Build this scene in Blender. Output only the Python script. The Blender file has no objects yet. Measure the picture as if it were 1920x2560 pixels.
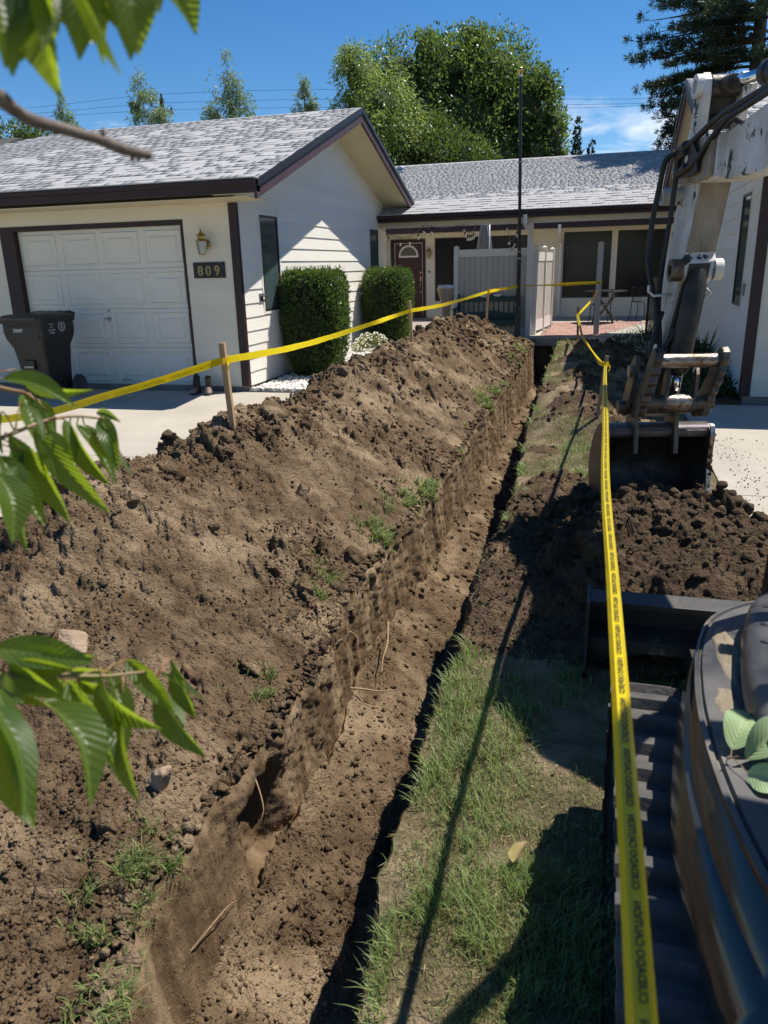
import bpy, math, random
import numpy as np
from mathutils import Matrix, Vector, noise as mnoise
PI = math.pi
rnd = random.Random(7)
npr = np.random.RandomState(11)
sc = bpy.context.scene
COL = sc.collection

# ------------------------------------------------------------------ camera
cam_d = bpy.data.cameras.new('camera')
cam = bpy.data.objects.new('camera', cam_d)
COL.objects.link(cam)
cam_d.sensor_fit = 'VERTICAL'
cam_d.sensor_height = 36.0
cam_d.lens = 26.869
cam_d.clip_start = 0.05
cam_d.clip_end = 900.0
_rx, _ry, _rz = math.radians(17.83559), math.radians(-16.02073), math.radians(-1.5058)
_R0 = Matrix(((1, 0, 0), (0, 0, -1), (0, 1, 0)))
_yaw = Matrix.Rotation(_ry, 3, 'Z')
_pit = Matrix.Rotation(_rx, 3, 'X')
_rol = Matrix.Rotation(_rz, 3, 'Z')
_R = _rol @ _pit @ _R0 @ _yaw          # world -> camera (x right, y down, z forward)
_B = Matrix((_R[0], -_R[1], -_R[2])).transposed()
cam.matrix_world = Matrix.Translation((0, 0, 1.6)) @ _B.to_4x4()
cam_d.dof.use_dof = True
cam_d.dof.focus_distance = 6.0
cam_d.dof.aperture_fstop = 7.2
sc.camera = cam

# ------------------------------------------------------------------ sky and sun
SUN = Vector((0.40, 0.316, 1.0)).normalized()          # direction to the sun
SUN_EL = math.asin(SUN.z)
SUN_AZ = math.atan2(SUN.x, SUN.y)
w = bpy.data.worlds.new('World')
sc.world = w
w.use_nodes = True
nt = w.node_tree
nt.nodes.clear()
n_out = nt.nodes.new('ShaderNodeOutputWorld')
n_bg = nt.nodes.new('ShaderNodeBackground')
n_sky = nt.nodes.new('ShaderNodeTexSky')
n_sky.sky_type = 'NISHITA'
n_sky.sun_disc = False
n_sky.sun_elevation = SUN_EL
n_sky.sun_rotation = SUN_AZ
n_sky.altitude = 800
n_sky.air_density = 0.9
n_sky.dust_density = 0.1
n_sky.ozone_density = 3.2
n_bg.inputs['Strength'].default_value = 0.085
# thin bank of fair weather cloud low in the sky
n_tc = nt.nodes.new('ShaderNodeTexCoord')
n_map = nt.nodes.new('ShaderNodeMapping')
n_map.inputs['Scale'].default_value = (5.0, 5.0, 17.0)
n_map.inputs['Location'].default_value = (0.9, 0.4, 0.2)
n_noi = nt.nodes.new('ShaderNodeTexNoise')
n_noi.inputs['Scale'].default_value = 1.9
n_noi.inputs['Detail'].default_value = 9
n_noi.inputs['Roughness'].default_value = 0.58
n_noi.inputs['Distortion'].default_value = 0.5
n_dot = nt.nodes.new('ShaderNodeVectorMath'); n_dot.operation = 'DOT_PRODUCT'
n_dot.inputs[1].default_value = Vector((0.10, 1.0, 0.125)).normalized()
n_rng = nt.nodes.new('ShaderNodeMapRange')
n_rng.inputs['From Min'].default_value = 0.955
n_rng.inputs['From Max'].default_value = 0.999
n_sep = nt.nodes.new('ShaderNodeSeparateXYZ')
n_el = nt.nodes.new('ShaderNodeMapRange')
n_el.inputs['From Min'].default_value = 0.19
n_el.inputs['From Max'].default_value = 0.14
n_mul = nt.nodes.new('ShaderNodeMath'); n_mul.operation = 'MULTIPLY'
n_add = nt.nodes.new('ShaderNodeMath'); n_add.operation = 'MULTIPLY_ADD'
n_add.inputs[1].default_value = 0.30
n_rmp = nt.nodes.new('ShaderNodeMapRange')
n_rmp.inputs['From Min'].default_value = 0.62
n_rmp.inputs['From Max'].default_value = 0.92
n_rmp.inputs['To Max'].default_value = 0.85
n_m2 = nt.nodes.new('ShaderNodeMath'); n_m2.operation = 'MULTIPLY'
n_mix = nt.nodes.new('ShaderNodeMix'); n_mix.data_type = 'RGBA'
n_mix.inputs['B'].default_value = (9.0, 9.2, 9.6, 1)
L = nt.links.new
L(n_tc.outputs['Generated'], n_map.inputs['Vector'])
L(n_map.outputs['Vector'], n_noi.inputs['Vector'])
L(n_tc.outputs['Generated'], n_dot.inputs[0])
L(n_dot.outputs['Value'], n_rng.inputs['Value'])
L(n_tc.outputs['Generated'], n_sep.inputs[0])
L(n_sep.outputs['Z'], n_el.inputs['Value'])
L(n_rng.outputs['Result'], n_mul.inputs[0])
L(n_el.outputs['Result'], n_mul.inputs[1])
L(n_mul.outputs[0], n_add.inputs[0])
L(n_noi.outputs['Fac'], n_add.inputs[2])
L(n_add.outputs[0], n_rmp.inputs['Value'])
L(n_rmp.outputs['Result'], n_m2.inputs[0])
L(n_el.outputs['Result'], n_m2.inputs[1])
L(n_m2.outputs[0], n_mix.inputs['Factor'])
n_hs = nt.nodes.new('ShaderNodeHueSaturation'); n_hs.inputs['Saturation'].default_value = 1.3
L(n_sky.outputs['Color'], n_hs.inputs['Color'])
L(n_hs.outputs['Color'], n_mix.inputs['A'])
L(n_mix.outputs['Result'], n_bg.inputs['Color'])
L(n_bg.outputs['Background'], n_out.inputs['Surface'])

sun_d = bpy.data.lights.new('sun', 'SUN')
sun_d.energy = 4.7
sun_d.angle = math.radians(0.53)
sun_d.color = (1.0, 0.945, 0.86)
sun_o = bpy.data.objects.new('sun', sun_d)
sun_o.rotation_euler = SUN.to_track_quat('Z', 'Y').to_euler()
sun_o.location = (8, 6, 20)
COL.objects.link(sun_o)

sc.view_settings.view_transform = 'Standard'
sc.view_settings.look = 'None'
sc.view_settings.exposure = 0.62
sc.view_settings.gamma = 1.0
sc.view_settings.use_curve_mapping = False
sc.cycles.use_denoising = True
sc.cycles.max_bounces = 8
sc.cycles.transparent_max_bounces = 12
# ------------------------------------------------------------------ mesh helpers
class MB:
    def __init__(s): s.v = []; s.f = []
    def raw(s, vs, fs):
        o = len(s.v); s.v.extend([tuple(map(float, p)) for p in vs]); s.f.extend([tuple(i + o for i in f) for f in fs]); return s
    def box(s, x0, x1, y0, y1, z0, z1):
        return s.raw([(x0,y0,z0),(x1,y0,z0),(x1,y1,z0),(x0,y1,z0),(x0,y0,z1),(x1,y0,z1),(x1,y1,z1),(x0,y1,z1)],
            [(3,2,1,0),(4,5,6,7),(0,1,5,4),(1,2,6,5),(2,3,7,6),(3,0,4,7)])
    def obox(s, c, ax, ay, az):
        c = Vector(c); ax = Vector(ax); ay = Vector(ay); az = Vector(az); vs = []
        for k in (-1, 1):
            for i, j in ((-1,-1),(1,-1),(1,1),(-1,1)): vs.append(c + ax*i + ay*j + az*k)
        return s.raw(vs, [(3,2,1,0),(4,5,6,7),(0,1,5,4),(1,2,6,5),(2,3,7,6),(3,0,4,7)])
    def bar(s, a, b, wd, ht, up=(0,0,1)):
        a = Vector(a); b = Vector(b); d = (b - a); u = Vector(up)
        sd = d.cross(u)
        if sd.length < 1e-6: sd = d.cross(Vector((1,0,0)))
        sd.normalize(); u2 = sd.cross(d).normalized()
        return s.obox((a+b)/2, d/2, sd*wd/2, u2*ht/2)
    def prism(s, poly, fn, d0, d1):
        n = len(poly)
        vs = [fn(p[0], p[1], d0) for p in poly] + [fn(p[0], p[1], d1) for p in poly]
        fs = [tuple(range(n-1, -1, -1)), tuple(range(n, 2*n))]
        for i in range(n): j = (i+1) % n; fs.append((i, j, n+j, n+i))
        return s.raw(vs, fs)
    def tube(s, pts, r, n=8, caps=True):
        pts = [Vector(p) for p in pts]; m = len(pts)
        rs = r if hasattr(r, '__len__') else [r]*m
        t0 = (pts[1]-pts[0]).normalized()
        a = t0.cross(Vector((0,0,1)))
        if a.length < 1e-3: a = t0.cross(Vector((1,0,0)))
        a.normalize(); vs = []; fs = []
        for i in range(m):
            t = (pts[min(i+1,m-1)] - pts[max(i-1,0)]).normalized()
            a = (a - t*a.dot(t)).normalized(); b = t.cross(a)
            for k in range(n):
                an = 2*PI*k/n; vs.append(pts[i] + (a*math.cos(an) + b*math.sin(an))*rs[i])
        for i in range(m-1):
            for k in range(n):
                k2 = (k+1) % n; fs.append((i*n+k, i*n+k2, (i+1)*n+k2, (i+1)*n+k))
        if caps: fs.append(tuple(range(n-1,-1,-1))); fs.append(tuple(range((m-1)*n, m*n)))
        return s.raw(vs, fs)
    def lathe(s, prof, c, n=16, axis='Z'):
        vs = []; fs = []; m = len(prof)
        for r, h in prof:
            for k in range(n):
                an = 2*PI*k/n; x, y = r*math.cos(an), r*math.sin(an)
                p = {'Z': (x,y,h), 'X': (h,x,y), 'Y': (y,h,x)}[axis]
                vs.append((c[0]+p[0], c[1]+p[1], c[2]+p[2]))
        for i in range(m-1):
            for k in range(n):
                k2 = (k+1) % n; fs.append((i*n+k, i*n+k2, (i+1)*n+k2, (i+1)*n+k))
        fs.append(tuple(range(n-1,-1,-1))); fs.append(tuple(range((m-1)*n, m*n)))
        return s.raw(vs, fs)
    def strip(s, rows):
        n = len(rows[0]); vs = [p for r in rows for p in r]; fs = []
        for i in range(len(rows)-1):
            for k in range(n-1): fs.append((i*n+k, i*n+k+1, (i+1)*n+k+1, (i+1)*n+k))
        return s.raw(vs, fs)
    def xf(s, fn): s.v = [tuple(fn(Vector(p))) for p in s.v]; return s

ORG = {}
def mesh_np(name, V, F, mat=None, smooth=False, nv=None):
    """mesh from numpy verts and an (n,k) face array (k = 3 or 4) or list of them"""
    me = bpy.data.meshes.new(name)
    Fs = F if isinstance(F, list) else [F]
    Fs = [np.asarray(f, np.int32) for f in Fs if len(f)]
    V = np.asarray(V, np.float32)
    me.vertices.add(len(V)); me.vertices.foreach_set('co', V.ravel())
    li = np.concatenate([f.ravel() for f in Fs]); tot = np.concatenate([np.full(len(f), f.shape[1], np.int32) for f in Fs])
    st = np.concatenate([[0], np.cumsum(tot)[:-1]]).astype(np.int32)
    me.loops.add(len(li)); me.loops.foreach_set('vertex_index', li.astype(np.int32))
    me.polygons.add(len(tot)); me.polygons.foreach_set('loop_start', st); me.polygons.foreach_set('loop_total', tot)
    if smooth: me.polygons.foreach_set('use_smooth', np.ones(len(tot), bool))
    me.update(calc_edges=True); me.validate()
    if mat: me.materials.append(mat)
    return me
def place(name, me, parent=None, loc=(0,0,0)):
    o = bpy.data.objects.new(name, me); COL.objects.link(o)
    if parent is not None: o.parent = parent
    o.location = loc
    ORG[o.name] = Vector(ORG[parent.name] if parent is not None else (0,0,0)) + Vector(loc)
    return o
def tag(o, label=None, cat=None, group=None, kind=None):
    if label: o['label'] = label
    if cat: o['category'] = cat
    if group: o['group'] = group
    if kind: o['kind'] = kind
    return o
def build(name, mb, mat, parent=None, smooth=False, bevel=0.0, sharp=None):
    """mesh from a builder in world coordinates; children are stored relative to their parent"""
    V = np.array(mb.v, np.float64)
    if parent is not None: org = np.array(ORG[parent.name])
    else:
        lo, hi = V.min(0), V.max(0); org = np.array([(lo[0]+hi[0])/2, (lo[1]+hi[1])/2, lo[2]])
    me = bpy.data.meshes.new(name)
    me.from_pydata([tuple(p) for p in (V-org)], [], mb.f)
    me.validate(); me.update()
    import bmesh
    bm = bmesh.new(); bm.from_mesh(me)
    bmesh.ops.recalc_face_normals(bm, faces=bm.faces)
    if bevel > 0:
        bmesh.ops.remove_doubles(bm, verts=bm.verts, dist=1e-5)
        es = [e for e in bm.edges if len(e.link_faces) == 2 and e.calc_face_angle(0) > 0.6]
        bmesh.ops.bevel(bm, geom=es, offset=bevel, segments=2, affect='EDGES', profile=0.6, clamp_overlap=True)
    bm.to_mesh(me); bm.free()
    if mat: me.materials.append(mat)
    if smooth:
        me.polygons.foreach_set('use_smooth', [True]*len(me.polygons))
        if sharp is not None:
            try: me.set_sharp_from_angle(angle=sharp)
            except Exception: pass
    me.update()
    if parent is not None: return place(name, me, parent, (0,0,0))
    return place(name, me, None, tuple(org))
def thing(name, label, cat, loc, group=None):
    o = bpy.data.objects.new(name, None); COL.objects.link(o); o.location = loc
    o.empty_display_size = 0.1
    ORG[o.name] = Vector(loc); tag(o, label, cat, group); return o
def copy_tree(o, loc=None, rotz=None, parent=None):
    c = o.copy(); COL.objects.link(c)
    if parent is not None: c.parent = parent
    if loc is not None: c.location = loc
    if rotz is not None: c.rotation_euler = (0,0,rotz)
    for ch in list(o.children): copy_tree(ch, None, None, c)
    return c
def smoothstep(a, b, x):
    t = np.clip((np.asarray(x, float)-a)/(b-a), 0, 1); return t*t*(3-2*t)

# ------------------------------------------------------------------ vector noise (numpy)
def _h(ix, iy, iz, s):
    M = np.uint32
    h = ix.astype(np.int64).astype(M)*M(374761393) + iy.astype(np.int64).astype(M)*M(668265263) + iz.astype(np.int64).astype(M)*M(2246822519) + M(s*3266489917 & 0xffffffff)
    h = (h ^ (h >> M(13)))*M(1274126177); h = (h ^ (h >> M(16)))*M(2654435761); h ^= h >> M(15)
    return (h & M(0xffffff)).astype(np.float32)/np.float32(0xffffff)
def vnoise(P, s=1):
    with np.errstate(over='ignore'):
        I = np.floor(P); Fr = P - I; Fr = Fr*Fr*(3-2*Fr); r = 0
        for dx in (0,1):
            for dy in (0,1):
                for dz in (0,1):
                    wgt = (Fr[:,0] if dx else 1-Fr[:,0])*(Fr[:,1] if dy else 1-Fr[:,1])*(Fr[:,2] if dz else 1-Fr[:,2])
                    r = r + wgt*_h(I[:,0]+dx, I[:,1]+dy, I[:,2]+dz, s)
        return r
def fbm(P, o=4, s=1, g=0.5):
    r = 0; a = 1; t = 0
    for k in range(o): r = r + a*(vnoise(P*(2.03**k), s+k)-0.5); t += a; a *= g
    return r/t*2
def worley(P, s=1):
    with np.errstate(over='ignore'):
        I = np.floor(P); best = np.full(len(P), 9.0, np.float32); bid = np.zeros(len(P), np.float32)
        for dx in (-1,0,1):
            for dy in (-1,0,1):
                for dz in (-1,0,1):
                    cx, cy, cz = I[:,0]+dx, I[:,1]+dy, I[:,2]+dz
                    a = _h(cx,cy,cz,s); b = _h(cx,cy,cz,s+7); c = _h(cx,cy,cz,s+13)
                    d = (cx+a-P[:,0])**2 + (cy+b-P[:,1])**2 + (cz+c-P[:,2])**2
                    m = d < best; best = np.where(m, d, best); bid = np.where(m, _h(cx,cy,cz,s+29), bid)
        return np.sqrt(best), bid
def grid_faces(nr, nc):
    i = np.arange(nr-1)[:,None]*nc + np.arange(nc-1)[None,:]
    i = i.ravel(); return np.stack([i, i+1, i+nc+1, i+nc], 1)

# ------------------------------------------------------------------ materials
def N(nt, t, **kw):
    n = nt.nodes.new(t)
    for k, v in kw.items(): setattr(n, k, v)
    return n
def base_mat(name):
    m = bpy.data.materials.new(name); m.use_nodes = True
    nt = m.node_tree; b = nt.nodes['Principled BSDF']; return m, nt, b
def mat(name, c1, c2=None, scale=6.0, rough=0.7, bump=0.0, bscale=80.0, metal=0.0, spec=0.35, detail=6.0,
        stretch=(1,1,1), lo=0.35, hi=0.65, c3=None, s3=30.0, lo3=0.55, hi3=0.7, rough2=None, rvar=0.0, bdist=0.01, coat=0.0, trans=0.0):
    """noise-mixed colour, optional third colour in patches, per-object / per-island variation, bump"""
    m, nt, b = base_mat(name); L = nt.links.new
    tc = N(nt, 'ShaderNodeTexCoord'); mp = N(nt, 'ShaderNodeMapping'); mp.inputs['Scale'].default_value = stretch
    L(tc.outputs['Object'], mp.inputs['Vector'])
    b.inputs['Roughness'].default_value = rough; b.inputs['Metallic'].default_value = metal
    b.inputs['Specular IOR Level'].default_value = spec
    if coat: b.inputs['Coat Weight'].default_value = coat; b.inputs['Coat Roughness'].default_value = 0.1
    if trans: b.inputs['Transmission Weight'].default_value = trans
    out = None
    def rgb(c): return (c[0], c[1], c[2], 1)
    if c2 is None: b.inputs['Base Color'].default_value = rgb(c1)
    else:
        no = N(nt, 'ShaderNodeTexNoise'); no.inputs['Scale'].default_value = scale; no.inputs['Detail'].default_value = detail; no.inputs['Roughness'].default_value = 0.6
        L(mp.outputs['Vector'], no.inputs['Vector'])
        mr = N(nt, 'ShaderNodeMapRange'); mr.inputs['From Min'].default_value = lo; mr.inputs['From Max'].default_value = hi
        L(no.outputs['Fac'], mr.inputs['Value'])
        mx = N(nt, 'ShaderNodeMix', data_type='RGBA'); mx.inputs['A'].default_value = rgb(c1); mx.inputs['B'].default_value = rgb(c2)
        L(mr.outputs['Result'], mx.inputs['Factor']); out = mx.outputs['Result']
        if c3 is not None:
            n3 = N(nt, 'ShaderNodeTexNoise'); n3.inputs['Scale'].default_value = s3; n3.inputs['Detail'].default_value = 8; n3.inputs['Roughness'].default_value = 0.65
            L(mp.outputs['Vector'], n3.inputs['Vector'])
            m3 = N(nt, 'ShaderNodeMapRange'); m3.inputs['From Min'].default_value = lo3; m3.inputs['From Max'].default_value = hi3
            L(n3.outputs['Fac'], m3.inputs['Value'])
            x3 = N(nt, 'ShaderNodeMix', data_type='RGBA'); x3.inputs['B'].default_value = rgb(c3)
            L(out, x3.inputs['A']); L(m3.outputs['Result'], x3.inputs['Factor']); out = x3.outputs['Result']
        if rvar:
            oi = N(nt, 'ShaderNodeObjectInfo'); ge = N(nt, 'ShaderNodeNewGeometry')
            ad = N(nt, 'ShaderNodeMath', operation='ADD'); fr = N(nt, 'ShaderNodeMath', operation='FRACT')
            L(oi.outputs['Random'], ad.inputs[0]); L(ge.outputs['Random Per Island'], ad.inputs[1]); L(ad.outputs[0], fr.inputs[0])
            hv = N(nt, 'ShaderNodeHueSaturation'); vr = N(nt, 'ShaderNodeMapRange')
            vr.inputs['To Min'].default_value = 1-rvar; vr.inputs['To Max'].default_value = 1+rvar
            L(fr.outputs[0], vr.inputs['Value']); L(vr.outputs['Result'], hv.inputs['Value']); L(out, hv.inputs['Color']); out = hv.outputs['Color']
        L(out, b.inputs['Base Color'])
        if rough2 is not None:
            r2 = N(nt, 'ShaderNodeMapRange'); r2.inputs['To Min'].default_value = rough; r2.inputs['To Max'].default_value = rough2
            L(mr.outputs['Result'], r2.inputs['Value']); L(r2.outputs['Result'], b.inputs['Roughness'])
    if bump:
        nb = N(nt, 'ShaderNodeTexNoise'); nb.inputs['Scale'].default_value = bscale; nb.inputs['Detail'].default_value = 7; nb.inputs['Roughness'].default_value = 0.65
        L(mp.outputs['Vector'], nb.inputs['Vector'])
        bu = N(nt, 'ShaderNodeBump'); bu.inputs['Strength'].default_value = bump; bu.inputs['Distance'].default_value = bdist
        L(nb.outputs['Fac'], bu.inputs['Height']); L(bu.outputs['Normal'], b.inputs['Normal'])
    return m
def leaf_mat(name, c1, c2, tr, scale=3.0, tw=0.45, rough=0.45, spec=0.4, rvar=0.25, veins=False):
    m, nt, b = base_mat(name); L = nt.links.new
    tc = N(nt, 'ShaderNodeTexCoord'); no = N(nt, 'ShaderNodeTexNoise'); no.inputs['Scale'].default_value = scale; no.inputs['Detail'].default_value = 5
    L(tc.outputs['Object'], no.inputs['Vector'])
    mr = N(nt, 'ShaderNodeMapRange'); mr.inputs['From Min'].default_value = .35; mr.inputs['From Max'].default_value = .65; L(no.outputs['Fac'], mr.inputs['Value'])
    mx = N(nt, 'ShaderNodeMix', data_type='RGBA'); mx.inputs['A'].default_value = (*c1,1); mx.inputs['B'].default_value = (*c2,1); L(mr.outputs['Result'], mx.inputs['Factor'])
    ge = N(nt, 'ShaderNodeNewGeometry'); oi = N(nt, 'ShaderNodeObjectInfo'); ad = N(nt, 'ShaderNodeMath', operation='ADD'); fr = N(nt, 'ShaderNodeMath', operation='FRACT')
    L(oi.outputs['Random'], ad.inputs[0]); L(ge.outputs['Random Per Island'], ad.inputs[1]); L(ad.outputs[0], fr.inputs[0])
    hv = N(nt, 'ShaderNodeHueSaturation'); vr = N(nt, 'ShaderNodeMapRange'); vr.inputs['To Min'].default_value = 1-rvar; vr.inputs['To Max'].default_value = 1+rvar
    L(fr.outputs[0], vr.inputs['Value']); L(vr.outputs['Result'], hv.inputs['Value']); L(mx.outputs['Result'], hv.inputs['Color'])
    L(hv.outputs['Color'], b.inputs['Base Color']); b.inputs['Roughness'].default_value = rough; b.inputs['Specular IOR Level'].default_value = spec
    tl = N(nt, 'ShaderNodeBsdfTranslucent'); tl.inputs['Color'].default_value = (*tr,1)
    ms = N(nt, 'ShaderNodeMixShader'); ms.inputs['Fac'].default_value = tw
    L(b.outputs['BSDF'], ms.inputs[1]); L(tl.outputs['BSDF'], ms.inputs[2])
    L(ms.outputs['Shader'], nt.nodes['Material Output'].inputs['Surface'])
    if veins:
        uv = N(nt, 'ShaderNodeUVMap'); uv.uv_map = 'leaf'
        sp = N(nt, 'ShaderNodeSeparateXYZ'); L(uv.outputs['UV'], sp.inputs[0])
        ab = N(nt, 'ShaderNodeMath', operation='ABSOLUTE'); L(sp.outputs['Y'], ab.inputs[0])
        ma = N(nt, 'ShaderNodeMath', operation='MULTIPLY_ADD'); ma.inputs[1].default_value = -0.22; L(ab.outputs[0], ma.inputs[0]); L(sp.outputs['X'], ma.inputs[2])
        mu = N(nt, 'ShaderNodeMath', operation='MULTIPLY'); mu.inputs[1].default_value = 75.0; L(ma.outputs[0], mu.inputs[0])
        si = N(nt, 'ShaderNodeMath', operation='SINE'); L(mu.outputs[0], si.inputs[0])
        bu = N(nt, 'ShaderNodeBump'); bu.inputs['Strength'].default_value = 0.22; bu.inputs['Distance'].default_value = 0.0012
        L(si.outputs[0], bu.inputs['Height']); L(bu.outputs['Normal'], b.inputs['Normal']); L(bu.outputs['Normal'], tl.inputs['Normal'])
        lt = N(nt, 'ShaderNodeMapRange'); lt.inputs['From Min'].default_value = 0.75; lt.inputs['From Max'].default_value = 1.0; lt.inputs['To Max'].default_value = 0.12; L(si.outputs[0], lt.inputs['Value'])
        md = N(nt, 'ShaderNodeMapRange'); md.inputs['From Min'].default_value = 0.07; md.inputs['From Max'].default_value = 0.02; md.inputs['To Max'].default_value = 0.5; L(ab.outputs[0], md.inputs['Value'])
        mxx = N(nt, 'ShaderNodeMath', operation='MAXIMUM'); L(lt.outputs['Result'], mxx.inputs[0]); L(md.outputs['Result'], mxx.inputs[1])
        vm = N(nt, 'ShaderNodeMix', data_type='RGBA'); vm.inputs['B'].default_value = (0.20,0.26,0.08,1)
        L(mxx.outputs[0], vm.inputs['Factor']); L(hv.outputs['Color'], vm.inputs['A']); L(vm.outputs['Result'], b.inputs['Base Color'])
    return m

# lettering: the built-in font turned into flat meshes
_TXT = {}
def text_geo(s, size=1.0, extrude=0.0, shear=0.0, bold=0.0):
    key = (s, size, extrude, shear, bold)
    if key in _TXT: return _TXT[key]
    cu = bpy.data.curves.new('lettering', 'FONT'); cu.body = s; cu.size = size; cu.extrude = extrude; cu.shear = shear; cu.offset = bold
    cu.align_x = 'LEFT'; cu.resolution_u = 3
    ob = bpy.data.objects.new('lettering', cu); COL.objects.link(ob)
    dg = bpy.context.evaluated_depsgraph_get(); dg.update()
    me = bpy.data.meshes.new_from_object(ob.evaluated_get(dg))
    V = [tuple(v.co) for v in me.vertices]; F = [tuple(p.vertices) for p in me.polygons]
    bpy.data.objects.remove(ob); bpy.data.curves.remove(cu); bpy.data.meshes.remove(me)
    _TXT[key] = (V, F); return V, F
# ------------------------------------------------------------------ materials of the ground
def soil_mat(name, dark=(0.088,0.058,0.034), mid=(0.185,0.127,0.075), dry=(0.33,0.242,0.152), dryamt=0.54, streak=None, bump=0.9):
    m, nt, b = base_mat(name); L = nt.links.new
    tc = N(nt, 'ShaderNodeTexCoord'); mp = N(nt, 'ShaderNodeMapping'); L(tc.outputs['Object'], mp.inputs['Vector'])
    if streak: mp.inputs['Scale'].default_value = streak
    a = N(nt, 'ShaderNodeTexNoise'); a.inputs['Scale'].default_value = 9; a.inputs['Detail'].default_value = 10; a.inputs['Roughness'].default_value = .7
    c = N(nt, 'ShaderNodeTexNoise'); c.inputs['Scale'].default_value = 2.1; c.inputs['Detail'].default_value = 9; c.inputs['Roughness'].default_value = .62
    for q in (a, c): L(mp.outputs['Vector'], q.inputs['Vector'])
    r1 = N(nt, 'ShaderNodeMapRange'); r1.inputs['From Min'].default_value = .36; r1.inputs['From Max'].default_value = .64; L(a.outputs['Fac'], r1.inputs['Value'])
    x1 = N(nt, 'ShaderNodeMix', data_type='RGBA'); x1.inputs['A'].default_value = (*dark,1); x1.inputs['B'].default_value = (*mid,1); L(r1.outputs['Result'], x1.inputs['Factor'])
    r2 = N(nt, 'ShaderNodeMapRange'); r2.inputs['From Min'].default_value = dryamt-.06; r2.inputs['From Max'].default_value = dryamt+.12; L(c.outputs['Fac'], r2.inputs['Value'])
    x2 = N(nt, 'ShaderNodeMix', data_type='RGBA'); x2.inputs['B'].default_value = (*dry,1); L(x1.outputs['Result'], x2.inputs['A']); L(r2.outputs['Result'], x2.inputs['Factor'])
    ge = N(nt, 'ShaderNodeNewGeometry'); hv = N(nt, 'ShaderNodeHueSaturation'); vr = N(nt, 'ShaderNodeMapRange')
    vr.inputs['To Min'].default_value = .78; vr.inputs['To Max'].default_value = 1.22; L(ge.outputs['Random Per Island'], vr.inputs['Value']); L(vr.outputs['Result'], hv.inputs['Value'])
    L(x2.outputs['Result'], hv.inputs['Color']); L(hv.outputs['Color'], b.inputs['Base Color'])
    b.inputs['Roughness'].default_value = .95; b.inputs['Specular IOR Level'].default_value = .12
    n1 = N(nt, 'ShaderNodeTexNoise'); n1.inputs['Scale'].default_value = 115; n1.inputs['Detail'].default_value = 6; n1.inputs['Roughness'].default_value = .7
    L(tc.outputs['Object'] if not streak else mp.outputs['Vector'], n1.inputs['Vector'])
    v1 = N(nt, 'ShaderNodeTexVoronoi'); v1.inputs['Scale'].default_value = 62; v2 = N(nt, 'ShaderNodeTexVoronoi'); v2.inputs['Scale'].default_value = 150
    wn = N(nt, 'ShaderNodeTexNoise'); wn.inputs['Scale'].default_value = 40; wn.inputs['Detail'].default_value = 3
    wa = N(nt, 'ShaderNodeVectorMath', operation='MULTIPLY_ADD'); wa.inputs[1].default_value = (.03,.03,.03)
    src = tc.outputs['Object'] if not streak else mp.outputs['Vector']
    L(src, wn.inputs['Vector']); L(wn.outputs['Color'], wa.inputs[0]); L(src, wa.inputs[2])
    for q in (v1, v2): L(wa.outputs['Vector'], q.inputs['Vector'])
    a1 = N(nt, 'ShaderNodeMath', operation='MULTIPLY_ADD'); a1.inputs[1].default_value = -.9 if not streak else -.25; L(v1.outputs['Distance'], a1.inputs[0]); L(n1.outputs['Fac'], a1.inputs[2])
    a2 = N(nt, 'ShaderNodeMath', operation='MULTIPLY_ADD'); a2.inputs[1].default_value = -.5 if not streak else -.2; L(v2.outputs['Distance'], a2.inputs[0]); L(a1.outputs[0], a2.inputs[2])
    bu = N(nt, 'ShaderNodeBump'); bu.inputs['Strength'].default_value = bump; bu.inputs['Distance'].default_value = .016
    L(a2.outputs[0], bu.inputs['Height']); L(bu.outputs['Normal'], b.inputs['Normal'])
    return m
M_SOIL = soil_mat('dug_soil')
M_SOIL_D = soil_mat('damp_soil', dark=(0.062,0.042,0.026), mid=(0.128,0.088,0.053), dry=(0.215,0.155,0.098), dryamt=.62)
M_CUT = soil_mat('cut_bank_soil', dark=(0.095,0.062,0.035), mid=(0.19,0.128,0.073), dry=(0.285,0.205,0.125), dryamt=.50, streak=(2.0,2.6,.6), bump=.7)
M_LAWN = soil_mat('lawn_soil', dark=(0.085,0.075,0.038), mid=(0.17,0.135,0.075), dry=(0.33,0.25,0.165), dryamt=.54)
M_CONC = mat('driveway_concrete', (0.34,0.305,0.25), (0.41,0.37,0.305), scale=1.1, rough=.9, bump=.25, bscale=220, c3=(0.27,0.24,0.195), s3=7, lo3=.60, hi3=.78, bdist=.004)
M_JOINT = mat('joint_dirt', (0.09,0.075,0.06), rough=.95)
M_AGG = mat('aggregate_concrete', (0.33,0.285,0.24), (0.22,0.185,0.155), scale=160, rough=.9, bump=.6, bscale=210, detail=3, c3=(0.40,0.35,0.29), s3=60, lo3=.55, hi3=.6, bdist=.006)
M_EARTH = mat('dry_earth', (0.20,0.16,0.11), (0.12,0.13,0.06), scale=.5, rough=.95)

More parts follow.
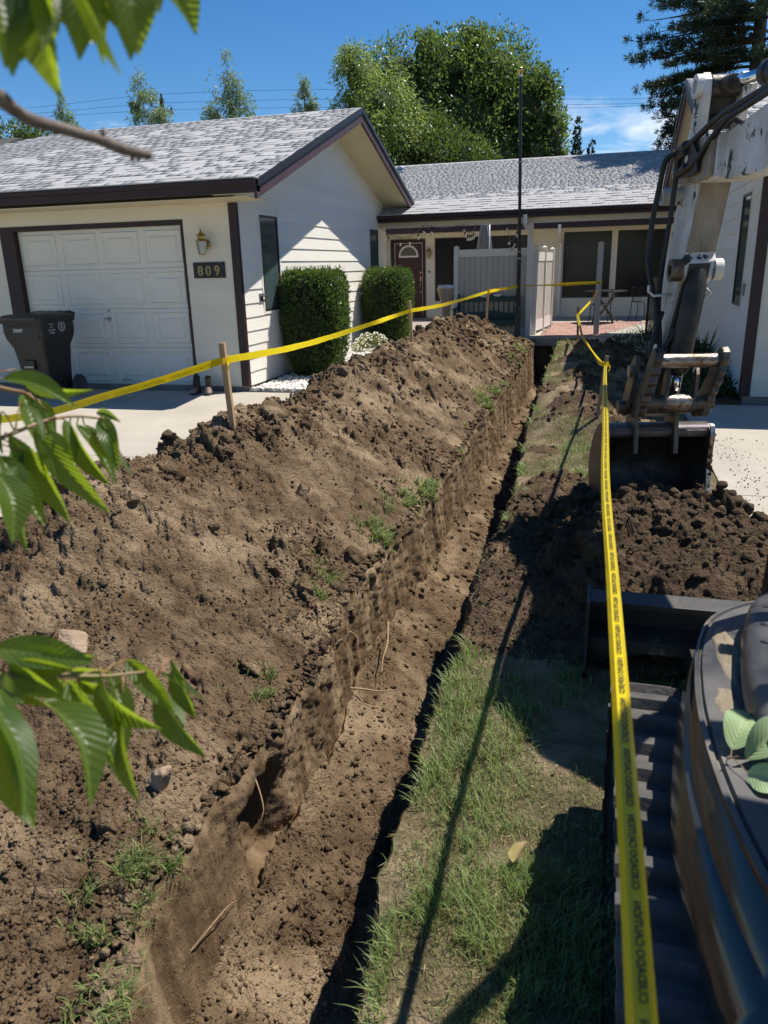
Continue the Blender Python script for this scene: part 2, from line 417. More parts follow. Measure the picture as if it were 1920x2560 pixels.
# ------------------------------------------------------------------ profile of the yard
_ly = [0.2,0.9,1.1,1.3,1.7,2.2,2.7,3.7,5.1,7.7,12.9,16.4]; _lx = [-.90,-.93,-.95,-1.03,-1.08,-1.04,-1.07,-1.15,-1.13,-1.20,-1.26,-1.34]
_ry_ = [0.2,0.9,1.3,1.6,2.1,2.9,3.5,5.0,7.0,9.0,12.3,16.4]; _rxs = [-.42,-.43,-.44,-.48,-.52,-.52,-.57,-.55,-.64,-.73,-.76,-.85]
def lipL(y):
    y = np.asarray(y, float); P = np.stack([y*2.3, y*0, y*0], -1).reshape(-1,3)
    return np.interp(y, _ly, _lx) + .05*fbm(P, 4, 3).reshape(y.shape) + .022*fbm(P*5, 3, 4).reshape(y.shape)
def lipR(y):
    y = np.asarray(y, float); P = np.stack([y*2.0, y*0+5, y*0], -1).reshape(-1,3)
    return np.interp(y, _ry_, _rxs) + .045*fbm(P, 4, 9).reshape(y.shape) + .022*fbm(P*5, 3, 10).reshape(y.shape)
def zg(y): return .125*smoothstep(8.0, 15.8, y)
def floorz(y): return np.interp(y, [0,2,5,8,14,17], [-.40,-.43,-.47,-.60,-.74,-.76])
_cy = [0.2,0.9,1.5,2.0,2.5,2.85,3.3,3.75,4.2,4.7,5.1,5.6,6.1,7.0,8.3,9.3,10.2,11.3,12.2,13.2,14.0,14.8,15.6]
_cz = [.05,.13,.24,.34,.50,.66,.74,.60,.62,.74,.72,.60,.60,.66,.80,.76,.72,.84,.85,.78,.66,.42,.05]
_cxx = [-2.0,-2.0,-2.05,-2.15,-2.3,-2.35,-2.35,-2.35,-2.35,-2.42,-2.42,-2.4,-2.38,-2.38,-2.42,-2.4,-2.42,-2.35,-2.25,-2.2,-2.1,-2.0,-1.9]
_ty = [0.2,1.5,2.5,3.3,3.9,4.6,6.0,9.0,12.0,14.5,15.7]; _tx = [-3.0,-3.2,-3.45,-3.6,-3.72,-3.5,-3.45,-3.4,-3.35,-3.2,-2.6]
def rows(y0, y1, k=.0033, mn=.0065):
    o = [y0]
    while o[-1] < y1: o.append(o[-1] + max(mn, k*o[-1]))
    o[-1] = y1
    return np.array(o)
def clods(P, big=1.0, seed=1):
    """height of crumbly soil: rounded lumps of several sizes with crevices between them"""
    m = smoothstep(-.25, .35, fbm(P*1.4, 3, seed+50))
    Q = P + .05*np.stack([fbm(P*5, 2, seed+60), fbm(P*5, 2, seed+61), fbm(P*5, 2, seed+62)], -1)
    f1, i1 = worley(Q*6.0, seed); f2, i2 = worley(Q*14.0, seed+1); f3, i3 = worley(Q*33.0, seed+2)
    h = big*.135*(i1**2.4)*np.clip(1-(f1/.62)**3, 0, 1)*(0.25+.75*m)
    h += .046*(i2**1.5)*np.clip(1.1-(f2/.66)**3, -.35, 1)*(0.30+.70*m)
    f4, i4 = worley(Q*72.0, seed+3)
    h += .026*(.10+.90*i3**1.3)*np.clip(1.1-(f3/.68)**3, -.45, 1)*(.65+.35*m) + .009*i4*np.clip(1.1-(f4/.68)**3, -.4, 1)
    h += .07*fbm(P*1.7, 4, seed+20) + .034*fbm(P*8, 4, seed+30)
    return h
FP = [[], []]   # for scattering: points on dug soil

# ---- the long spoil heap left of the trench
def make_left_pile():
    ys = rows(.45, 15.7, .0034, .0068); nc = 300
    u = np.linspace(0, 1, nc)
    Y = np.repeat(ys[:,None], nc, 1); U = np.repeat(u[None,:], len(ys), 0)
    xl = lipL(ys)[:,None] + .004; xt = np.interp(ys, _ty, _tx)[:,None]; xc = np.interp(ys, _cy, _cxx)[:,None]
    X = xl + (xt-xl)*U
    hc = np.interp(ys, _cy, _cz)[:,None]
    tr = np.clip((X-xc)/(xl-xc), 0, 1); tl = np.clip((xc-X)/(xc-xt), 0, 1)
    t = np.where(X > xc, tr, tl)
    sh = np.where(X > xc, (1-t)**1.12, (1-t)**1.05)
    sh = sh*(1-.10*np.exp(-(t/.16)**2)) 
    z0 = zg(Y)
    H = z0 + np.maximum(hc - z0, 0.02)*sh
    P = np.stack([X, Y, H*1.2], -1).reshape(-1,3)
    edge = np.clip(np.minimum(U, 1-U)/.06, 0, 1)
    d = clods(P, 1.0, 3).reshape(X.shape)
    d2 = d*(.30+.70*edge)
    H = H + d2 - .012
    # slabs of turf and slump at the near end
    V = np.stack([X - .25*d2, Y - .2*d2, H], -1)
    V[:,0,0] = xl[:,0] + .006; V[:,0,2] = z0[:,0] - .05
    V[:,1,2] = np.minimum(V[:,1,2], z0[:,1]+.03)
    V[:,-1,2] = np.minimum(V[:,-1,2], z0[:,-1]-.02); V[-1,:,2] = .02; V[0,:,2] -= .03
    org = np.array([-2.3, 8.0, 0.0])
    me = mesh_np('soil_pile', V.reshape(-1,3)-org, grid_faces(len(ys), nc), M_SOIL, True)
    o = place('soil_pile', me, None, tuple(org))
    tag(o, 'long ridge of brown dug soil heaped left of the open trench', 'soil heap')
    return o, X, Y, V
PILE, pX, pY, pV = make_left_pile()

# ---- the trench itself
def make_trench():
    ys = rows(.30, 16.25, .0034, .0068)
    xl = lipL(ys); xr = lipR(ys); zf = floorz(ys); zt = zg(ys)
    cave = np.exp(-((ys-2.02)/.15)**2)
    parts = []
    nl, nf, nr = 56, 46, 40
    # left wall (top to bottom)
    s = np.linspace(0, 1, nl)[None,:]
    Z = (zt+.01)[:,None]*(1-s) + zf[:,None]*s
    Xw = xl[:,None] + .045*s + .10*(s*(1-s))*0
    Y = np.repeat(ys[:,None], nl, 1)
    P = np.stack([Xw*2, Y*9, Z*3.0], -1).reshape(-1,3); P2 = np.stack([Xw, Y, Z], -1).reshape(-1,3)
    f, i = worley(P2*np.array([1,13,6.0]), 21)
    dx = (.030*fbm(P*np.array([1,.5,.5]), 3, 31, .5) + .020*fbm(P2*20, 5, 33, .6) + .024*fbm(P2*np.array([1,38,2.2]), 4, 35)*smoothstep(2.0,4.0,P2[:,1])).reshape(Z.shape) - (.16*np.clip(.30-f, 0, 1)*(i > .80)).reshape(Z.shape)
    f5, i5 = worley(P2*26, 37); dx = dx + (.012*i5*np.clip(1-(f5/.7)**2, 0, 1)).reshape(Z.shape)*(.35+.65*smoothstep(.5,.0,s))
    near = 1-smoothstep(1.5, 2.3, ys)[:,None]
    dx = dx*(1-.45*near) + near*(.005 + .06*s)
    dx -= cave[:,None]*(.17*smoothstep(.12,.45,s)*(1-.25*s))
    fade = smoothstep(0, .05, s)*smoothstep(1.0, .93, s) 
    Xl = Xw + dx*(.30*(s > 0)+.70*fade)*(s > 0); 
    parts.append(np.stack([Xl, Y + .5*0, Z], -1))
    # floor
    s = np.linspace(0, 1, nf)[None,:]
    xa = Xl[:,-1:]; xb = (xr - .02)[:,None]
    X = xa + (xb-xa)*s; Yf = np.repeat(ys[:,None], nf, 1); Zf = np.repeat(zf[:,None], nf, 1)
    P = np.stack([X, Yf, Zf*0], -1).reshape(-1,3)
    d = (.5*clods(P*.9, .9, 61) + .05*fbm(P*1.3, 3, 71)).reshape(X.shape)
    bank = .06*np.exp(-(s/.10)**2) - .15*smoothstep(.25, .85, s)
    Zf = Zf + d + bank*(.5+1.2*vnoise(np.stack([ys*3, ys*0, ys*0],-1), 5)[:,None])
    parts.append(np.stack([X, Yf, Zf], -1)[:,1:-1])
    # right wall (bottom to top)
    s = np.linspace(0, 1, nr)[None,:]
    Z = (zf[:,None]-.16)*(1-s) + (zt+.0)[:,None]*s; Xr = xr[:,None] - .02*(1-s); Y = np.repeat(ys[:,None], nr, 1)
    P = np.stack([Xr*2, Y*8, Z*3], -1).reshape(-1,3)
    Xr = Xr + (.03*fbm(P, 4, 81)).reshape(Z.shape)*smoothstep(1,.9,s)
    parts.append(np.stack([Xr, Y, Z], -1))
    V = np.concatenate(parts, 1)
    nc = V.shape[1]
    org = np.array([-.9, 8.0, -.5])
    F = grid_faces(len(ys), nc)
    me = mesh_np('trench', V.reshape(-1,3)-org, F, M_CUT, True)
    me.materials.append(M_SOIL)
    col = np.tile(np.arange(nc-1), len(ys)-1)
    mi = ((col >= nl-1) & (col < nl+nf-4)).astype(np.int32)
    me.polygons.foreach_set('material_index', mi)
    o = place('trench', me, None, tuple(org)); tag(o, kind='structure')
    # end face against the patio
    mb = MB(); yy = 16.25; n = 14; top = [(xl[-1] + (xr[-1]-xl[-1])*k/n, yy - .02*math.sin(k*2.1), .14) for k in range(n+1)]; bot = [(p[0], yy, -.8) for p in top]
    mb.strip([top, bot]); e = build('trench_end', mb, M_CUT, o)
    return o, V, nl, nf
TRENCH, tV, t_nl, t_nf = make_trench()

# ---- strip of lawn right of the trench, with lumps of thrown soil
def lump(X, Y, x, y, r, h): return h*np.exp(-(((X-x)**2+(Y-y)**2)/(r*r)))
LUMPS = [(-.5,9.3,.3,.2),(.25,7.2,.35,.16),(-.5,7.4,.22,.12),(.35,11.8,.4,.26),(-.1,9.6,.35,.2),(-.25,5.5,.30,.13),(-.05,5.05,.30,.10),(-.30,8.2,.34,.20),(-.10,7.6,.40,.15),(.15,8.4,.40,.17),(-.45,6.4,.25,.09),(-.2,10.3,.5,.22),(.25,10.8,.5,.2),
         (-.45,11.6,.35,.24),(.1,12.4,.5,.25),(-.3,13.6,.5,.2),(.4,9.4,.4,.12),(-.38,4.2,.3,.08),(-.3,3.4,.3,.06),(.1,6.3,.3,.1)]
def lawn_h(X, Y):
    z = zg(Y) + .0*X
    for a in LUMPS: z = z + lump(X, Y, *a)
    return z
def soil_w(X, Y):
    """1 where bare soil shows on the right strip"""
    P = np.stack([np.asarray(X)*1.0, np.asarray(Y)*1.0, np.zeros_like(np.asarray(X))], -1).reshape(-1,3)
    n = fbm(P*2.2, 4, 111).reshape(np.shape(X)) + .12*smoothstep(5, 8, Y)
    s = np.zeros(np.shape(X))
    for a in LUMPS: s = np.maximum(s, np.exp(-(((X-a[0])**2+(Y-a[1])**2)/(a[2]*.9)**2)))
    heap = smoothstep(2.75, 3.1, Y)*(1-smoothstep(5.0, 5.5, Y))
    return np.clip(np.maximum(s*1.25 + n*.9 - .25, heap*1.2 + n*.4 - .1), 0, 1)
def make_lawn():
    ys = rows(.30, 16.25, .0042, .009); nc = 150
    s = np.linspace(0, 1, nc)[None,:]
    xa = lipR(ys)[:,None] + .004; xb = np.full((len(ys),1), .92)
    X = xa + (xb-xa)*s; Y = np.repeat(ys[:,None], nc, 1)
    W = soil_w(X, Y)
    P = np.stack([X, Y, X*0], -1).reshape(-1,3)
    d = clods(P, 1.0, 121).reshape(X.shape); fine = (.012*fbm(P*8, 4, 131) + .03*fbm(P*1.5, 3, 132)).reshape(X.shape)
    e = smoothstep(0, .06, s)
    Z = lawn_h(X, Y) + (d*W + fine*(1-W))*(.3+.7*e) - .03*smoothstep(.93, 1.0, s)
    Z[:,0] = zg(ys)
    V = np.stack([X, Y, Z], -1); org = np.array([.1, 8.0, 0])
    me = mesh_np('lawn', V.reshape(-1,3)-org, grid_faces(len(ys), nc), M_LAWN, True)
    me.materials.append(M_SOIL_D)
    Wf = W[:-1,:-1].ravel()
    me.polygons.foreach_set('material_index', (Wf > .45).astype(np.int32))
    o = place('lawn', me, None, tuple(org)); tag(o, kind='structure')
    return o, X, Y, V, W
LAWN, gX, gY, gV, gW = make_lawn()

# ---- heap in front of the dozer blade
def heap_h(X, Y):
    z = lump(X,Y,.42,4.45,.45,.20) + lump(X,Y,.18,4.30,.42,.13) + lump(X,Y,.88,4.1,.38,.10) + lump(X,Y,.45,3.5,.6,.20) + lump(X,Y,-.1,3.7,.42,.08) + lump(X,Y,.95,3.4,.5,.18) + lump(X,Y,-.2,4.6,.35,.07)
    return z
def make_right_pile():
    ys = rows(2.86, 5.5, .0026, .008); xs = np.linspace(-.5, 1.65, 300)
    X, Y = np.meshgrid(xs, ys)
    P = np.stack([X, Y, X*0], -1).reshape(-1,3)
    h = heap_h(X, Y); d = clods(P*.92, 1.35, 141).reshape(X.shape)
    k = smoothstep(.02, .10, h)
    Z = h*1.0 + d*k - .055*(1-k) - .012
    Z = np.where(Y > 2.9, Z, Z)
    V = np.stack([X - .25*d*k, Y - .25*d*k, Z], -1); org = np.array([.45, 4.0, 0])
    me = mesh_np('soil_pile', V.reshape(-1,3)-org, grid_faces(len(ys), len(xs)), M_SOIL_D, True)
    o = place('soil_pile', me, None, tuple(org))
    tag(o, 'low mound of dark cloddy soil between the bucket and the blade', 'soil heap')
    return o, V
PILE2, hV = make_right_pile()

# ---- loose clods: icospheres knocked out of shape, joined
def ico(sub):
    import bmesh
    bm = bmesh.new(); bmesh.ops.create_icosphere(bm, subdivisions=sub, radius=1.0)
    V = np.array([v.co[:] for v in bm.verts]); F = np.array([[v.index for v in f.verts] for f in bm.faces]); bm.free(); return V, F
ICO1 = ico(1); ICO2 = ico(2)
def scatter_lumps(pts, size, base, seed=0, flat=.75, sink=.25, jit=.22):
    r = np.random.RandomState(seed); V0, F0 = base; n = len(pts); k = len(V0)
    rt = np.random.RandomState(5); tmpl = []
    for q in range(12):
        nn = rt.randn(11,3); nn /= np.linalg.norm(nn, axis=1)[:,None]; dd = rt.uniform(.55, 1.0, 11)
        c = V0 @ nn.T; rad = np.where(c > .05, dd[None]/np.maximum(c, .05), 9).min(1); rad = np.minimum(rad, 1.25)
        tmpl.append(V0*(rad*(1+jit*.8*fbm(V0*2.1+q*7.7, 3, 200+q)))[:,None])
    T = np.stack([tmpl[q] for q in r.randint(0, 12, n)])
    sc3 = size[:,None]*np.stack([r.uniform(.75,1.25,n), r.uniform(.75,1.25,n), r.uniform(flat*.8, flat*1.2, n)], -1)
    T = T*sc3[:,None,:]
    q = r.randn(n,4); q[:,1:3] *= .35; q /= np.linalg.norm(q, axis=1)[:,None]
    w_, x, y, z = q.T
    R = np.stack([np.stack([1-2*(y*y+z*z),2*(x*y-z*w_),2*(x*z+y*w_)],-1),np.stack([2*(x*y+z*w_),1-2*(x*x+z*z),2*(y*z-x*w_)],-1),np.stack([2*(x*z-y*w_),2*(y*z+x*w_),1-2*(x*x+y*y)],-1)],1)
    T = np.einsum('nij,nkj->nki', R, T)
    P = pts.copy(); P[:,2] += size*(flat-sink*1.6)*.6
    T = T + P[:,None,:]
    F = (F0[None] + (np.arange(n)*k)[:,None,None]).reshape(-1,3)
    return T.reshape(-1,3), F
def sample_grid(V, n, seed, wfun=None):
    r = np.random.RandomState(seed); nr, nc = V.shape[:2]
    A = V[:-1,:-1]; a = np.linalg.norm(V[1:,:-1]-A, axis=-1)*np.linalg.norm(V[:-1,1:]-A, axis=-1)
    c = A[...,:2]; dist = np.sqrt(A[...,0]**2 + A[...,1]**2)
    p = a/np.maximum(dist, 1.2)**1.3
    if wfun is not None: p = p*wfun(A)
    p = p.ravel(); p = p/p.sum()
    i = r.choice(len(p), n, p=p); return A.reshape(-1,3)[i].copy()
def add_clods(parent, V, n1, n2, seed, mt, wfun=None, s1=(.010,.038), s2=(.0035,.011), name='clods'):
    r = np.random.RandomState(seed)
    a = sample_grid(V, n1, seed, wfun); b = sample_grid(V, n2, seed+1, wfun)
    sa = s1[0] + (s1[1]-s1[0])*r.rand(n1)**3.2; sb = s2[0] + (s2[1]-s2[0])*r.rand(n2)**2
    Va, Fa = scatter_lumps(a, sa, ICO2, seed+2); Vb, Fb = scatter_lumps(b, sb, ICO1, seed+3)
    org = np.array(ORG[parent.name])
    me = mesh_np(name, np.concatenate([Va, Vb])-org, [np.concatenate([Fa, Fb+len(Va)])], mt, True)
    o = place(name, me, parent); tag(o, kind='stuff'); return o
def patchy(A):
    P = A.reshape(-1,3); n = fbm(P*1.6, 3, 355); c = smoothstep(.30, .75, P[:,2]); return (np.clip(.08 + 1.5*smoothstep(-.15, .45, n) + .5*c, .04, 3)).reshape(A.shape[:2])
add_clods(PILE, pV, 5200, 20000, 301, M_SOIL, patchy, s1=(.007,.042))
def chunks(parent, V, n, seed, mt, wf, s0, s1, name):
    r = np.random.RandomState(seed); p = sample_grid(V, n, seed, wf); s = s0 + (s1-s0)*r.rand(n)**2.6
    b = ico(4); Vv, Ff = scatter_lumps(p, s, b, seed+1, flat=.72, sink=.55, jit=.30)
    nrm = Vv - np.repeat(p, len(b[0]), 0); nrm /= np.maximum(np.linalg.norm(nrm, axis=1), 1e-6)[:,None]
    f, i = worley(Vv*26, seed+2); Vv = Vv + nrm*(.014*fbm(Vv*24, 4, seed+3) + .012*i*np.clip(1-(f/.7)**2, -.3, 1))[:,None]
    o = place(name, mesh_np(name, Vv-np.array(ORG[parent.name]), Ff, mt, True), parent); tag(o, kind='stuff')
chunks(PILE, pV, 230, 361, M_SOIL, lambda A: (smoothstep(.22, .70, A[...,2])**2+.06)*(patchy(A)+.1), .028, .105, 'large_clods')
chunks(PILE, pV[:420], 90, 365, M_SOIL, lambda A: patchy(A), .025, .075, 'large_clods')
chunks(PILE2, hV, 60, 371, M_SOIL_D, lambda A: (A[...,2] > .08)*1.0, .03, .085, 'large_clods')
add_clods(PILE2, hV, 420, 2600, 311, M_SOIL_D, lambda A: (A[...,2] > .03)*1.0, s1=(.014,.055))
add_clods(TRENCH, tV[:, t_nl:t_nl+t_nf-2], 700, 5200, 321, M_SOIL)
add_clods(TRENCH, tV[:, 1:t_nl-2], 160, 2200, 325, M_CUT, None, (.005,.016), (.002,.006), 'bank_crumbs')
def lip_crumbs():
    r = np.random.RandomState(326); n = 3000; y = .6 + 14*r.rand(n)**1.8; P = np.stack([lipL(y) - .004 - np.abs(r.randn(n))*.05, y, zg(y) + .005 + .02*r.rand(n)], -1); s = .004 + .020*r.rand(n)**3
    V, F = scatter_lumps(P, s, ICO2, 327); o = place('lip_crumbs', mesh_np('lip_crumbs', V-np.array(ORG[TRENCH.name]), F, M_SOIL, True), TRENCH); tag(o, kind='stuff')
lip_crumbs()
add_clods(LAWN, gV, 900, 4500, 331, M_SOIL_D, lambda A: np.clip(gW[:-1,:-1]-.3, 0, 1))

# ---- concrete, walk and the wide earth underneath
def slab(name, x0, x1, y0, y1, z, mt, th=.12, parent=None, bev=.006, zs=None):
    mb = MB()
    n = max(1, int((y1-y0)/.8)) if zs else 1
    if zs is None: mb.box(x0, x1, y0, y1, z-th, z)
    else:
        top = [[(x0, y0+(y1-y0)*k/n, float(zs(y0+(y1-y0)*k/n))+z), (x1, y0+(y1-y0)*k/n, float(zs(y0+(y1-y0)*k/n))+z)] for k in range(n+1)]
        mb.strip(top); mb.strip([[(p[0],p[1],p[2]-th) for p in q] for q in top]); 
        mb.strip([[top[k][0], (top[k][0][0], top[k][0][1], top[k][0][2]-th)] for k in range(n+1)]); mb.strip([[top[k][1], (top[k][1][0], top[k][1][1], top[k][1][2]-th)] for k in range(n+1)])
        mb.raw([top[0][0], top[0][1], (x1,y0,top[0][1][2]-th), (x0,y0,top[0][0][2]-th)], [(0,1,2,3)])
    return build(name, mb, mt, parent, bevel=bev if zs is None else 0)
mb = MB()
for a in ((-220,-1.42,-60,400),(.9,220,-60,400),(-1.42,.9,16.3,400),(-1.42,.9,-60,.32)):
    mb.raw([(a[0],a[2],-.05),(a[1],a[2],-.05),(a[1],a[3],-.05),(a[0],a[3],-.05)], [(0,1,2,3)])
tag(build('ground', mb, M_EARTH), kind='structure')
mb = MB().box(-12.5, -2.9, -3.0, 9.62, -.10, -.022); DRV = tag(build('driveway', mb, M_JOINT), kind='structure')
xs_ = [-12.4, -9.0, -6.05, -2.95]; ys_ = [-2.9, 2.6, 5.92, 9.60]
for i in range(3):
    for j in range(3): slab('slab', xs_[i]+.004, xs_[i+1]-.004, ys_[j]+.004, ys_[j+1]-.004, 0.0, M_CONC, .06, DRV, .005)
mb = MB().box(.93, 7.5, -3.0, 9.45, -.12, -.03); DRV2 = tag(build('driveway', mb, M_JOINT), kind='structure')
xs_ = [.90, 3.9, 7.4]; ys_ = [-2.9, 2.4, 5.67, 9.42]
for i in range(2):
    for j in range(3): slab('slab', xs_[i]+.004, xs_[i+1]-.004, ys_[j]+.004, ys_[j+1]-.004, -.008, M_CONC, .06, DRV2, .005)
WALK = tag(slab('walkway', -3.74, -2.2, 9.61, 15.2, .010, M_AGG, .1, zs=lambda y: .55*zg(y)), kind='structure')
tag(slab('apron', -.32, 1.15, 13.6, 16.0, .012, M_CONC, .1, zs=lambda y: zg(y)), kind='structure')
tag(slab('planting_bed', .93, 1.56, 9.46, 13.55, .004, M_SOIL_D, .1, zs=lambda y: zg(y)), kind='structure')
tag(slab('gravel_bed', -4.66, -3.745, 9.66, 16.0, .004, mat('pale_gravel_base', (.50,.47,.41), (.34,.31,.27), scale=60, rough=.9), .08, zs=lambda y: .6*zg(y)), kind='structure')

# white pebbles in the bed, nobody could count them
def pebbles():
    r = np.random.RandomState(41); n = 5200
    p = np.stack([r.uniform(-4.62,-3.70,n), 9.68 + 6.2*r.rand(n)**1.25, np.zeros(n)], -1)
    sp = (r.rand(n) < .03); p[sp,0] += r.uniform(0,.2,sp.sum())
    p[:,2] = .6*zg(p[:,1]) + .012 + .012*r.rand(n); s = r.uniform(.012,.030,n)
    V, F = scatter_lumps(p, s, ICO1, 42, flat=.65, sink=.1, jit=.12)
    m = mat('white_pebble', (.74,.71,.65), (.60,.57,.51), scale=2, rough=.75, rvar=.16)
    o = place('pebbles', mesh_np('pebbles', V, F, m, True)); tag(o, kind='stuff')
pebbles()
# crumbs of soil spilled on both driveways
def crumbs(name, f, n, seed, mt, s=(.003,.016)):
    r = np.random.RandomState(seed); p = np.array([f(r) for _ in range(n)])
    sz = s[0] + (s[1]-s[0])*r.rand(n)**3
    V, F = scatter_lumps(p, sz, ICO1, seed, sink=.0); o = place(name, mesh_np(name, V, F, mt, True)); tag(o, kind='stuff')
def _cl(r):
    y = r.uniform(1.5, 9.3); x = np.interp(y, _ty, _tx) - abs(r.randn())*.22 + .1; return (x, y, .002)
def _cr(r):
    y = r.uniform(2.9, 7.6); x = 1.0 + abs(r.randn())*.22 + (.40 if y < 5.0 else 0)*r.rand()**2; return (x, y, -.006)
crumbs('soil_crumbs', _cl, 1300, 51, M_SOIL, (.002,.010)); crumbs('soil_crumbs', _cr, 800, 52, M_SOIL, (.0015,.008))
# ------------------------------------------------------------------ building materials
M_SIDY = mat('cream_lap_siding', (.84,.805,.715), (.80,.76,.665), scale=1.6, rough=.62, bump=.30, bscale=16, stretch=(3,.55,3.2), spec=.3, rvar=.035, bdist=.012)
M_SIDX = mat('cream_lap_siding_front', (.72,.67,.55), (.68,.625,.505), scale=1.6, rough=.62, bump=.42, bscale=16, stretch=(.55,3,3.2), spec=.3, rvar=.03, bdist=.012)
M_TRIM = mat('maroon_trim', (.036,.019,.019), (.029,.015,.016), scale=5, rough=.5, bump=.15, bscale=60, stretch=(.5,.5,3))
M_TRIM2 = mat('sun_toned_plum_rake', (.082,.048,.058), (.055,.032,.038), scale=4, rough=.55, bump=.3, bscale=30)  # trim paint lightened to plum, its sunlit tone put into the colour
M_METAL_DK = mat('dark_drip_metal', (.035,.033,.036), rough=.35, metal=.6)
M_SOFF = mat('cream_soffit', (.70,.62,.43), (.66,.58,.40), scale=2, rough=.7)
M_WHITE = mat('white_vinyl', (.74,.71,.64), (.70,.67,.60), scale=1.5, rough=.42, bump=.04, bscale=12)
M_FND = mat('foundation_concrete', (.26,.23,.19), (.19,.17,.145), scale=5, rough=.95, bump=.3, bscale=60)
M_SHIN = mat('grey_shingle', (.41,.405,.405), (.33,.325,.325), scale=240, rough=.95, bump=.7, bscale=420, detail=4, rvar=.07, c3=(.48,.47,.465), s3=420, lo3=.6, hi3=.66, bdist=.004)
M_EDGE = mat('asphalt_shingle_edge', (.030,.029,.029), rough=.95)
M_ROOFB = mat('roof_underlay', (.075,.072,.072), rough=.95)
M_GLASS_T = mat('teal_window_glass', (.050,.082,.082), (.070,.105,.103), scale=.7, rough=.10, spec=.5)
M_GLASS_B = mat('dark_screen_glass', (.006,.007,.010), (.010,.011,.014), scale=.9, rough=.16, spec=.32)
M_FRAME = mat('bronze_window_frame', (.035,.036,.034), rough=.4, metal=.3)
M_GDOOR = mat('cream_garage_door', (.74,.71,.62), (.70,.67,.58), scale=1.3, rough=.5, bump=.18, bscale=22, stretch=(.5,3,3), bdist=.008)
M_BRASS = mat('antique_brass', (.42,.30,.12), (.28,.19,.07), scale=9, rough=.28, metal=1.0)
M_LGLASS = mat('lamp_glass', (.66,.70,.66), rough=.08, spec=.5, trans=.55)
M_BLACK = mat('black_plaque', (.010,.010,.011), rough=.35)
M_GOLD = mat('dull_gold_numerals', (.30,.245,.12), (.22,.18,.09), scale=14, rough=.4, metal=.55)
M_CHROME = mat('worn_chrome', (.55,.55,.55), (.34,.34,.34), scale=7, rough=.36, metal=.7)
M_DOOR = mat('dark_red_door', (.052,.011,.013), (.042,.009,.011), scale=3, rough=.38, bump=.08, bscale=30)

def wall_fn(axis, base, sgn):
    """maps (along, z, outward) to world for a wall facing along an axis"""
    if axis == 'X': return lambda c, z, o: (base + sgn*o, c, z)
    return lambda c, z, o: (c, base + sgn*o, z)
EXPO = .182
def lap_wall(parent, axis, base, sgn, c0, c1, z0, ztop, m, holes=(), gable=None, proud=.017):
    """lap boards one by one; holes are (c0,c1,z0,z1); gable(z) gives the clipped (c0,c1) at that height"""
    fn = wall_fn(axis, base, sgn); k = 0
    while z0 + k*EXPO < ztop - .01:
        za = z0 + k*EXPO; zb = min(za + EXPO, ztop); k += 1
        a0, a1, b0, b1 = c0, c1, c0, c1
        if gable:
            g0, g1 = gable(za); h0, h1 = gable(zb); a0, a1 = max(c0,g0), min(c1,g1); b0, b1 = max(c0,h0), min(c1,h1)
            if a1 - a0 < .08: break
            if b1 - b0 < .01: b0 = b1 = (a0+a1)/2
        segs = [(a0, a1, b0, b1)]
        for h in holes:
            if h[2] < zb-.03 and h[3] > za+.03:
                ns = []
                for s in segs:
                    if h[0] > s[0] and h[1] < s[1]: ns += [(s[0], h[0], s[2], h[0]), (h[1], s[1], h[1], s[3])]
                    elif h[0] <= s[0] and h[1] > s[0]: ns.append((h[1], s[1], h[1], s[3]))
                    elif h[1] >= s[1] and h[0] < s[1]: ns.append((s[0], h[0], s[2], h[0]))
                    else: ns.append(s)
                segs = [s for s in ns if s[1]-s[0] > .02]
        for s in segs:
            pr = proud
            vs = [fn(s[0],za,0), fn(s[1],za,0), fn(s[1],za,pr), fn(s[0],za,pr), fn(s[2],zb,0), fn(s[3],zb,0), fn(s[3],zb,.005), fn(s[2],zb,.005)]
            mb = MB().raw(vs, [(0,1,2,3),(7,6,5,4),(0,3,7,4),(1,5,6,2),(3,2,6,7),(0,4,5,1)])
            build('siding_board', mb, m, parent)

def window(parent, axis, base, sgn, c0, c1, z0, z1, glass, fr=.035, name='window', mull=()):
    fn = wall_fn(axis, base, sgn); mb = MB()
    for a, b, e, f in ((c0,c1,z0,z0+fr),(c0,c1,z1-fr,z1),(c0,c0+fr,z0+fr,z1-fr),(c1-fr,c1,z0+fr,z1-fr)) + tuple((q-.02,q+.02,z0+fr,z1-fr) for q in mull):
        mb.prism([(a,e),(b,e),(b,f),(a,f)], lambda x, z, d: fn(x, z, d), .0005, .022)
    o = build(name, mb, M_FRAME, parent)
    build('pane', MB().prism([(c0+fr*.5,z0+fr*.5),(c1-fr*.5,z0+fr*.5),(c1-fr*.5,z1-fr*.5),(c0+fr*.5,z1-fr*.5)], fn, .002, .007), glass, o)
    return o

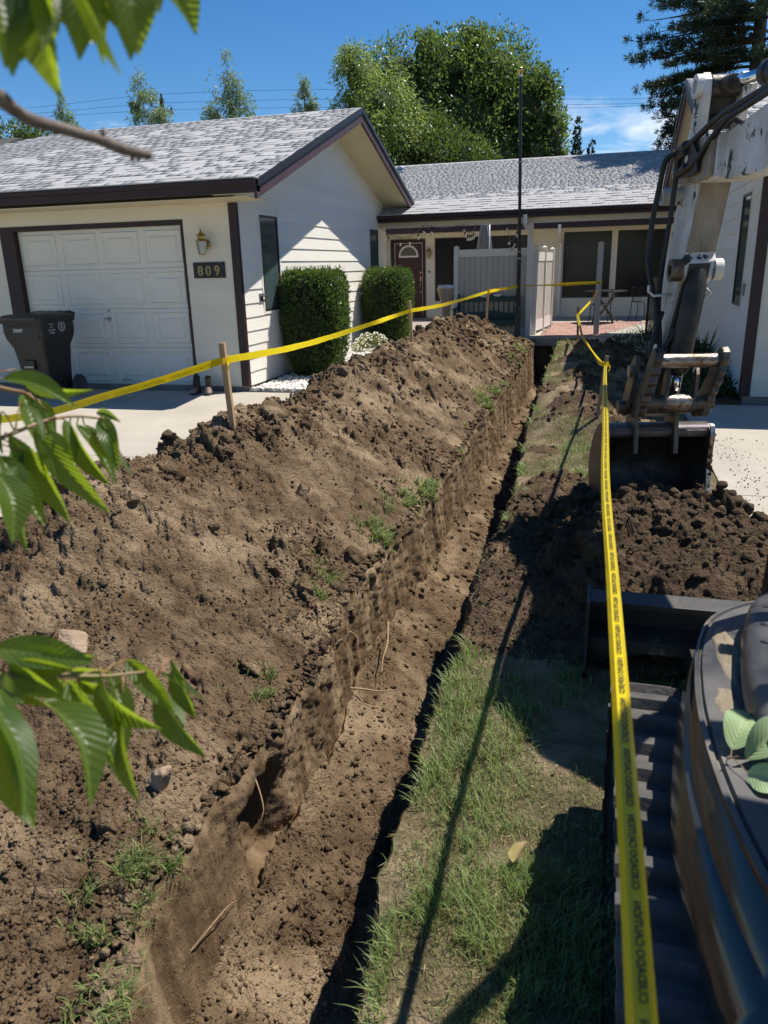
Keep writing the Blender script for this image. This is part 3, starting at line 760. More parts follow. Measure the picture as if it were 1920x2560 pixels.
def shingle_tabs(parent, O, E, S, Nn, W, Ls, keep, expo=.145, singles=300, seed=1, start=0.0, thick=1.0):
    """laminated shingles: every tab is its own thin wedge; the ones that show largest are objects"""
    r = np.random.RandomState(seed); O = np.array(O); E = np.array(E); S = np.array(S); Nn = np.array(Nn)
    tabs = []
    nrow = int(Ls/expo)
    for k in range(nrow+1):
        s0 = k*expo + start; e = -r.rand()*.3
        while e < W:
            wd = r.choice([.09,.12,.15,.18,.22]); hi = r.rand() < .5
            if keep(e, s0) and keep(e+wd, s0+expo*.5) and s0 + expo*.5 < Ls: tabs.append((max(e, 0), s0, min(e+wd, W)-max(e, 0), 0.0088*thick if hi else .0042*thick))
            e += wd
    tabs = [t for t in tabs if t[2] > .02]
    cam_p = np.array([0,0,1.6])
    P = np.array([O + E*t[0] + S*t[1] for t in tabs]); d = np.linalg.norm(P - cam_p, axis=1)
    sz = np.array([t[2] for t in tabs])/d
    order = np.argsort(-sz); pick = set(order[:singles].tolist())
    def geo(t, rel):
        e, s, wd, th = t; ln = expo*1.06; g = .0018
        vs = [E*g + 0*S, E*(wd-g), E*(wd-g) + S*ln, E*g + S*ln]
        vs = [v + Nn*.001 for v in vs] + [E*g + Nn*th, E*(wd-g) + Nn*th, E*(wd-g) + S*ln + Nn*.004, E*g + S*ln + Nn*.004]
        return [v + rel for v in vs]
    FC = [(4,5,6,7),(0,1,5,4),(1,2,6,5),(3,0,4,7)]
    cache = {}; porg = np.array(ORG[parent.name]); RV = []; RF = []
    for i, t in enumerate(tabs):
        base = O + E*t[0] + S*t[1]
        if i in pick:
            key = (round(t[2], 3), t[3])
            if key not in cache: 
                me = bpy.data.meshes.new('shingle'); me.from_pydata([tuple(v) for v in geo(t, 0)], [], FC); me.materials.append(M_SHIN); me.materials.append(M_EDGE); me.polygons[1].material_index = 1; me.update(); cache[key] = me
            place('shingle', cache[key], parent, tuple(base - porg))
        else:
            o = len(RV); RV.extend(geo(t, base - porg)); RF.extend([tuple(q+o for q in f) for f in FC])
    if RV:
        me = mesh_np('shingles', np.array(RV), np.array(RF), M_SHIN); me.materials.append(M_EDGE); me.polygons.foreach_set('material_index', (np.arange(len(RF)) % 4 == 1).astype(np.int32)); o = place('shingles', me, parent); tag(o, kind='stuff')

SL = .3356; SLN = math.hypot(1, SL)
def garage(s, xs, yf, label, front):
    g = thing('garage', label, 'garage', (xs, yf, 0))
    X = lambda a: xs + s*a
    def bx(x0, x1): return (min(X(x0),X(x1)), max(X(x0),X(x1)))
    back = 7.25; apex = 3.73; ov = .62; eb = -.65; ez = 2.60; rz = ez + SL*(apex-eb); roofz = lambda b: ez + SL*(b-eb) if b < apex else rz - SL*(b-apex)
    ins = -8.2     # depth of the building away from the courtyard
    # foundation
    mb = MB(); x0, x1 = bx(ins, -.015); mb.box(x0, x1, yf+.012, yf+back, -.12, .062); build('foundation', mb, M_FND, g)
    # side wall sheet and its boards
    und = lambda b: roofz(b) - .10
    poly = [(yf+.02,.062),(yf+back,.062),(yf+back,und(back)),(yf+apex,und(apex)),(yf+.02,und(.02))]
    sw = build('side_wall', MB().prism(poly, lambda c, z, d: (X(d), c, z), -.10, 0), M_SIDY, g)
    wz0, wz1 = 1.03, 2.315; wins = [(yf+.70, yf+1.32), (yf+6.02, yf+6.62)]
    holes = [(a-.045, b+.045, wz0-.045, wz1+.045) for a, b in wins]
    gab = lambda z: (yf + .03 if z < und(0) else yf + (z+.10-ez)/SL + eb, yf + back if z < und(back) else yf + apex + (rz-z-.10)/SL)
    lap_wall(sw, 'X', xs, s, yf+.045, yf+back, .07, und(apex)-.02, M_SIDY, holes, gab)
    for a, b in wins:
        mb = MB(); f = wall_fn('X', xs, s); t = .04
        for q in ((a-t,b+t,wz0-t,wz0),(a-t,b+t,wz1,wz1+t),(a-t,a,wz0,wz1),(b,b+t,wz0,wz1)):
            mb.prism([(q[0],q[2]),(q[1],q[2]),(q[1],q[3]),(q[0],q[3])], f, 0.0, .019)
        build('window_casing', mb, M_SIDY, g)
        window(g, 'X', xs, s, a, b, wz0, wz1, M_GLASS_T, fr=.03)
    # corner trim
    mb = MB(); x0, x1 = bx(-.085, .026); mb.box(x0, x1, yf-.030, yf-.001, .07, 2.42); x0, x1 = bx(.001, .026); mb.box(x0, x1, yf-.001, yf+.045, .07, 2.42)
    build('corner_trim', mb, M_TRIM, g, bevel=.004)
    # front wall
    x0, x1 = bx(ins, -.001)
    if front:
        dx0, dx1, dz = -8.11, -5.47, 2.19
        mb = MB(); mb.box(x0, dx0-.22, yf+.0, yf+.10, .062, 2.56); mb.box(dx1+.03, x1, yf+.0, yf+.10, .062, 2.56); mb.box(dx0-.22, dx1+.03, yf+.0, yf+.10, dz+.06, 2.56)
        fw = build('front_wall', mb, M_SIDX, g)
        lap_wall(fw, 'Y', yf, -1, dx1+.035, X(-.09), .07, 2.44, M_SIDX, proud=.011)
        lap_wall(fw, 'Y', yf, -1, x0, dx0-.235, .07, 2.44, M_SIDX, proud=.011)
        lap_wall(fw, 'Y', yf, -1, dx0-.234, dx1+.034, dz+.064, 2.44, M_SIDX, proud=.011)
        mb = MB(); mb.box(dx0-.23, dx1+.03, yf-.022, yf+.12, dz, dz+.06); mb.box(dx0-.23, dx0, yf-.022, yf+.12, .045, dz); mb.box(dx1, dx1+.03, yf-.022, yf+.12, .0, dz)
        build('door_trim', mb, M_TRIM, g, bevel=.003)
        gd = MB(); cw = (dx1-dx0)/4; rh = (dz-.045)/4
        for k in range(4): gd.box(dx0+.002, dx1-.002, yf+.072, yf+.115, .045+k*rh+.004, .045+(k+1)*rh-.004)
        gd.box(dx0, dx1, yf+.09, yf+.118, .012, dz)
        D = build('garage_door', gd, M_GDOOR, g, bevel=.002)
        def panel():
            wd, ht = cw*.86, rh*.80
            def ring(i, d): return [(-wd/2+i, d, -ht/2+i), (wd/2-i, d, -ht/2+i), (wd/2-i, d, ht/2-i), (-wd/2+i, d, ht/2-i)]
            rs = [ring(0, .006), ring(0, -.002), ring(.008, -.013), ring(.018, -.013), ring(.034, .004), ring(.060, .004), ring(.098, -.013)]
            vs = [p for q in rs for p in q]; fs = []
            for i in range(len(rs)-1):
                for k in range(4): fs.append((i*4+k, i*4+(k+1)%4, i*4+4+(k+1)%4, i*4+4+k))
            fs.append(tuple(range(len(vs)-4, len(vs))))
            return MB().raw(vs, fs)
        me = None
        for c in range(4):
            for k in range(4):
                ctr = Vector((dx0 + cw*(c+.5), yf+.072, .045 + rh*(k+.5)))
                if me is None:
                    mb = panel(); mb.v = [tuple(Vector(p)+ctr) for p in mb.v]; o = build('door_panel', mb, M_GDOOR, D)
                    me = o.data; off = ctr.copy()
                else: place('door_panel', me, D, tuple(ctr-off))
        hx = dx0 + cw*2 + .01
        build('door_handle', MB().lathe([(.0,.0),(.026,.0),(.026,-.012),(.012,-.03),(.0,-.03)], (hx, yf+.072, .98), 12, 'Y').bar((hx-.07,yf+.035,.985),(hx+.02,yf+.035,.985),.012,.016).lathe([(0,0),(.022,0),(.018,-.012),(0,-.012)], (hx+.0, yf+.072, 1.09), 12, 'Y'), M_CHROME, D, True, sharp=.6)
        build('lift_handle', MB().bar((hx+.10,yf+.05,.13),(hx+.23,yf+.05,.13),.02,.02), M_CHROME, D)
        # porch lamp
        lx, lz, ly = -5.115, 1.93, yf-.012
        L_ = build('wall_lamp', MB().lathe([(0,0),(.062,0),(.062,-.014),(.045,-.026),(.02,-.034),(0,-.034)], (lx, ly, lz), 20, 'Y').tube([(lx,ly-.02,lz),(lx-.0,ly-.08,lz+.05),(lx,ly-.13,lz+.075)], .011, 8)
            .lathe([(.012,.0),(.016,.012),(.004,.022),(.010,.034),(0,.046)], (lx, ly-.13, lz+.155), 10).lathe([(.07,0),(.055,.02),(.02,.04),(.012,.05)], (lx, ly-.13, lz+.105), 4)
            .lathe([(.078,0),(.084,.004),(.05,.035),(.05,.062),(.062,.068),(.064,.075)], (lx, ly-.13, lz+.035), 4).lathe([(.052,-.006),(.056,0),(.05,.005)], (lx, ly-.13, lz-.125), 4), M_BRASS, g, True, sharp=.5)
        for k in range(4):
            an = PI/4+ PI/2*k
            a = Vector((.078*math.cos(an-PI/4), .078*math.sin(an-PI/4), lz+.036)); b = Vector((.052*math.cos(an-PI/4), .052*math.sin(an-PI/4), lz-.12))
            o_ = Vector((lx, ly-.13, 0)); build('lamp_bar', MB().tube([o_+a, o_+b], .004, 5), M_BRASS, L_)
        build('lamp_glass', MB().lathe([(.074,.034),(.049,-.119)], (lx, ly-.13, lz), 4), M_LGLASS, L_)
        build('lamp_drop', MB().tube([(lx-.018,ly-.13,lz-.12),(lx-.018,ly-.13,lz-.185)], .0045, 6).tube([(lx+.012,ly-.13,lz-.12),(lx+.012,ly-.13,lz-.19)], .0045, 6), M_LGLASS, L_)
        # house number
        px0, px1, pz0, pz1 = -5.33, -4.87, 1.505, 1.705
        pl = build('house_number_plaque', MB().box(px0, px1, yf-.028, yf-.0125, pz0, pz1), M_BLACK, g, bevel=.002)
        adv = 0
        for ch, cx in (('8', -5.268), ('0', -5.150), ('9', -5.022)):
            V, F = text_geo(ch, .172, .004, 0, .0045)
            mb = MB().raw([(cx + v[0]*.98, yf-.0325 - v[2], pz0+.036 + v[1]) for v in V], F); build('numeral', mb, M_GOLD, pl)
        mb = MB()
        for sx in (px0+.045, px1-.055):
            for sz in (pz0+.018, pz1-.018): mb.lathe([(0,0),(.005,0),(.003,-.003),(0,-.003)], (sx, yf-.028, sz), 8, 'Y')
        build('screws', mb, M_CHROME, pl)
        # mail slot on the side wall
        my, mz = yf+.62, 1.225; f = wall_fn('X', xs, s)
        ms = build('mail_slot', MB().prism([(my-.10,mz-.055),(my+.10,mz-.055),(my+.10,mz+.055),(my-.10,mz+.055)], f, .004, .026), M_CHROME, g, bevel=.004)
        build('slot_flap', MB().prism([(my-.085,mz-.035),(my+.085,mz-.035),(my+.085,mz+.015),(my-.085,mz+.015)], f, .0265, .033), mat('dark_steel_flap', (.06,.06,.06), rough=.3, metal=.8), ms)
        build('slot_label', MB().prism([(my-.005,mz-.03),(my+.045,mz-.03),(my+.05,mz-.012),(my+.04,mz+.005),(my-.005,mz+.005)], f, .0335, .0345), M_WHITE, ms)
    else:
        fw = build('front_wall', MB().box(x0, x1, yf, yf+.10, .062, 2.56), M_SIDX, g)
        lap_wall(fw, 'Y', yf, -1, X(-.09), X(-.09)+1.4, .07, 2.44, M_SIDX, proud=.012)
        f = wall_fn('X', xs, s); my = yf+.52
        build('vent_box', MB().prism([(my-.06,1.16),(my+.06,1.16),(my+.06,1.30),(my-.06,1.30)], f, .004, .03).prism([(my-.04,1.18),(my+.04,1.18),(my+.04,1.28),(my-.04,1.28)], f, .031, .036), mat('grey_vent', (.30,.29,.27), rough=.6), g, bevel=.004)
    build('rear_wall', MB().box(*bx(ins, -.12), yf+back-.1, yf+back, .062, 2.7), M_SIDX, g)
    # soffits, gutter, rakes, roof
    x0, x1 = bx(ins, -.0); gx0, gx1 = bx(ins-3.0, ov)
    build('eave_soffit', MB().box(gx0+(.01 if s > 0 else .16), gx1-(.16 if s > 0 else .01), yf+eb+.10, yf+.0, 2.432, 2.446), M_SOFF, g)
    mb = MB(); pr = [(eb-.02,2.475),(eb+.09,2.475),(eb+.09,2.625),(eb-.055,2.625),(eb-.055,2.565),(eb-.02,2.55)]
    mb.prism(pr, lambda b, z, d: (d, yf+b, z), gx0, gx1); build('gutter', mb, M_TRIM, g, bevel=.004)
    build('drip_edge', MB().box(gx0, gx1+(.0), yf+eb-.062, yf+eb+.06, 2.628, 2.640), mat('pale_drip_edge', (.55,.52,.46), rough=.4, metal=.2), g)
    for sg, nm in ((1,'rake_board'), (-1,'rake_board')):
        b0, b1 = (eb, apex) if sg > 0 else (apex, 2*apex-eb)
        mb = MB(); pp = [(yf+b0, roofz(b0+1e-6*sg)-.20),(yf+b1, roofz(b1)-.20),(yf+b1, roofz(b1)-.055),(yf+b0, roofz(b0+1e-6*sg)-.055)]
        mb.prism(pp, lambda c, z, d: (X(d), c, z), ov-.04, ov); build(nm, mb, M_TRIM2, g, bevel=.003)
        mb = MB(); pp = [(yf+b0, roofz(b0)-.062),(yf+b1, roofz(b1)-.062),(yf+b1, roofz(b1)+.012),(yf+b0, roofz(b0)+.012)]
        mb.prism(pp, lambda c, z, d: (X(d), c, z), ov-.02, ov+.022); build('rake_flashing', mb, M_METAL_DK, g)
        mb = MB(); pp = [(yf+b0+.08*(sg>0), roofz(b0)-.135),(yf+b1, roofz(b1)-.135),(yf+b1, roofz(b1)-.12),(yf+b0+.08*(sg>0), roofz(b0)-.12)]
        mb.prism(pp, lambda c, z, d: (X(d), c, z), .0, ov-.041); build('rake_soffit', mb, M_SOFF, g)
    # roof planes: hip at the far end
    rl = 5.69; W = ins*-1
    mb = MB(); e0 = X(ov); r1 = X(ov-rl); h1 = X(ov-rl-(apex-eb)); 
    A = (e0, yf+eb-.03, ez); Bq = (e0, yf+apex, rz); Cc = (r1, yf+apex, rz); Dd = (h1, yf+eb-.03, ez); Ee = (e0, yf+2*apex-eb, ez); Ff = (h1, yf+2*apex-eb, ez)
    for q in ((A,Bq,Cc,Dd),(Bq,Ee,Ff,Cc),(Dd,Cc,Ff)):
        mb.raw(list(q)+[(p[0],p[1],p[2]-.05) for p in q], [tuple(range(len(q))), tuple(range(2*len(q)-1,len(q)-1,-1))] + [(i,(i+1)%len(q),len(q)+(i+1)%len(q),len(q)+i) for i in range(len(q))])
    rf = build('roof', mb, M_ROOFB, g)
    Sv = (0, 1/SLN, SL/SLN); Nv = (0, -SL/SLN, 1/SLN); Ls = (apex-eb+.03)*SLN
    Wt = rl + (apex-eb); start = X(ov)-s*Wt if s > 0 else X(ov)
    def keep(e, q):
        a = (Wt-e) if s > 0 else e               # distance from the rake
        return a <= rl + (apex-eb) - q/SLN + .05
    if front: shingle_tabs(rf, (start, yf+eb-.035, ez+.004), (1,0,0), Sv, Nv, Wt, Ls, keep, singles=300, seed=5)
    else: shingle_tabs(rf, (start, yf+eb-.035, ez+.004), (1,0,0), Sv, Nv, 3.2, Ls, lambda e, q: True, singles=220, seed=6)
    mb = MB()
    for k in range(int(rl/.14)):
        x = X(ov) - s*.14*k; xx0, xx1 = min(x, x-s*.17), max(x, x-s*.17)
        mb.raw([(xx0,yf+apex-.13,rz-.030),(xx1,yf+apex-.13,rz-.036),(xx1,yf+apex,rz+.016),(xx0,yf+apex,rz+.024),(xx0,yf+apex+.13,rz-.030),(xx1,yf+apex+.13,rz-.036)], [(0,1,2,3),(3,2,5,4)])
    build('ridge_cap', mb, M_SHIN, rf)
    return g
GAR = garage(1, -4.67, 9.67, 'left garage wing with the white sectional door and number 809', True)
GAR2 = garage(-1, 1.57, 9.58, 'right garage wing behind the excavator arm, shaded side wall', False)

# ------------------------------------------------------------------ the house across the back
HY = 22.3
HOUSE = thing('house', 'low house across the back with dark red front door and wide windows', 'house', (-1.5, HY, 0))
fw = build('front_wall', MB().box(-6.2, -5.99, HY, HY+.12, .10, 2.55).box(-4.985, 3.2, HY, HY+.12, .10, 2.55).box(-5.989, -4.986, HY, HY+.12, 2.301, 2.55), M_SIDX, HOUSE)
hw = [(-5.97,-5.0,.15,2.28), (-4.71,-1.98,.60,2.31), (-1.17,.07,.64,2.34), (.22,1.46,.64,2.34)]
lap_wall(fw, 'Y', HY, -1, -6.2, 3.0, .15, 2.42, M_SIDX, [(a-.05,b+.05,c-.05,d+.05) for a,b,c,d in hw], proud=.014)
for a, b, c, d in hw[1:]:
    mb = MB(); f = wall_fn('Y', HY, -1); t = .05
    for q in ((a-t,b+t,c-t,c),(a-t,b+t,d,d+t),(a-t,a,c,d),(b,b+t,c,d)): mb.prism([(q[0],q[2]),(q[1],q[2]),(q[1],q[3]),(q[0],q[3])], f, 0, .018)
    build('window_casing', mb, M_SIDX, HOUSE)
    window(HOUSE, 'Y', HY, -1, a, b, c, d, M_GLASS_B, fr=.03, mull=((-3.3,) if b < -1.5 else ()))
build('porch_side_wall', MB().box(-6.30, -6.2, 16.95, HY, .05, 2.55), M_SIDY, HOUSE)
# front door
D = build('front_door', MB().box(-5.88, -5.075, HY+.02, HY+.06, .19, 2.19), M_DOOR, HOUSE, bevel=.003)
mb = MB()
for a, b in ((-5.99,-5.89),(-5.065,-4.985)): mb.box(a, b, HY-.035, HY+.05, .15, 2.30)
mb.box(-5.889, -5.066, HY-.035, HY+.05, 2.20, 2.30); build('door_frame', mb, M_TRIM, HOUSE, bevel=.004)
mb = MB()
for a, b in ((-5.888,-5.872),(-5.083,-5.067)): mb.box(a, b, HY-.0, HY+.05, .19, 2.195)
mb.box(-5.871, -5.084, HY-.0, HY+.05, 2.185, 2.199); build('door_stop', mb, M_WHITE, HOUSE)
build('threshold', MB().box(-5.99, -4.985, HY-.10, HY+.05, .15, .19), M_METAL_DK, HOUSE)
for x in (-5.72, -5.37):
    for z0, z1 in ((.32,.86),(1.0,1.72)):
        mb = MB()
        for a, b, c, d in ((x-.14,x+.14,z0,z0+.02),(x-.14,x+.14,z1-.02,z1),(x-.14,x-.12,z0+.02,z1-.02),(x+.12,x+.14,z0+.02,z1-.02)): mb.box(a+.1, b+.1, HY+.012, HY+.0199, c, d)
        build('door_moulding', mb, M_DOOR, D)
fc = (-5.477, 1.86); R0 = .285; n = 18
mb = MB(); pts = [(fc[0]+R0*math.cos(PI*k/n), fc[1]+R0*math.sin(PI*k/n)) for k in range(n+1)]; pin = [(fc[0]+(R0-.05)*math.cos(PI*k/n), fc[1]+(R0-.05)*math.sin(PI*k/n)) for k in range(n+1)]
for k in range(n): mb.prism([pts[k],pts[k+1],pin[k+1],pin[k]], lambda x, z, d: (x, d, z), HY-.005, HY+.02)
mb.box(fc[0]-R0, fc[0]+R0, HY-.005, HY+.0199, fc[1]-.05, fc[1]-.001); FAN = build('fan_light', mb, M_WHITE, D)
build('fan_pane', MB().prism(pin, lambda x, z, d: (x, d, z), HY+.008, HY+.019), mat('leaded_glass', (.07,.065,.05), rough=.12), FAN)
mb = MB()
for k in range(1, 8):
    a = PI*k/8; mb.bar((fc[0]+.05*math.cos(a), HY+.005, fc[1]+.05*math.sin(a)), (fc[0]+.225*math.cos(a+.15), HY+.005, fc[1]+.225*math.sin(a+.15)), .008, .005)
build('lead_came', mb, mat('lead_strip', (.20,.19,.17), rough=.4, metal=.7), FAN)
build('door_handle', MB().box(-5.145,-5.115,HY-.005,HY+.02,1.16,1.30).tube([(-5.13,HY-.01,1.16),(-5.13,HY-.055,1.12),(-5.13,HY-.055,.98),(-5.13,HY-.01,.95)],.009,6).lathe([(0,.02),(.03,.02),(.024,-.02),(0,-.02)],(-5.13,HY,1.40),10,'Y').lathe([(0,.02),(.018,.02),(.018,-.012),(0,-.012)],(-5.13,HY,.86),10,'Y'), M_BRASS, D, True, sharp=.5)
# lamp, door bell
lx, lz, ly = -4.87, 1.90, HY-.012
HL = build('wall_lamp', MB().lathe([(0,0),(.05,0),(.05,-.015),(0,-.03)], (lx,ly,lz+.06), 14, 'Y').lathe([(.07,0),(.04,.04),(.045,.06),(.0,.11)], (lx,ly-.1,lz+.07), 6).lathe([(.045,0),(.04,.01)], (lx,ly-.1,lz-.13), 6).bar((lx,ly,lz+.06),(lx,ly-.1,lz+.12),.015,.015), M_BRASS, HOUSE, True, sharp=.5)
build('lamp_glass', MB().lathe([(.066,.07),(.042,-.12)], (lx,ly-.1,lz), 6), mat('amber_lamp_glass', (.55,.40,.20), rough=.12, trans=.4), HL)
b = build('door_bell', MB().box(-4.895,-4.845,HY-.04,HY-.0145,1.31,1.45), M_WHITE, HOUSE, bevel=.008)
build('bell_camera', MB().box(-4.89,-4.85,HY-.043,HY-.0405,1.385,1.445), M_BLACK, b)
# main roof, its gutter and soffit
EZ, EY, RY = 2.62, 21.46, 28.2
RZ = EZ + SL*(RY-EY)
mb = MB()
for q in (((-9.0,EY,EZ),(5.0,EY,EZ),(5.0,RY,RZ),(-9.0,RY,RZ)), ((-9.0,RY,RZ),(5.0,RY,RZ),(5.0,2*RY-EY,EZ),(-9.0,2*RY-EY,EZ))):
    mb.raw(list(q)+[(p[0],p[1],p[2]-.06) for p in q], [(0,1,2,3),(7,6,5,4),(0,1,5,4),(1,2,6,5),(2,3,7,6),(3,0,4,7)])
HR = build('roof', mb, M_ROOFB, HOUSE)
shingle_tabs(HR, (-8.9, EY-.03, EZ+.004), (1,0,0), (0,1/SLN,SL/SLN), (0,-SL/SLN,1/SLN), 11.6, (RY-EY+.03)*SLN, lambda e, q: True, singles=300, seed=8, thick=1.35)
build('ridge_cap', MB().prism([(RY-.14,RZ-.03),(RY,RZ+.03),(RY+.14,RZ-.03)], lambda y, z, d: (d, y, z), -9, 5), M_SHIN, HR)
build('roof_vent', MB().lathe([(.15,0),(.15,.10),(.11,.14)], (-6.94,27.35,4.56), 16).lathe([(.15,.141),(.14,.20),(.08,.25),(0,.265)], (-6.94,27.35,4.56), 16), M_CHROME, HOUSE, True, sharp=.6)
build('gutter', MB().box(-6.2, 3.0, EY-.08, EY+.03, 2.42, 2.60), M_TRIM, HOUSE, bevel=.006)
build('soffit', MB().box(-6.2, 3.0, EY+.031, HY-.0, 2.43, 2.445), M_SOFF, HOUSE)
build('rear_body', MB().box(-8.6, 4.6, HY+.125, 2*RY-EY-.8, .0, 2.5).prism([(HY+.3,2.5),(2*RY-EY-.9,2.5),(RY,RZ-.4)], lambda y, z, d: (d, y, z), -8.6, -8.5), M_SIDX, HOUSE)
def spout(p, name='downspout', wd=.075, parent=None):
    mb = MB()
    for a, b in zip(p[:-1], p[1:]): mb.bar(a, b, wd, wd*.8, up=(0,1,0) if abs(Vector(b)[2]-Vector(a)[2]) > .15 else (0,0,1))
    return build(name, mb, M_WHITE, parent, bevel=.008)
spout([(-1.245,EY-.10,2.50),(-1.245,EY-.10,2.30),(-1.245,HY-.07,2.08),(-1.245,HY-.07,.18)], parent=HOUSE)

# ---- narrow roofed beam that closes the courtyard in front of the open patio
GATE = thing('porch_beam', 'narrow shingled beam spanning the courtyard between both garage wings', 'beam', (-1.55, 16.4, 0))
bx0, bx1 = -4.645, 1.55
mb = MB().prism([(16.42,2.58),(17.24,2.885),(17.24,2.40),(16.42,2.44)], lambda y, z, d: (d, y, z), bx0, bx1); bm_ = build('beam_body', mb, M_SOFF, GATE)
RS = build('roof', MB().prism([(16.37,2.575),(17.26,2.905),(17.26,2.925),(16.37,2.595)], lambda y, z, d: (d, y, z), bx0+.01, bx1-.01), M_ROOFB, GATE)
q = math.hypot(1, .371); shingle_tabs(RS, (bx0, 16.36, 2.594), (1,0,0), (0,1/q,.371/q), (0,-.371/q,1/q), bx1-bx0, .95, lambda e, s_: True, expo=.15, singles=250, seed=9, thick=1.6)
build('gutter', MB().prism([(16.30,2.45),(16.415,2.45),(16.415,2.585),(16.255,2.585),(16.255,2.525),(16.30,2.51)], lambda y, z, d: (d, y, z), bx0-.06, bx1), M_TRIM, GATE, bevel=.005)
build('drip_edge', MB().box(bx0, bx1, 16.25, 16.40, 2.588, 2.598), mat('pale_drip_edge_b', (.55,.52,.46), rough=.4), GATE)
build('fascia', MB().box(bx0, bx1, 16.425, 16.46, 2.365, 2.437), M_SOFF, GATE)
build('sunlit_line', MB().tube([(bx0+.1,16.44,2.352),(-1.6,16.44,2.350),(bx1,16.44,2.356)], .012, 6), M_WHITE, GATE)  # thin white tube added to draw the sunlit line under the beam
build('column', MB().box(-1.585,-1.475,16.50,16.61,.11,2.40), M_WHITE, GATE, bevel=.008)
spout([(-1.62,16.28,2.50),(-1.62,16.28,2.30),(-1.49,16.46,2.14)], parent=GATE, wd=.085)

# ---- patio: slab, red pavers, aggregate panels
PATIO = tag(slab('patio', -6.2, 1.6, 16.02, 22.29, .142, M_CONC, .16), kind='structure')
M_PAV = mat('red_paver', (.36,.205,.165), (.29,.165,.135), scale=6, rough=.9, bump=.4, bscale=90, rvar=.16, c3=(.42,.36,.29), s3=5, lo3=.52, hi3=.72, bdist=.004)
pb = MB(); pm = None; cnt = 0; r = random.Random(3); rest = MB()
for j in range(26):
    for i in range(13):
        x = -1.28 + i*.202 + (.101 if j % 2 else 0); y = 16.28 + j*.152
        if x + .2 > 1.3: continue
        if x > -.25 + (y-16.3)*.33 and y < 20.6: continue           # aggregate panel cuts the pavers diagonally
        z = .152 + r.uniform(-.003,.003)
        if cnt < 300:
            if pm is None:
                mb = MB().box(x+.002,x+.198,y+.002,y+.148,.13,z); o = build('paver', mb, M_PAV, PATIO, bevel=.004); pm = o.data; p0 = Vector((x,y,z)); cnt += 1
            else: place('paver', pm, PATIO, (x-p0.x, y-p0.y, z-p0.z)); cnt += 1
        else: rest.box(x+.002,x+.198,y+.002,y+.148,.13,z)
if rest.v: tag(build('pavers', rest, M_PAV, PATIO), kind='stuff')
build('aggregate_panel', MB().raw([(-.22,16.25,.150),(1.3,16.25,.150),(1.3,20.6,.150),(1.15,20.6,.150)], [(0,1,2,3)]), mat('grey_aggregate', (.36,.36,.29), (.29,.28,.23), scale=70, rough=.95, bump=.5, bscale=150, bdist=.005), PATIO)
for i in range(4):
    for j in range(3):
        place('paver', pm, PATIO, (-4.55+i*.202-p0.x, 16.25+j*.152-p0.y, .153-p0.z))
build('aggregate_panel', MB().raw([(-3.72,16.04,.149),(-2.6,16.04,.149),(-2.6,21.9,.149),(-5.6,21.9,.149),(-5.6,17.2,.149),(-3.9,17.0,.149)], [(0,1,2,3,4,5)]), M_AGG, PATIO)
# ------------------------------------------------------------------ excavator
M_MACH = mat('worn_white_paint', (.68,.67,.635), (.46,.43,.375), scale=4, rough=.42, bump=.10, bscale=30, c3=(.045,.040,.036), s3=8.5, lo3=.595, hi3=.615, rough2=.6)
M_BELLY = mat('oily_tan_paint', (.40,.34,.26), (.17,.13,.09), scale=3.2, rough=.5, bump=.18, bscale=24, c3=(.040,.033,.027), s3=4.5, lo3=.60, hi3=.74, stretch=(2,2,.8))
M_GREASE = mat('greasy_black_steel', (.022,.020,.019), (.060,.050,.040), scale=7, rough=.45, bump=.3, bscale=40, metal=.2)
M_STEEL = mat('worn_bucket_steel', (.075,.064,.054), (.15,.125,.10), scale=6, rough=.42, bump=.35, bscale=34, metal=.55, c3=(.05,.035,.027), s3=13, lo3=.52, hi3=.66)
M_RUST = mat('rubbed_rusty_pin', (.46,.42,.37), (.18,.11,.07), scale=9, rough=.34, bump=.3, bscale=60, metal=.8, c3=(.10,.055,.030), s3=26, lo3=.54, hi3=.62)
M_ROD = mat('chrome_rod', (.78,.78,.78), rough=.07, metal=1.0)
M_HOSE = mat('black_hose', (.016,.016,.016), (.030,.028,.026), scale=9, rough=.5)
M_RUBBER = mat('dusty_track_rubber', (.040,.039,.038), (.105,.098,.090), scale=5, rough=.72, bump=.5, bscale=45, c3=(.22,.185,.14), s3=9, lo3=.66, hi3=.78, stretch=(1,2.2,1))
M_BODY = mat('dusty_black_plastic', (.022,.024,.027), (.105,.10,.095), scale=3.4, rough=.30, rough2=.72, bump=.14, bscale=38, c3=(.235,.205,.155), s3=4.2, lo3=.56, hi3=.72, spec=.5)
M_SKIRT = mat('scuffed_dark_panel', (.018,.019,.018), (.032,.031,.026), scale=4.0, rough=.08, rough2=.24, bump=.05, bscale=20, spec=.6)
M_MUD = mat('dried_mud', (.27,.225,.16), (.20,.165,.115), scale=22, rough=.95, bump=.7, bscale=80)
M_BLADE = mat('dozer_blade_steel', (.040,.040,.041), (.075,.070,.064), scale=4, rough=.5, bump=.2, bscale=26, metal=.25, c3=(.20,.17,.13), s3=7, lo3=.60, hi3=.70)
M_DECAL = mat('dark_decal', (.012,.012,.016), rough=.5)

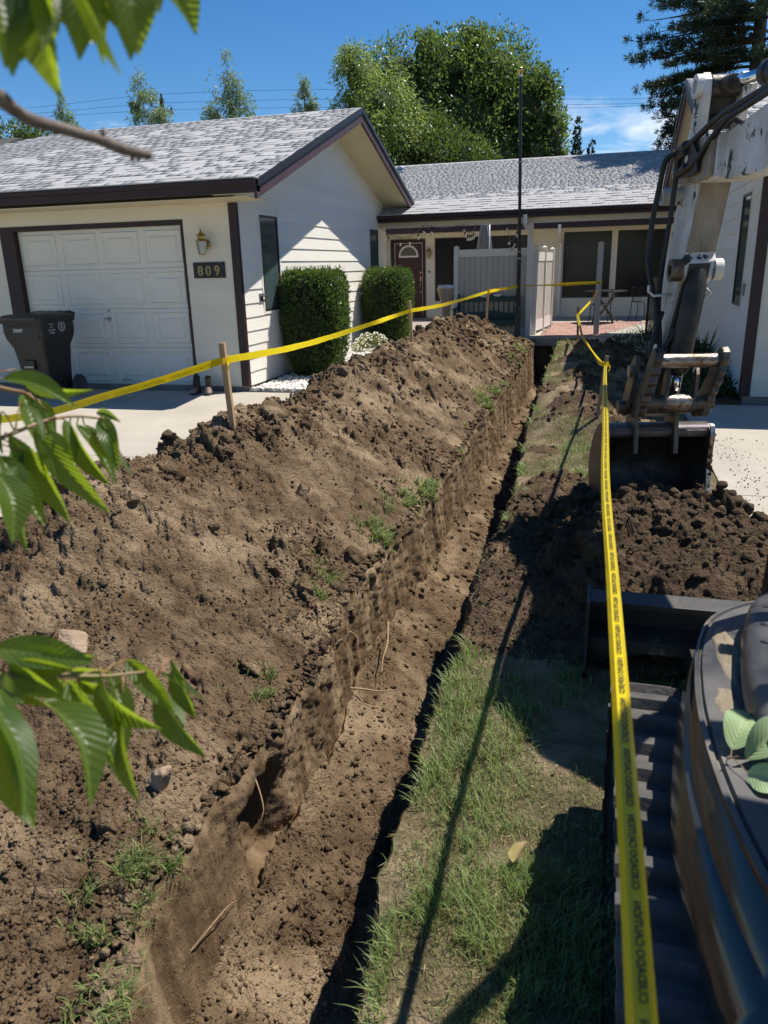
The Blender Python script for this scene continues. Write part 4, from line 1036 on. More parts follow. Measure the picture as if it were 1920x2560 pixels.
EXC = thing('excavator', 'mini excavator with white arm, bucket down and rubber tracks at the right', 'excavator', (.75, 1.5, 0))
PH = math.radians(12.0); U_ = Vector((math.cos(PH), math.sin(PH), 0)); V_ = Vector((-math.sin(PH), math.cos(PH), 0)); O_ = Vector((.53, 5.0, 0))
lean = lambda z: .1333*(z-2.0) if z < 2.0 else 0.0
def W(u, v, z):
    if v < -.95: u = u*(1+.5*min(1,(-v-.95)/.5)) + .12*(v+.95)  # unseen rear of the boom bent and widened to shade the lawn
    return O_ + U_*(u+lean(z)) + V_*v + Vector((0,0,z))
def side(poly, u0, u1, mb=None):
    """plate in the arm's plane: poly in (v,z), thickness u0..u1"""
    mb = mb or MB(); return mb.prism(poly, lambda v, z, d: W(d, v, z), u0, u1)
def pin(u0, u1, v, z, r, n=18, mb=None):
    mb = mb or MB(); l = lean(z); a = O_ + U_*(u0+l) + V_*v + Vector((0,0,z)); b = O_ + U_*(u1+l) + V_*v + Vector((0,0,z))
    return mb.tube([a, b], r, n)
def ringpin(u0, u1, v, z, ro, ri):
    """short hollow boss"""
    mb = MB(); l = lean(z); c0 = O_ + U_*(u0+l) + V_*v + Vector((0,0,z)); c1 = c0 + U_*(u1-u0); n = 20; rows_ = []
    for c, r in ((c0, ri), (c0, ro), (c1, ro), (c1, ri), (c0, ri)):
        rows_.append([tuple(c + (V_*math.cos(2*PI*k/n) + Vector((0,0,1))*math.sin(2*PI*k/n))*r) for k in range(n+1)])
    return mb.strip(rows_)
# arm: boxed section, belly towards the cab
arm = build('arm', side([(-.095,2.02),(-.10,1.62),(-.135,1.58),(-.135,1.49),(-.08,1.45),(-.03,1.15),(-.03,.70),(.05,.66),(.11,.72),(.20,1.25),(.25,1.55),(.25,1.93),(.19,2.09),(.02,2.12)], -.088, .088), M_MACH, EXC, bevel=.010)
build('arm_belly', side([(-.1035,1.99),(-.1085,1.63),(-.099,1.63),(-.094,1.99)], -.080, .080), M_BELLY, arm)
build('arm_channel', side([(-.137,1.49),(-.137,1.57),(-.09,1.57),(-.035,1.15),(-.034,.76),(-.055,.76),(-.09,1.15),(-.115,1.46)], -.060, .060), M_GREASE, arm)
side_strip = side([(.02,1.98),(.02,1.55),(.06,1.2),(.075,1.2),(.04,1.55),(.04,1.98)], -.094, -.0885)
build('weld_bead', side_strip, M_MACH, arm)
for a, b in ((-.122,-.080),(.080,.122)):
    e = build('arm_ear', side([(-.06,2.0),(-.10,2.22),(-.13,2.42),(-.125,2.50),(-.085,2.54),(-.035,2.53),(.0,2.47),(.10,2.20),(.19,2.0)], a, b), M_MACH, arm, bevel=.006)
build('ear_web', side([(-.03,2.30),(-.05,2.50),(.02,2.45),(.06,2.28)], -.079, .079), M_GREASE, arm)
build('ear_web', side([(.10,2.02),(.14,2.02),(.07,2.29),(.03,2.29)], -.079, -.03), M_GREASE, arm)
pinp = build('rod_pin', pin(-.150, .150, -.075, 2.475, .038), M_RUST, arm, True, sharp=.6)
build('pin_boss', ringpin(-.155,-.1225,-.075,2.475,.060,.034), M_MACH, arm, True, sharp=.6)
build('pin_boss', ringpin(.1225,.150,-.075,2.475,.060,.034), M_MACH, arm, True, sharp=.6)
build('pipe_boss', ringpin(-.215,-.089,.16,1.945,.048,.036), M_MACH, arm, True, sharp=.6)
build('link_boss', ringpin(-.150,-.0885,-.105,1.535,.062,.030), M_STEEL, arm, True, sharp=.6)
build('link_boss', ringpin(.0885,.135,-.105,1.535,.060,.03), M_MACH, arm, True, sharp=.6)
build('link_pin', pin(-.140,.128,-.105,1.535,.029), M_GREASE, arm, True, sharp=.6)
# decals on the ear: worn black and red marks
def decal(name, poly, u, m, parent=arm, c=None): return build(name, side(poly, u-.0012, u), m, parent)
M_RED = mat('red_decal', (.30,.03,.04), rough=.5)
for k, (v, z, dv, dz) in enumerate(((-.055,2.365,.035,.012),(-.06,2.345,.05,.010),(-.055,2.325,.012,.012),(-.03,2.325,.012,.012),(-.05,2.285,.016,.03),(-.028,2.27,.012,.045),(-.01,2.225,.02,.012),(.01,2.205,.010,.03),(-.035,2.20,.010,.04))):
    decal('warning_mark', [(v,z),(v+dv,z+.004),(v+dv,z+dz),(v,z+dz-.004)], -.1225, M_DECAL)
decal('warning_mark', [(-.045,2.245),(-.028,2.255),(-.02,2.27),(-.035,2.275)], -.1225, M_RED)
# boom
bl = [(.24,2.03),(-.26,1.983),(-.97,1.960),(-1.35,2.02),(-1.75,1.75),(-2.2,1.05),(-2.42,.75),(-2.64,.85),(-2.52,1.2),(-2.08,2.1),(-1.66,2.52),(-1.30,2.46),(-.885,2.245),(-.50,2.205),(-.05,2.19),(.22,2.185)]
boom = build('boom', side([(-.949,1.9605),(-.949,2.2449)] + [p for p in bl if -.9 < p[0] < -.2 and p[1] > 2.1] + [(-.20,2.19),(-.20,1.985),(-.26,1.983)], -.082, .082), M_MACH, EXC, bevel=.010)
build('boom_shadow_bend', side([(-.951,1.9605)] + [p for p in bl if p[0] < -.96] + [(-.951,2.2449)], -.082, .082), M_MACH, boom)  # out of view, peak raised to throw a larger shadow
for a, b in ((-.150,-.124),(.124,.150)):
    build('boom_fork', side([(-.42,2.0),(-.26,1.985),(.12,2.01),(.21,2.04),(.245,2.10),(.21,2.165),(.12,2.185),(-.30,2.20),(-.42,2.19)], a, b), M_BELLY if a < 0 else M_MACH, boom, bevel=.006)
build('fork_filler', side([(-.44,1.99),(-.22,1.985),(-.22,2.195),(-.44,2.20)], -.123, .123), M_MACH, boom, bevel=.006)
build('pivot_pin', pin(-.165,.165,.12,2.095,.045), M_GREASE, boom, True, sharp=.6)
# lettering and head emblem on the near side
V0, F0 = text_geo('BOBCAT', .125, 0, .18, .004)
build('lettering', MB().raw([W(-.0835, -.80 - p[0]*.86, 2.045 + p[1]*.98 + .0*p[0]) for p in V0], F0), M_DECAL, boom)
def dec2(poly): build('emblem', side(poly, -.0835, -.0825), M_DECAL, boom)
dec2([(-.700,2.150),(-.722,2.128),(-.748,2.128),(-.775,2.153),(-.768,2.118),(-.752,2.098),(-.735,2.092),(-.715,2.100),(-.703,2.118)])
dec2([(-.758,2.088),(-.766,2.095),(-.764,2.068),(-.752,2.055)]); dec2([(-.735,2.050),(-.745,2.055),(-.738,2.040)]); dec2([(-.728,2.012),(-.733,2.026),(-.740,2.012),(-.735,1.998)])
# arm cylinder
rp = W(0,-.075,2.475); rd = (W(0,-.72,2.405) - W(0,-.075,2.475)).normalized(); 
build('arm_cylinder', MB().tube([rp+rd*.60, rp+rd*.605, rp+rd*.66, rp+rd*.665, rp+rd*1.5], [.05,.062,.062,.055,.055], 20), M_GREASE, EXC, True, sharp=.6)
build('cylinder_rod', MB().tube([rp+rd*.05, rp+rd*.62], .031, 20), M_ROD, EXC, True)
build('rod_eye', MB().tube([rp-U_*.075, rp+U_*.075], .055, 18).tube([rp+rd*.03, rp+rd*.14], .045, 14), M_GREASE, EXC, True, sharp=.6)
# hydraulic lines and hoses
def hose(name, pts, r, m=M_HOSE, n=10):
    P = [W(*p) for p in pts]; out = []
    for i in range(len(P)-1):
        p0, p1, p2, p3 = P[max(i-1,0)], P[i], P[i+1], P[min(i+2,len(P)-1)]
        for k in range(6):
            t = k/6; out.append(.5*((2*p1) + (p2-p0)*t + (2*p0-5*p1+4*p2-p3)*t*t + (3*p1-p0-3*p2+p3)*t**3))
    out.append(P[-1]); return build(name, MB().tube(out, r, n), m, EXC, True)
br = build('hose_bracket', side([(-.31,2.035),(-.26,2.02),(.02,2.03),(.03,2.20),(-.05,2.215),(-.18,2.205),(-.30,2.12)], -.180, -.168), M_GREASE, EXC)
build('bracket_hole', pin(-.1835,-.1808,-.13,2.115,.022), M_MACH, br)
hose('hydraulic_hose', [(-.20,.02,2.165),(-.245,.05,2.125),(-.262,.06,2.0),(-.262,.06,1.8),(-.245,.05,1.6),(-.205,.02,1.46),(-.165,-.02,1.34),(-.145,-.05,1.22),(-.125,-.07,1.12)], .0155)
hose('hydraulic_hose', [(-.19,-.02,2.13),(-.188,.02,2.02),(-.172,.04,1.85),(-.160,.04,1.62),(-.152,.02,1.45),(-.140,-.02,1.30),(-.118,-.06,1.18),(-.095,-.09,1.0)], .0145)
hose('hydraulic_hose', [(-.120,-.03,1.30),(-.155,-.09,1.17),(-.165,-.11,1.08),(-.145,-.13,1.045),(-.105,-.14,1.09),(-.050,-.15,1.22),(-.015,-.15,1.34),(.0,-.14,1.43)], .0135)
hose('hydraulic_hose', [(-.19,-.10,2.16),(-.16,-.25,2.215),(-.125,-.42,2.27),(-.09,-.66,2.30),(-.07,-.95,2.32),(-.06,-1.4,2.30)], .017)
hose('hydraulic_hose', [(-.19,-.12,2.055),(-.175,-.27,2.085),(-.150,-.40,2.17),(-.115,-.52,2.245),(-.09,-.72,2.275),(-.08,-1.0,2.29),(-.07,-1.5,2.27)], .016)
hose('hydraulic_hose', [(-.02,.05,2.20),(-.05,.02,2.285),(-.02,-.05,2.33),(.04,-.16,2.30),(.06,-.30,2.245),(.05,-.5,2.235)], .016)
for z, v in ((2.165,.0),(2.13,-.02),(2.05,-.05)):
    pa = W(-.19, v+.05, z); build('hose_fitting', MB().tube([W(-.19,v+.05,z), W(-.19,v-.12,z+.02)], .021, 6), M_GREASE, EXC)
build('hose_guide', MB().tube([W(-.10,-.06,1.40),W(-.20,-.06,1.395),W(-.235,-.06,1.42),W(-.24,-.06,1.455)], .008, 8), M_MACH, EXC, True)
build('hose_guide', MB().tube([W(.09,-.06,1.43),W(.125,-.06,1.40),W(.09,-.06,1.385)], .008, 8), M_MACH, EXC, True)
# thumb cylinder
build('thumb_cylinder', MB().tube([W(0,-.125,1.53),W(0,-.15,1.45),W(.0,-.165,1.0),W(.0,-.172,.96)], [.045,.060,.062,.050], 18), M_GREASE, EXC, True, sharp=.7)
build('thumb_rod', MB().tube([W(0,-.172,.97),W(0,-.19,.86)], .030, 12), M_ROD, EXC, True)
# thumb: two serrated plates on cross tubes
TH = build('thumb', pin(-.155,.160,-.30,1.047,.040,20), M_RUST, EXC, True, sharp=.6)
build('thumb_tube', pin(-.205,.215,-.24,.80,.046,20), M_STEEL, TH, True, sharp=.6)
build('worn_tube_sleeve', pin(-.055,.085,-.24,.80,.0475,20), M_RUST, TH, True, sharp=.6)
tp = [(-.375,1.06),(-.365,1.10),(-.32,1.125),(-.275,1.105),(-.245,1.05),(-.205,.95),(-.15,.87),(-.10,.80),(-.075,.73),(-.105,.69),(-.15,.695),(-.18,.725),(-.215,.71),(-.262,.72),(-.278,.76),(-.272,.795),(-.300,.815),(-.298,.85),(-.330,.868),(-.325,.905),(-.352,.925),(-.343,.965),(-.368,.985),(-.360,1.02)]
for a, b in ((-.205,-.155),(.160,.205)): build('thumb_plate', side(tp, a, b), M_STEEL, TH, bevel=.008)
for a in (-.075, .088): build('thumb_web', side([(-.29,.775),(-.25,.745),(-.20,.77),(-.17,.95),(-.20,1.0),(-.235,.96),(-.27,.86)], a, a+.022), M_STEEL, TH, bevel=.004)
build('plate_hole', pin(-.2065,-.2052,-.235,.93,.016), M_BLACK, TH)
build('clevis', pin(.12,.145,-.10,.955,.026), M_RUST, EXC)
# bucket link
lk = build('bucket_link', side([(-.13,1.02),(-.10,1.055),(-.05,1.05),(-.02,1.0),(.0,.85),(.02,.74),(-.01,.69),(-.07,.69),(-.12,.75),(-.15,.90)], -.240, -.212), M_STEEL, EXC, bevel=.006)
build('link_bolt', pin(-.262,-.2405,-.09,.965,.036), M_RUST, lk, True, sharp=.6)
build('link_bolt', pin(-.275,-.2405,-.06,.745,.042), M_STEEL, lk, True, sharp=.6)
build('link_tube', pin(-.21,.21,-.06,.735,.034), M_STEEL, EXC, True, sharp=.6)
# bucket: side plates, rolled shell, ears, lip and teeth
bc = -.0; b0, b1 = -.305, .305
def WB(u, v, z): return O_ + U_*(u-.185) + V_*v + Vector((0,0,z))
def bside(poly, u0, u1, mb=None): mb = mb or MB(); return mb.prism(poly, lambda v, z, d: WB(d, v, z), u0, u1)
shell = [(-.06,.595),(.0,.625),(.07,.625),(.17,.585),(.28,.50),(.36,.38),(.385,.26),(.34,.14),(.24,.055),(.10,.015),(-.06,-.01),(-.25,-.025)]
front = [(-.27,.0),(-.25,.06),(-.17,.13),(-.10,.24),(-.075,.37),(-.085,.50),(-.095,.57),(-.075,.625),(-.045,.635)]
n = len(shell); inn = []
for i, p in enumerate(shell):
    a = Vector(shell[max(i-1,0)]); b = Vector(shell[min(i+1,n-1)]); t = (b-a).normalized(); inn.append((p[0]+t[1]*.014, p[1]-t[0]*.014))
mb = MB()
mb.strip([[WB(b0,*p), WB(b1,*p)] for p in shell]); mb.strip([[WB(b0,*p), WB(b1,*p)] for p in inn])
mb.raw([WB(b0,*shell[-1]),WB(b1,*shell[-1]),WB(b1,*inn[-1]),WB(b0,*inn[-1])],[(0,1,2,3)]); mb.raw([WB(b0,*shell[0]),WB(b1,*shell[0]),WB(b1,*inn[0]),WB(b0,*inn[0])],[(0,1,2,3)])
BK = build('bucket', mb, M_STEEL, EXC, True, sharp=.7)
for a, b in ((b0-.018,b0-.001),(b1+.001,b1+.018)):
    build('side_plate', bside(shell + front, a, b), M_STEEL, BK, bevel=.003)
fr = [front[i] for i in range(len(front))]
for u in (b1+.009, b0-.009):
    mbx = MB(); mbx.strip([[WB(u-.013, p[0]-.012, p[1]), WB(u+.013, p[0]-.012, p[1])] for p in fr]); mbx.strip([[WB(u-.013, p[0]+.004, p[1]), WB(u-.013, p[0]-.012, p[1])] for p in fr]); mbx.strip([[WB(u+.013, p[0]-.012, p[1]), WB(u+.013, p[0]+.004, p[1])] for p in fr])
    build('side_edge', mbx, M_RUST, BK)
build('top_tube', MB().tube([WB(b0,-.02,.585), WB(b1,-.02,.585)], .040, 16), mat('purple_grey_steel', (.10,.085,.09), (.16,.135,.135), scale=6, rough=.5, bump=.3, bscale=40, metal=.3), BK, True, sharp=.6)
for u in (-.155, .085):
    build('bucket_ear', bside([(-.11,.46),(-.08,.64),(-.06,.76),(-.01,.80),(.05,.79),(.10,.72),(.15,.60),(.0,.57),(-.03,.53),(-.05,.45)], u, u+.028), M_STEEL, BK, bevel=.005)
build('cutting_lip', bside([(-.33,-.03),(-.32,-.012),(-.22,.0),(-.22,-.028)], b0, b1), M_RUST, BK)
M_TOOTH = mat('bright_worn_tooth', (.55,.54,.52), (.32,.30,.27), scale=18, rough=.3, metal=.9)
for u in (-.29, -.10, .09, .27):
    build('tooth', bside([(-.44,.030),(-.425,.045),(-.33,.085),(-.27,.08),(-.26,.04),(-.33,.015)], u-.03, u+.03), M_TOOTH, BK, bevel=.006)
build('bucket_mud', MB().raw(*(lambda q: (q[0], [tuple(f) for f in q[1]]))(scatter_lumps(np.array([tuple(WB(b1+.012, -.075-.02*k%.01, .56-.022*k)) for k in range(12)]), np.full(12,.024), ICO1, 77))), M_SOIL_D, BK)
# dozer blade
bx = lambda poly, x0, x1: MB().prism(poly, lambda y, z, d: (d, y, z), x0, x1)
BL = build('dozer_blade', bx([(2.845,.335),(2.93,.350),(2.985,.30),(3.005,.15),(2.965,-.05),(2.94,-.05),(2.975,.14),(2.955,.285),(2.925,.322),(2.85,.310)], .012, 1.36), M_BLADE, EXC, bevel=.003)
for x in (.0, 1.36): build('blade_end', bx([(2.80,.345),(2.95,.355),(3.02,.30),(3.03,-.05),(2.86,-.05),(2.80,.05)], x, x+.012), M_BLADE, BL)
build('blade_rib', bx([(2.86,.17),(2.965,.19),(2.97,.13),(2.86,.12)], .013, 1.359), M_BLADE, BL)
for x in (.42, 1.0): build('blade_arm', MB().bar((x,2.95,.12),(x,1.7,.25),.07,.11), M_BLADE, BL)
# tracks
def track(x0, x1):
    yc0, yc1, zc, r = .10, 1.83, .262, .240; st = []
    L1 = yc1-yc0; per = 2*L1 + 2*PI*r
    def pt(s, off=0):
        s %= per
        if s < L1: return Vector((0, yc0+s, zc+r+off)), Vector((0,0,1))
        s -= L1
        if s < PI*r: a = PI/2 - s/r; nrm = Vector((0, math.cos(a), math.sin(a))); return Vector((0,yc1,zc)) + nrm*(r+off), nrm
        s -= PI*r
        if s < L1: return Vector((0, yc1-s, zc-r-off)), Vector((0,0,-1))
        s -= L1; a = -PI/2 - s/r; nrm = Vector((0, math.cos(a), math.sin(a))); return Vector((0,yc0,zc)) + nrm*(r+off), nrm
    rows_ = []
    for k in range(121):
        p, nn = pt(per*k/120); q = p - nn*.022
        rows_.append([(x0,)+tuple(q)[1:], (x0,)+tuple(p)[1:], (x0+.03,)+tuple(p+nn*.002)[1:], (x1-.03,)+tuple(p+nn*.002)[1:], (x1,)+tuple(p)[1:], (x1,)+tuple(q)[1:]])
    T = build('track', MB().strip(rows_), M_RUBBER, EXC, True, sharp=.5)
    nl = int(per/.098)
    for k in range(nl):
        s = per*(k+.5)/nl; mb = MB(); 
        left = [(x0-.004, -.017, 0), (x0-.004, .019, 0), (x0+.0, -.013, .020), (x0+.0, .015, .020)]
        vs = []
        wl = (x1-x0)*.70
        for xx, hh, sh in ((x0-.004,.021,0),(x0+.02,.027,0),(x0+wl*.80,.026,.0),(x0+wl*.9,.022,-.014),(x0+wl,.002,-.020)):
            for ds, hf in ((-.026,0),(-.015,1),(.013,1),(.026,0)):
                p, nn = pt(s+ds+sh); q = p + nn*(.001+hh*hf); vs.append((xx, q.y, q.z))
        fs = []
        for i in range(4):
            for j in range(3): fs.append((i*4+j, i*4+j+1, i*4+5+j, i*4+4+j))
        fs += [(0,1,2,3)[::-1], (16,17,18,19)]
        build('lug', mb.raw(vs, fs), M_RUBBER, T, True, sharp=.9)
        vs = []
        for xx, hh, sh in ((x0+wl*1.06,.002,.030),(x0+wl*1.12,.020,.036),(x1+.004,.020,.042)):
            for ds, hf in ((-.026,0),(-.015,1),(.013,1),(.026,0)):
                p, nn = pt(s+ds+sh); q = p + nn*(.001+hh*hf); vs.append((xx, q.y, q.z))
        fs = []
        for i in range(2):
            for j in range(3): fs.append((i*4+j, i*4+j+1, i*4+5+j, i*4+4+j))
        fs += [(0,1,2,3)[::-1], (8,9,10,11)]
        build('lug', MB().raw(vs, fs), M_RUBBER, T, True, sharp=.9)
    fr_ = MB().box(x0+.06, x1-.06, .25, 1.85, .10, .33)
    for y in (.10, 1.83): fr_.lathe([(0,-.05),(.18,-.05),(.18,.05),(0,.05)], ((x0+x1)/2, y, zc), 20, 'X')
    build('track_frame', fr_, M_GREASE, T)
    return T
track(.083, .345); track(1.10, 1.36)
build('undercarriage', MB().box(.35, 1.09, .6, 1.6, .20, .42).lathe([(0,.42),(.34,.42),(.34,.53),(0,.53)], (.78,1.05,0), 28), M_GREASE, EXC)
# upper body: lofted skirt, rim with groove, deck
def crom(P, m=7, closed=True):
    P = [Vector(p) for p in P]; n = len(P); out = []
    for i in range(n):
        p0, p1, p2, p3 = P[(i-1)%n], P[i], P[(i+1)%n], P[(i+2)%n]
        for k in range(m):
            t = k/m; out.append(.5*((2*p1)+(p2-p0)*t+(2*p0-5*p1+4*p2-p3)*t*t+(3*p1-p0-3*p2+p3)*t**3))
    return out
far = [(.60,.05),(.95,-.12),(1.30,.0),(1.42,.5),(1.43,1.2),(1.38,1.85),(1.2,2.1),(.85,2.12)]
Gp = [(.60,2.11),(.49,2.085),(.395,2.030),(.311,1.925),(.266,1.760),(.249,1.611),(.243,1.491),(.246,1.369),(.256,1.245),(.271,1.129),(.290,1.030),(.325,.90),(.38,.72),(.46,.40)] + far
Bp = [(.62,2.30),(.50,2.285),(.385,2.235),(.292,1.995),(.236,1.760),(.206,1.585),(.188,1.430),(.176,1.290),(.176,1.180),(.186,1.060),(.200,.960),(.222,.85),(.27,.68),(.36,.36)] + [(.58,-.05),(.95,-.22),(1.38,-.08),(1.50,.5),(1.51,1.2),(1.46,1.95),(1.25,2.28),(.90,2.31)]
G = crom([(p[0],p[1],0) for p in Gp]); Bq = crom([(p[0],p[1],0) for p in Bp]); ctr = Vector((.85, 1.05, 0))
def ringv(base, ins, z): 
    o = []
    for p in base:
        d = (ctr-p); d.normalize(); q = p + d*ins; o.append((q.x, q.y, z))
    return o
def mixr(t, ins, z):
    o = []
    for g, b in zip(G, Bq):
        p = g*(1-t) + b*t; d = (ctr-p).normalized(); q = p + d*ins; o.append((q.x, q.y, z))
    return o
cl = lambda r: r + [r[0]]
sk = [cl(mixr(1,.09,.528)), cl(mixr(1,.03,.535)), cl(mixr(1,.006,.552)), cl(mixr(1,0,.58)), cl(mixr(.97,0,.605)), cl(mixr(.64,.0,.655)), cl(mixr(.62,.010,.662)), cl(mixr(.42,.0,.682)), cl(mixr(.16,0,.705)), cl(mixr(.03,-.012,.7185)), cl(mixr(0,-.004,.721)), cl(mixr(0,.000,.712)), cl(mixr(0,.004,.712)), cl(mixr(0,.008,.722))]
BODY = build('upper_body', MB().strip(sk[:10]), M_SKIRT, EXC, True, sharp=.5)
build('body_rim', MB().strip(sk[9:]), M_BODY, BODY, True, sharp=.4)
dk = MB(); d0 = mixr(0,.008,.722); d1 = mixr(0,.05,.724); d2 = mixr(0,.30,.722); dk.strip([cl(d0), cl(d1), cl(d2)]); dk.raw(d2, [tuple(range(len(d2)))])
build('deck', dk, M_BODY, BODY, True, sharp=.5)
build('belly_pan', MB().raw(mixr(1,.09,.528), [tuple(range(len(Bq)))]), M_GREASE, BODY)
# mud cake on the deck
def blob(cx, cy, rx, ry, z, h, seed, name, m, parent):
    vs = []; nn = 26; rr = random.Random(seed); ph = [rr.uniform(0,6) for _ in range(4)]
    rows_ = []
    for j, (f, hh) in enumerate(((1,0),(.93,.8),(.6,1.0),(.25,1.05))):
        rows_.append([(cx + rx*f*(1+.16*math.sin(3*a+ph[0])+.09*math.sin(7*a+ph[1]))*math.cos(a), cy + ry*f*(1+.12*math.sin(4*a+ph[2])+.07*math.sin(9*a+ph[3]))*math.sin(a), z + h*hh*(1+.25*math.sin(5*a+j))) for a in [2*PI*k/nn for k in range(nn)]+[0]])
    mb = MB().strip(rows_); mb.raw(rows_[-1][:-1], [tuple(range(nn))]); return build(name, mb, m, parent, True)
blob(.322, 1.74, .030, .13, .7235, .004, 3, 'mud_cake', M_MUD, BODY); blob(.292,1.52,.022,.06,.7235,.0025,5,'mud_cake', M_MUD, BODY)
# moulded footrest cover with oval studs
cp = [(.47,1.985),(.425,1.955),(.385,1.885),(.355,1.77),(.335,1.64),(.324,1.54),(.320,1.45),(.325,1.35),(.345,1.25),(.38,1.15),(.45,1.08),(.62,1.05),(.66,1.3),(.66,1.7),(.64,1.97)]
C_ = crom([(p[0],p[1],0) for p in cp], 5); cc = Vector((.50,1.5,0))
def cr(ins, z): return cl([(p.x+(cc-p).normalized().x*ins, p.y+(cc-p).normalized().y*ins, z) for p in C_])
rr_ = [cr(0,.7255), cr(-.004,.755), cr(.002,.785), cr(.016,.800), cr(.04,.806), cr(.12,.810)]
FT = build('footrest_cover', MB().strip(rr_).raw(rr_[-1][:-1], [tuple(range(len(C_)))]), M_BODY, BODY, True, sharp=.9)
for x, y in ((.425,1.835),(.402,1.735),(.388,1.645),(.472,1.80),(.452,1.70),(.436,1.61)):
    build('grip_stud', MB().lathe([(.0165,0),(.0165,.004),(.010,.009),(0,.010)], (0,0,0), 14).xf(lambda p, x=x, y=y: Vector((x + p.x*1.35 + p.y*.3, y + p.y*.62 - p.x*.25, .803+p.z))), M_BODY, FT, True)
# cab frame and roof (mostly out of the picture, throwing its shade over the deck)
CF = build('cab_post', MB().tube([(.455,1.985,.72),(.475,2.0,1.2),(.62,1.85,2.28)], .030, 12), M_GREASE, EXC, True)
for a, b in (((1.35,1.95,.72),(1.28,1.85,2.28)),((.62,.45,.72),(.62,.40,2.28)),((1.35,.35,.72),(1.3,.4,2.28))): build('cab_post', MB().tube([a, b], .03, 10), M_GREASE, EXC, True)
build('cab_bar', MB().tube([(.62,1.85,2.12),(1.28,1.85,2.12)], .035, 10), M_GREASE, EXC, True)
build('cab_bar', MB().tube([(.60,1.98,1.45),(1.33,1.98,1.45)], .028, 10), M_GREASE, EXC, True)
build('cab_roof', MB().prism([(.54,-.1),(1.40,-.1),(1.40,1.62),(.85,1.72),(.66,1.60),(.56,1.30)], lambda x, y, d: (x, y, d), 2.29, 2.37), M_MACH, EXC, bevel=.015)
build('seat', MB().box(.80,1.25,.45,.95,.73,1.05).box(.80,1.25,.38,.50,1.05,1.75), M_GREASE, EXC, bevel=.04)
# ------------------------------------------------------------------ wheelie bin
M_BIN = mat('dark_bin_plastic', (.022,.021,.021), (.030,.029,.028), scale=5, rough=.45, bump=.06, bscale=60)
M_PRINT = mat('white_print', (.62,.62,.60), rough=.6)
BX0, BX1, BY0, BY1 = -7.62, -7.0, 8.56, 9.25
BIN = thing('wheelie_bin', 'dark grey wheeled rubbish bin standing before the garage door', 'bin', ((BX0+BX1)/2, 8.9, 0))
def bsec(x0, x1, y0, y1, z, r=.05, n=4):
    o = []
    for cx, cy, a0 in ((x1-r,y1-r,0),(x0+r,y1-r,PI/2),(x0+r,y0+r,PI),(x1-r,y0+r,1.5*PI)):
        for k in range(n+1): a = a0 + PI/2*k/n; o.append((cx+r*math.cos(a), cy+r*math.sin(a), z))
    return o
secs = [(.12,.12,.17,.10,.03),(.10,.10,.14,.08,.09),(.075,.075,.10,.06,.50),(.060,.060,.07,.045,.68),(.012,.012,.02,.015,.80),(.0,.0,.0,.0,.88),(.0,.0,.0,.0,1.0),(-.02,-.02,-.02,-.01,1.005),(-.02,-.02,-.02,-.01,1.045)]
rw = [cl(bsec(BX0+a, BX1-b, BY0+c, BY1-d, z)) for a,b,c,d,z in secs]
bb = MB().strip(rw); bb.raw(rw[0][:-1], [tuple(range(len(rw[0])-1))]); build('bin_body', bb, M_BIN, BIN, True, sharp=.7)
build('front_panel', MB().box(BX0+.05, BX1-.05, BY0-.004, BY0+.03, .80, .985), M_BIN, BIN, bevel=.012)
lid = [cl(bsec(BX0-.03, BX1+.03, BY0-.045, BY1+.02, z, .06)) for z in (1.047,1.075)] + [cl(bsec(BX0+.0, BX1-.0, BY0-.0, BY1-.01, 1.105, .08)), cl(bsec(BX0+.12, BX1-.12, BY0+.15, BY1-.12, 1.125, .08))]
LD = MB().strip(lid); LD.raw(lid[-1][:-1], [tuple(range(len(lid[0])-1))]); build('lid', LD, M_BIN, BIN, True, sharp=.6)
hb = MB().tube([(BX0+.02,BY1+.035,1.09),(BX1-.02,BY1+.035,1.09)], .024, 10)
for k in range(4): hb.box(BX0+.06+k*.15, BX0+.11+k*.15, BY1-.12, BY1+.04, 1.10, 1.128)
build('hinge_bar', hb, M_BIN, BIN, True, sharp=.6)
build('lid_lip', MB().box(BX0+.02, BX1-.02, BY0-.075, BY0-.044, 1.05, 1.085), mat('bin_lip', (.045,.044,.044), rough=.25), BIN, bevel=.01)
lb = build('lift_pocket', MB().box(BX0+.20, BX0+.37, BY0+.07, BY0+.118, .40, .52), M_BLACK, BIN)
build('lift_bar', MB().box(BX0+.215, BX0+.355, BY0+.058, BY0+.069, .425, .447), mat('grey_bar', (.30,.30,.29), rough=.4, metal=.5), BIN)
for x in (BX1-.02, BX0-.03):
    wl = build('wheel', MB().lathe([(.05,0),(.13,0),(.14,.012),(.14,.04),(.13,.052),(.05,.052)], (x,9.16,.14), 24, 'X'), M_RUBBER, BIN, True, sharp=.6)
    build('hub', MB().lathe([(.0,-.002),(.07,-.002),(.075,.03),(.0,.05)], (x,9.16,.14), 16, 'X'), M_BIN, wl, True, sharp=.6)
V, F = text_geo('23000487', .062, 0, 0, .0008); build('serial_number', MB().raw([(BX0+.185 + p[0]*.60, BY0-.0065, .895 + p[1]) for p in V], F), M_PRINT, BIN)
tx = MB()
for i, (s_, ind) in enumerate((('Property', .012), ('of the', .03), ('City of Nampa', -.015), ('575-8800', .012))):
    V, F = text_geo(s_, .030, 0, 0, .0004); tx.raw([(BX1+.0035, 8.70 + ind + p[0]*.8, .975 - i*.038 + p[1]) for p in V], F)
build('owner_notice', tx, M_PRINT, BIN)
seal = MB(); n = 28
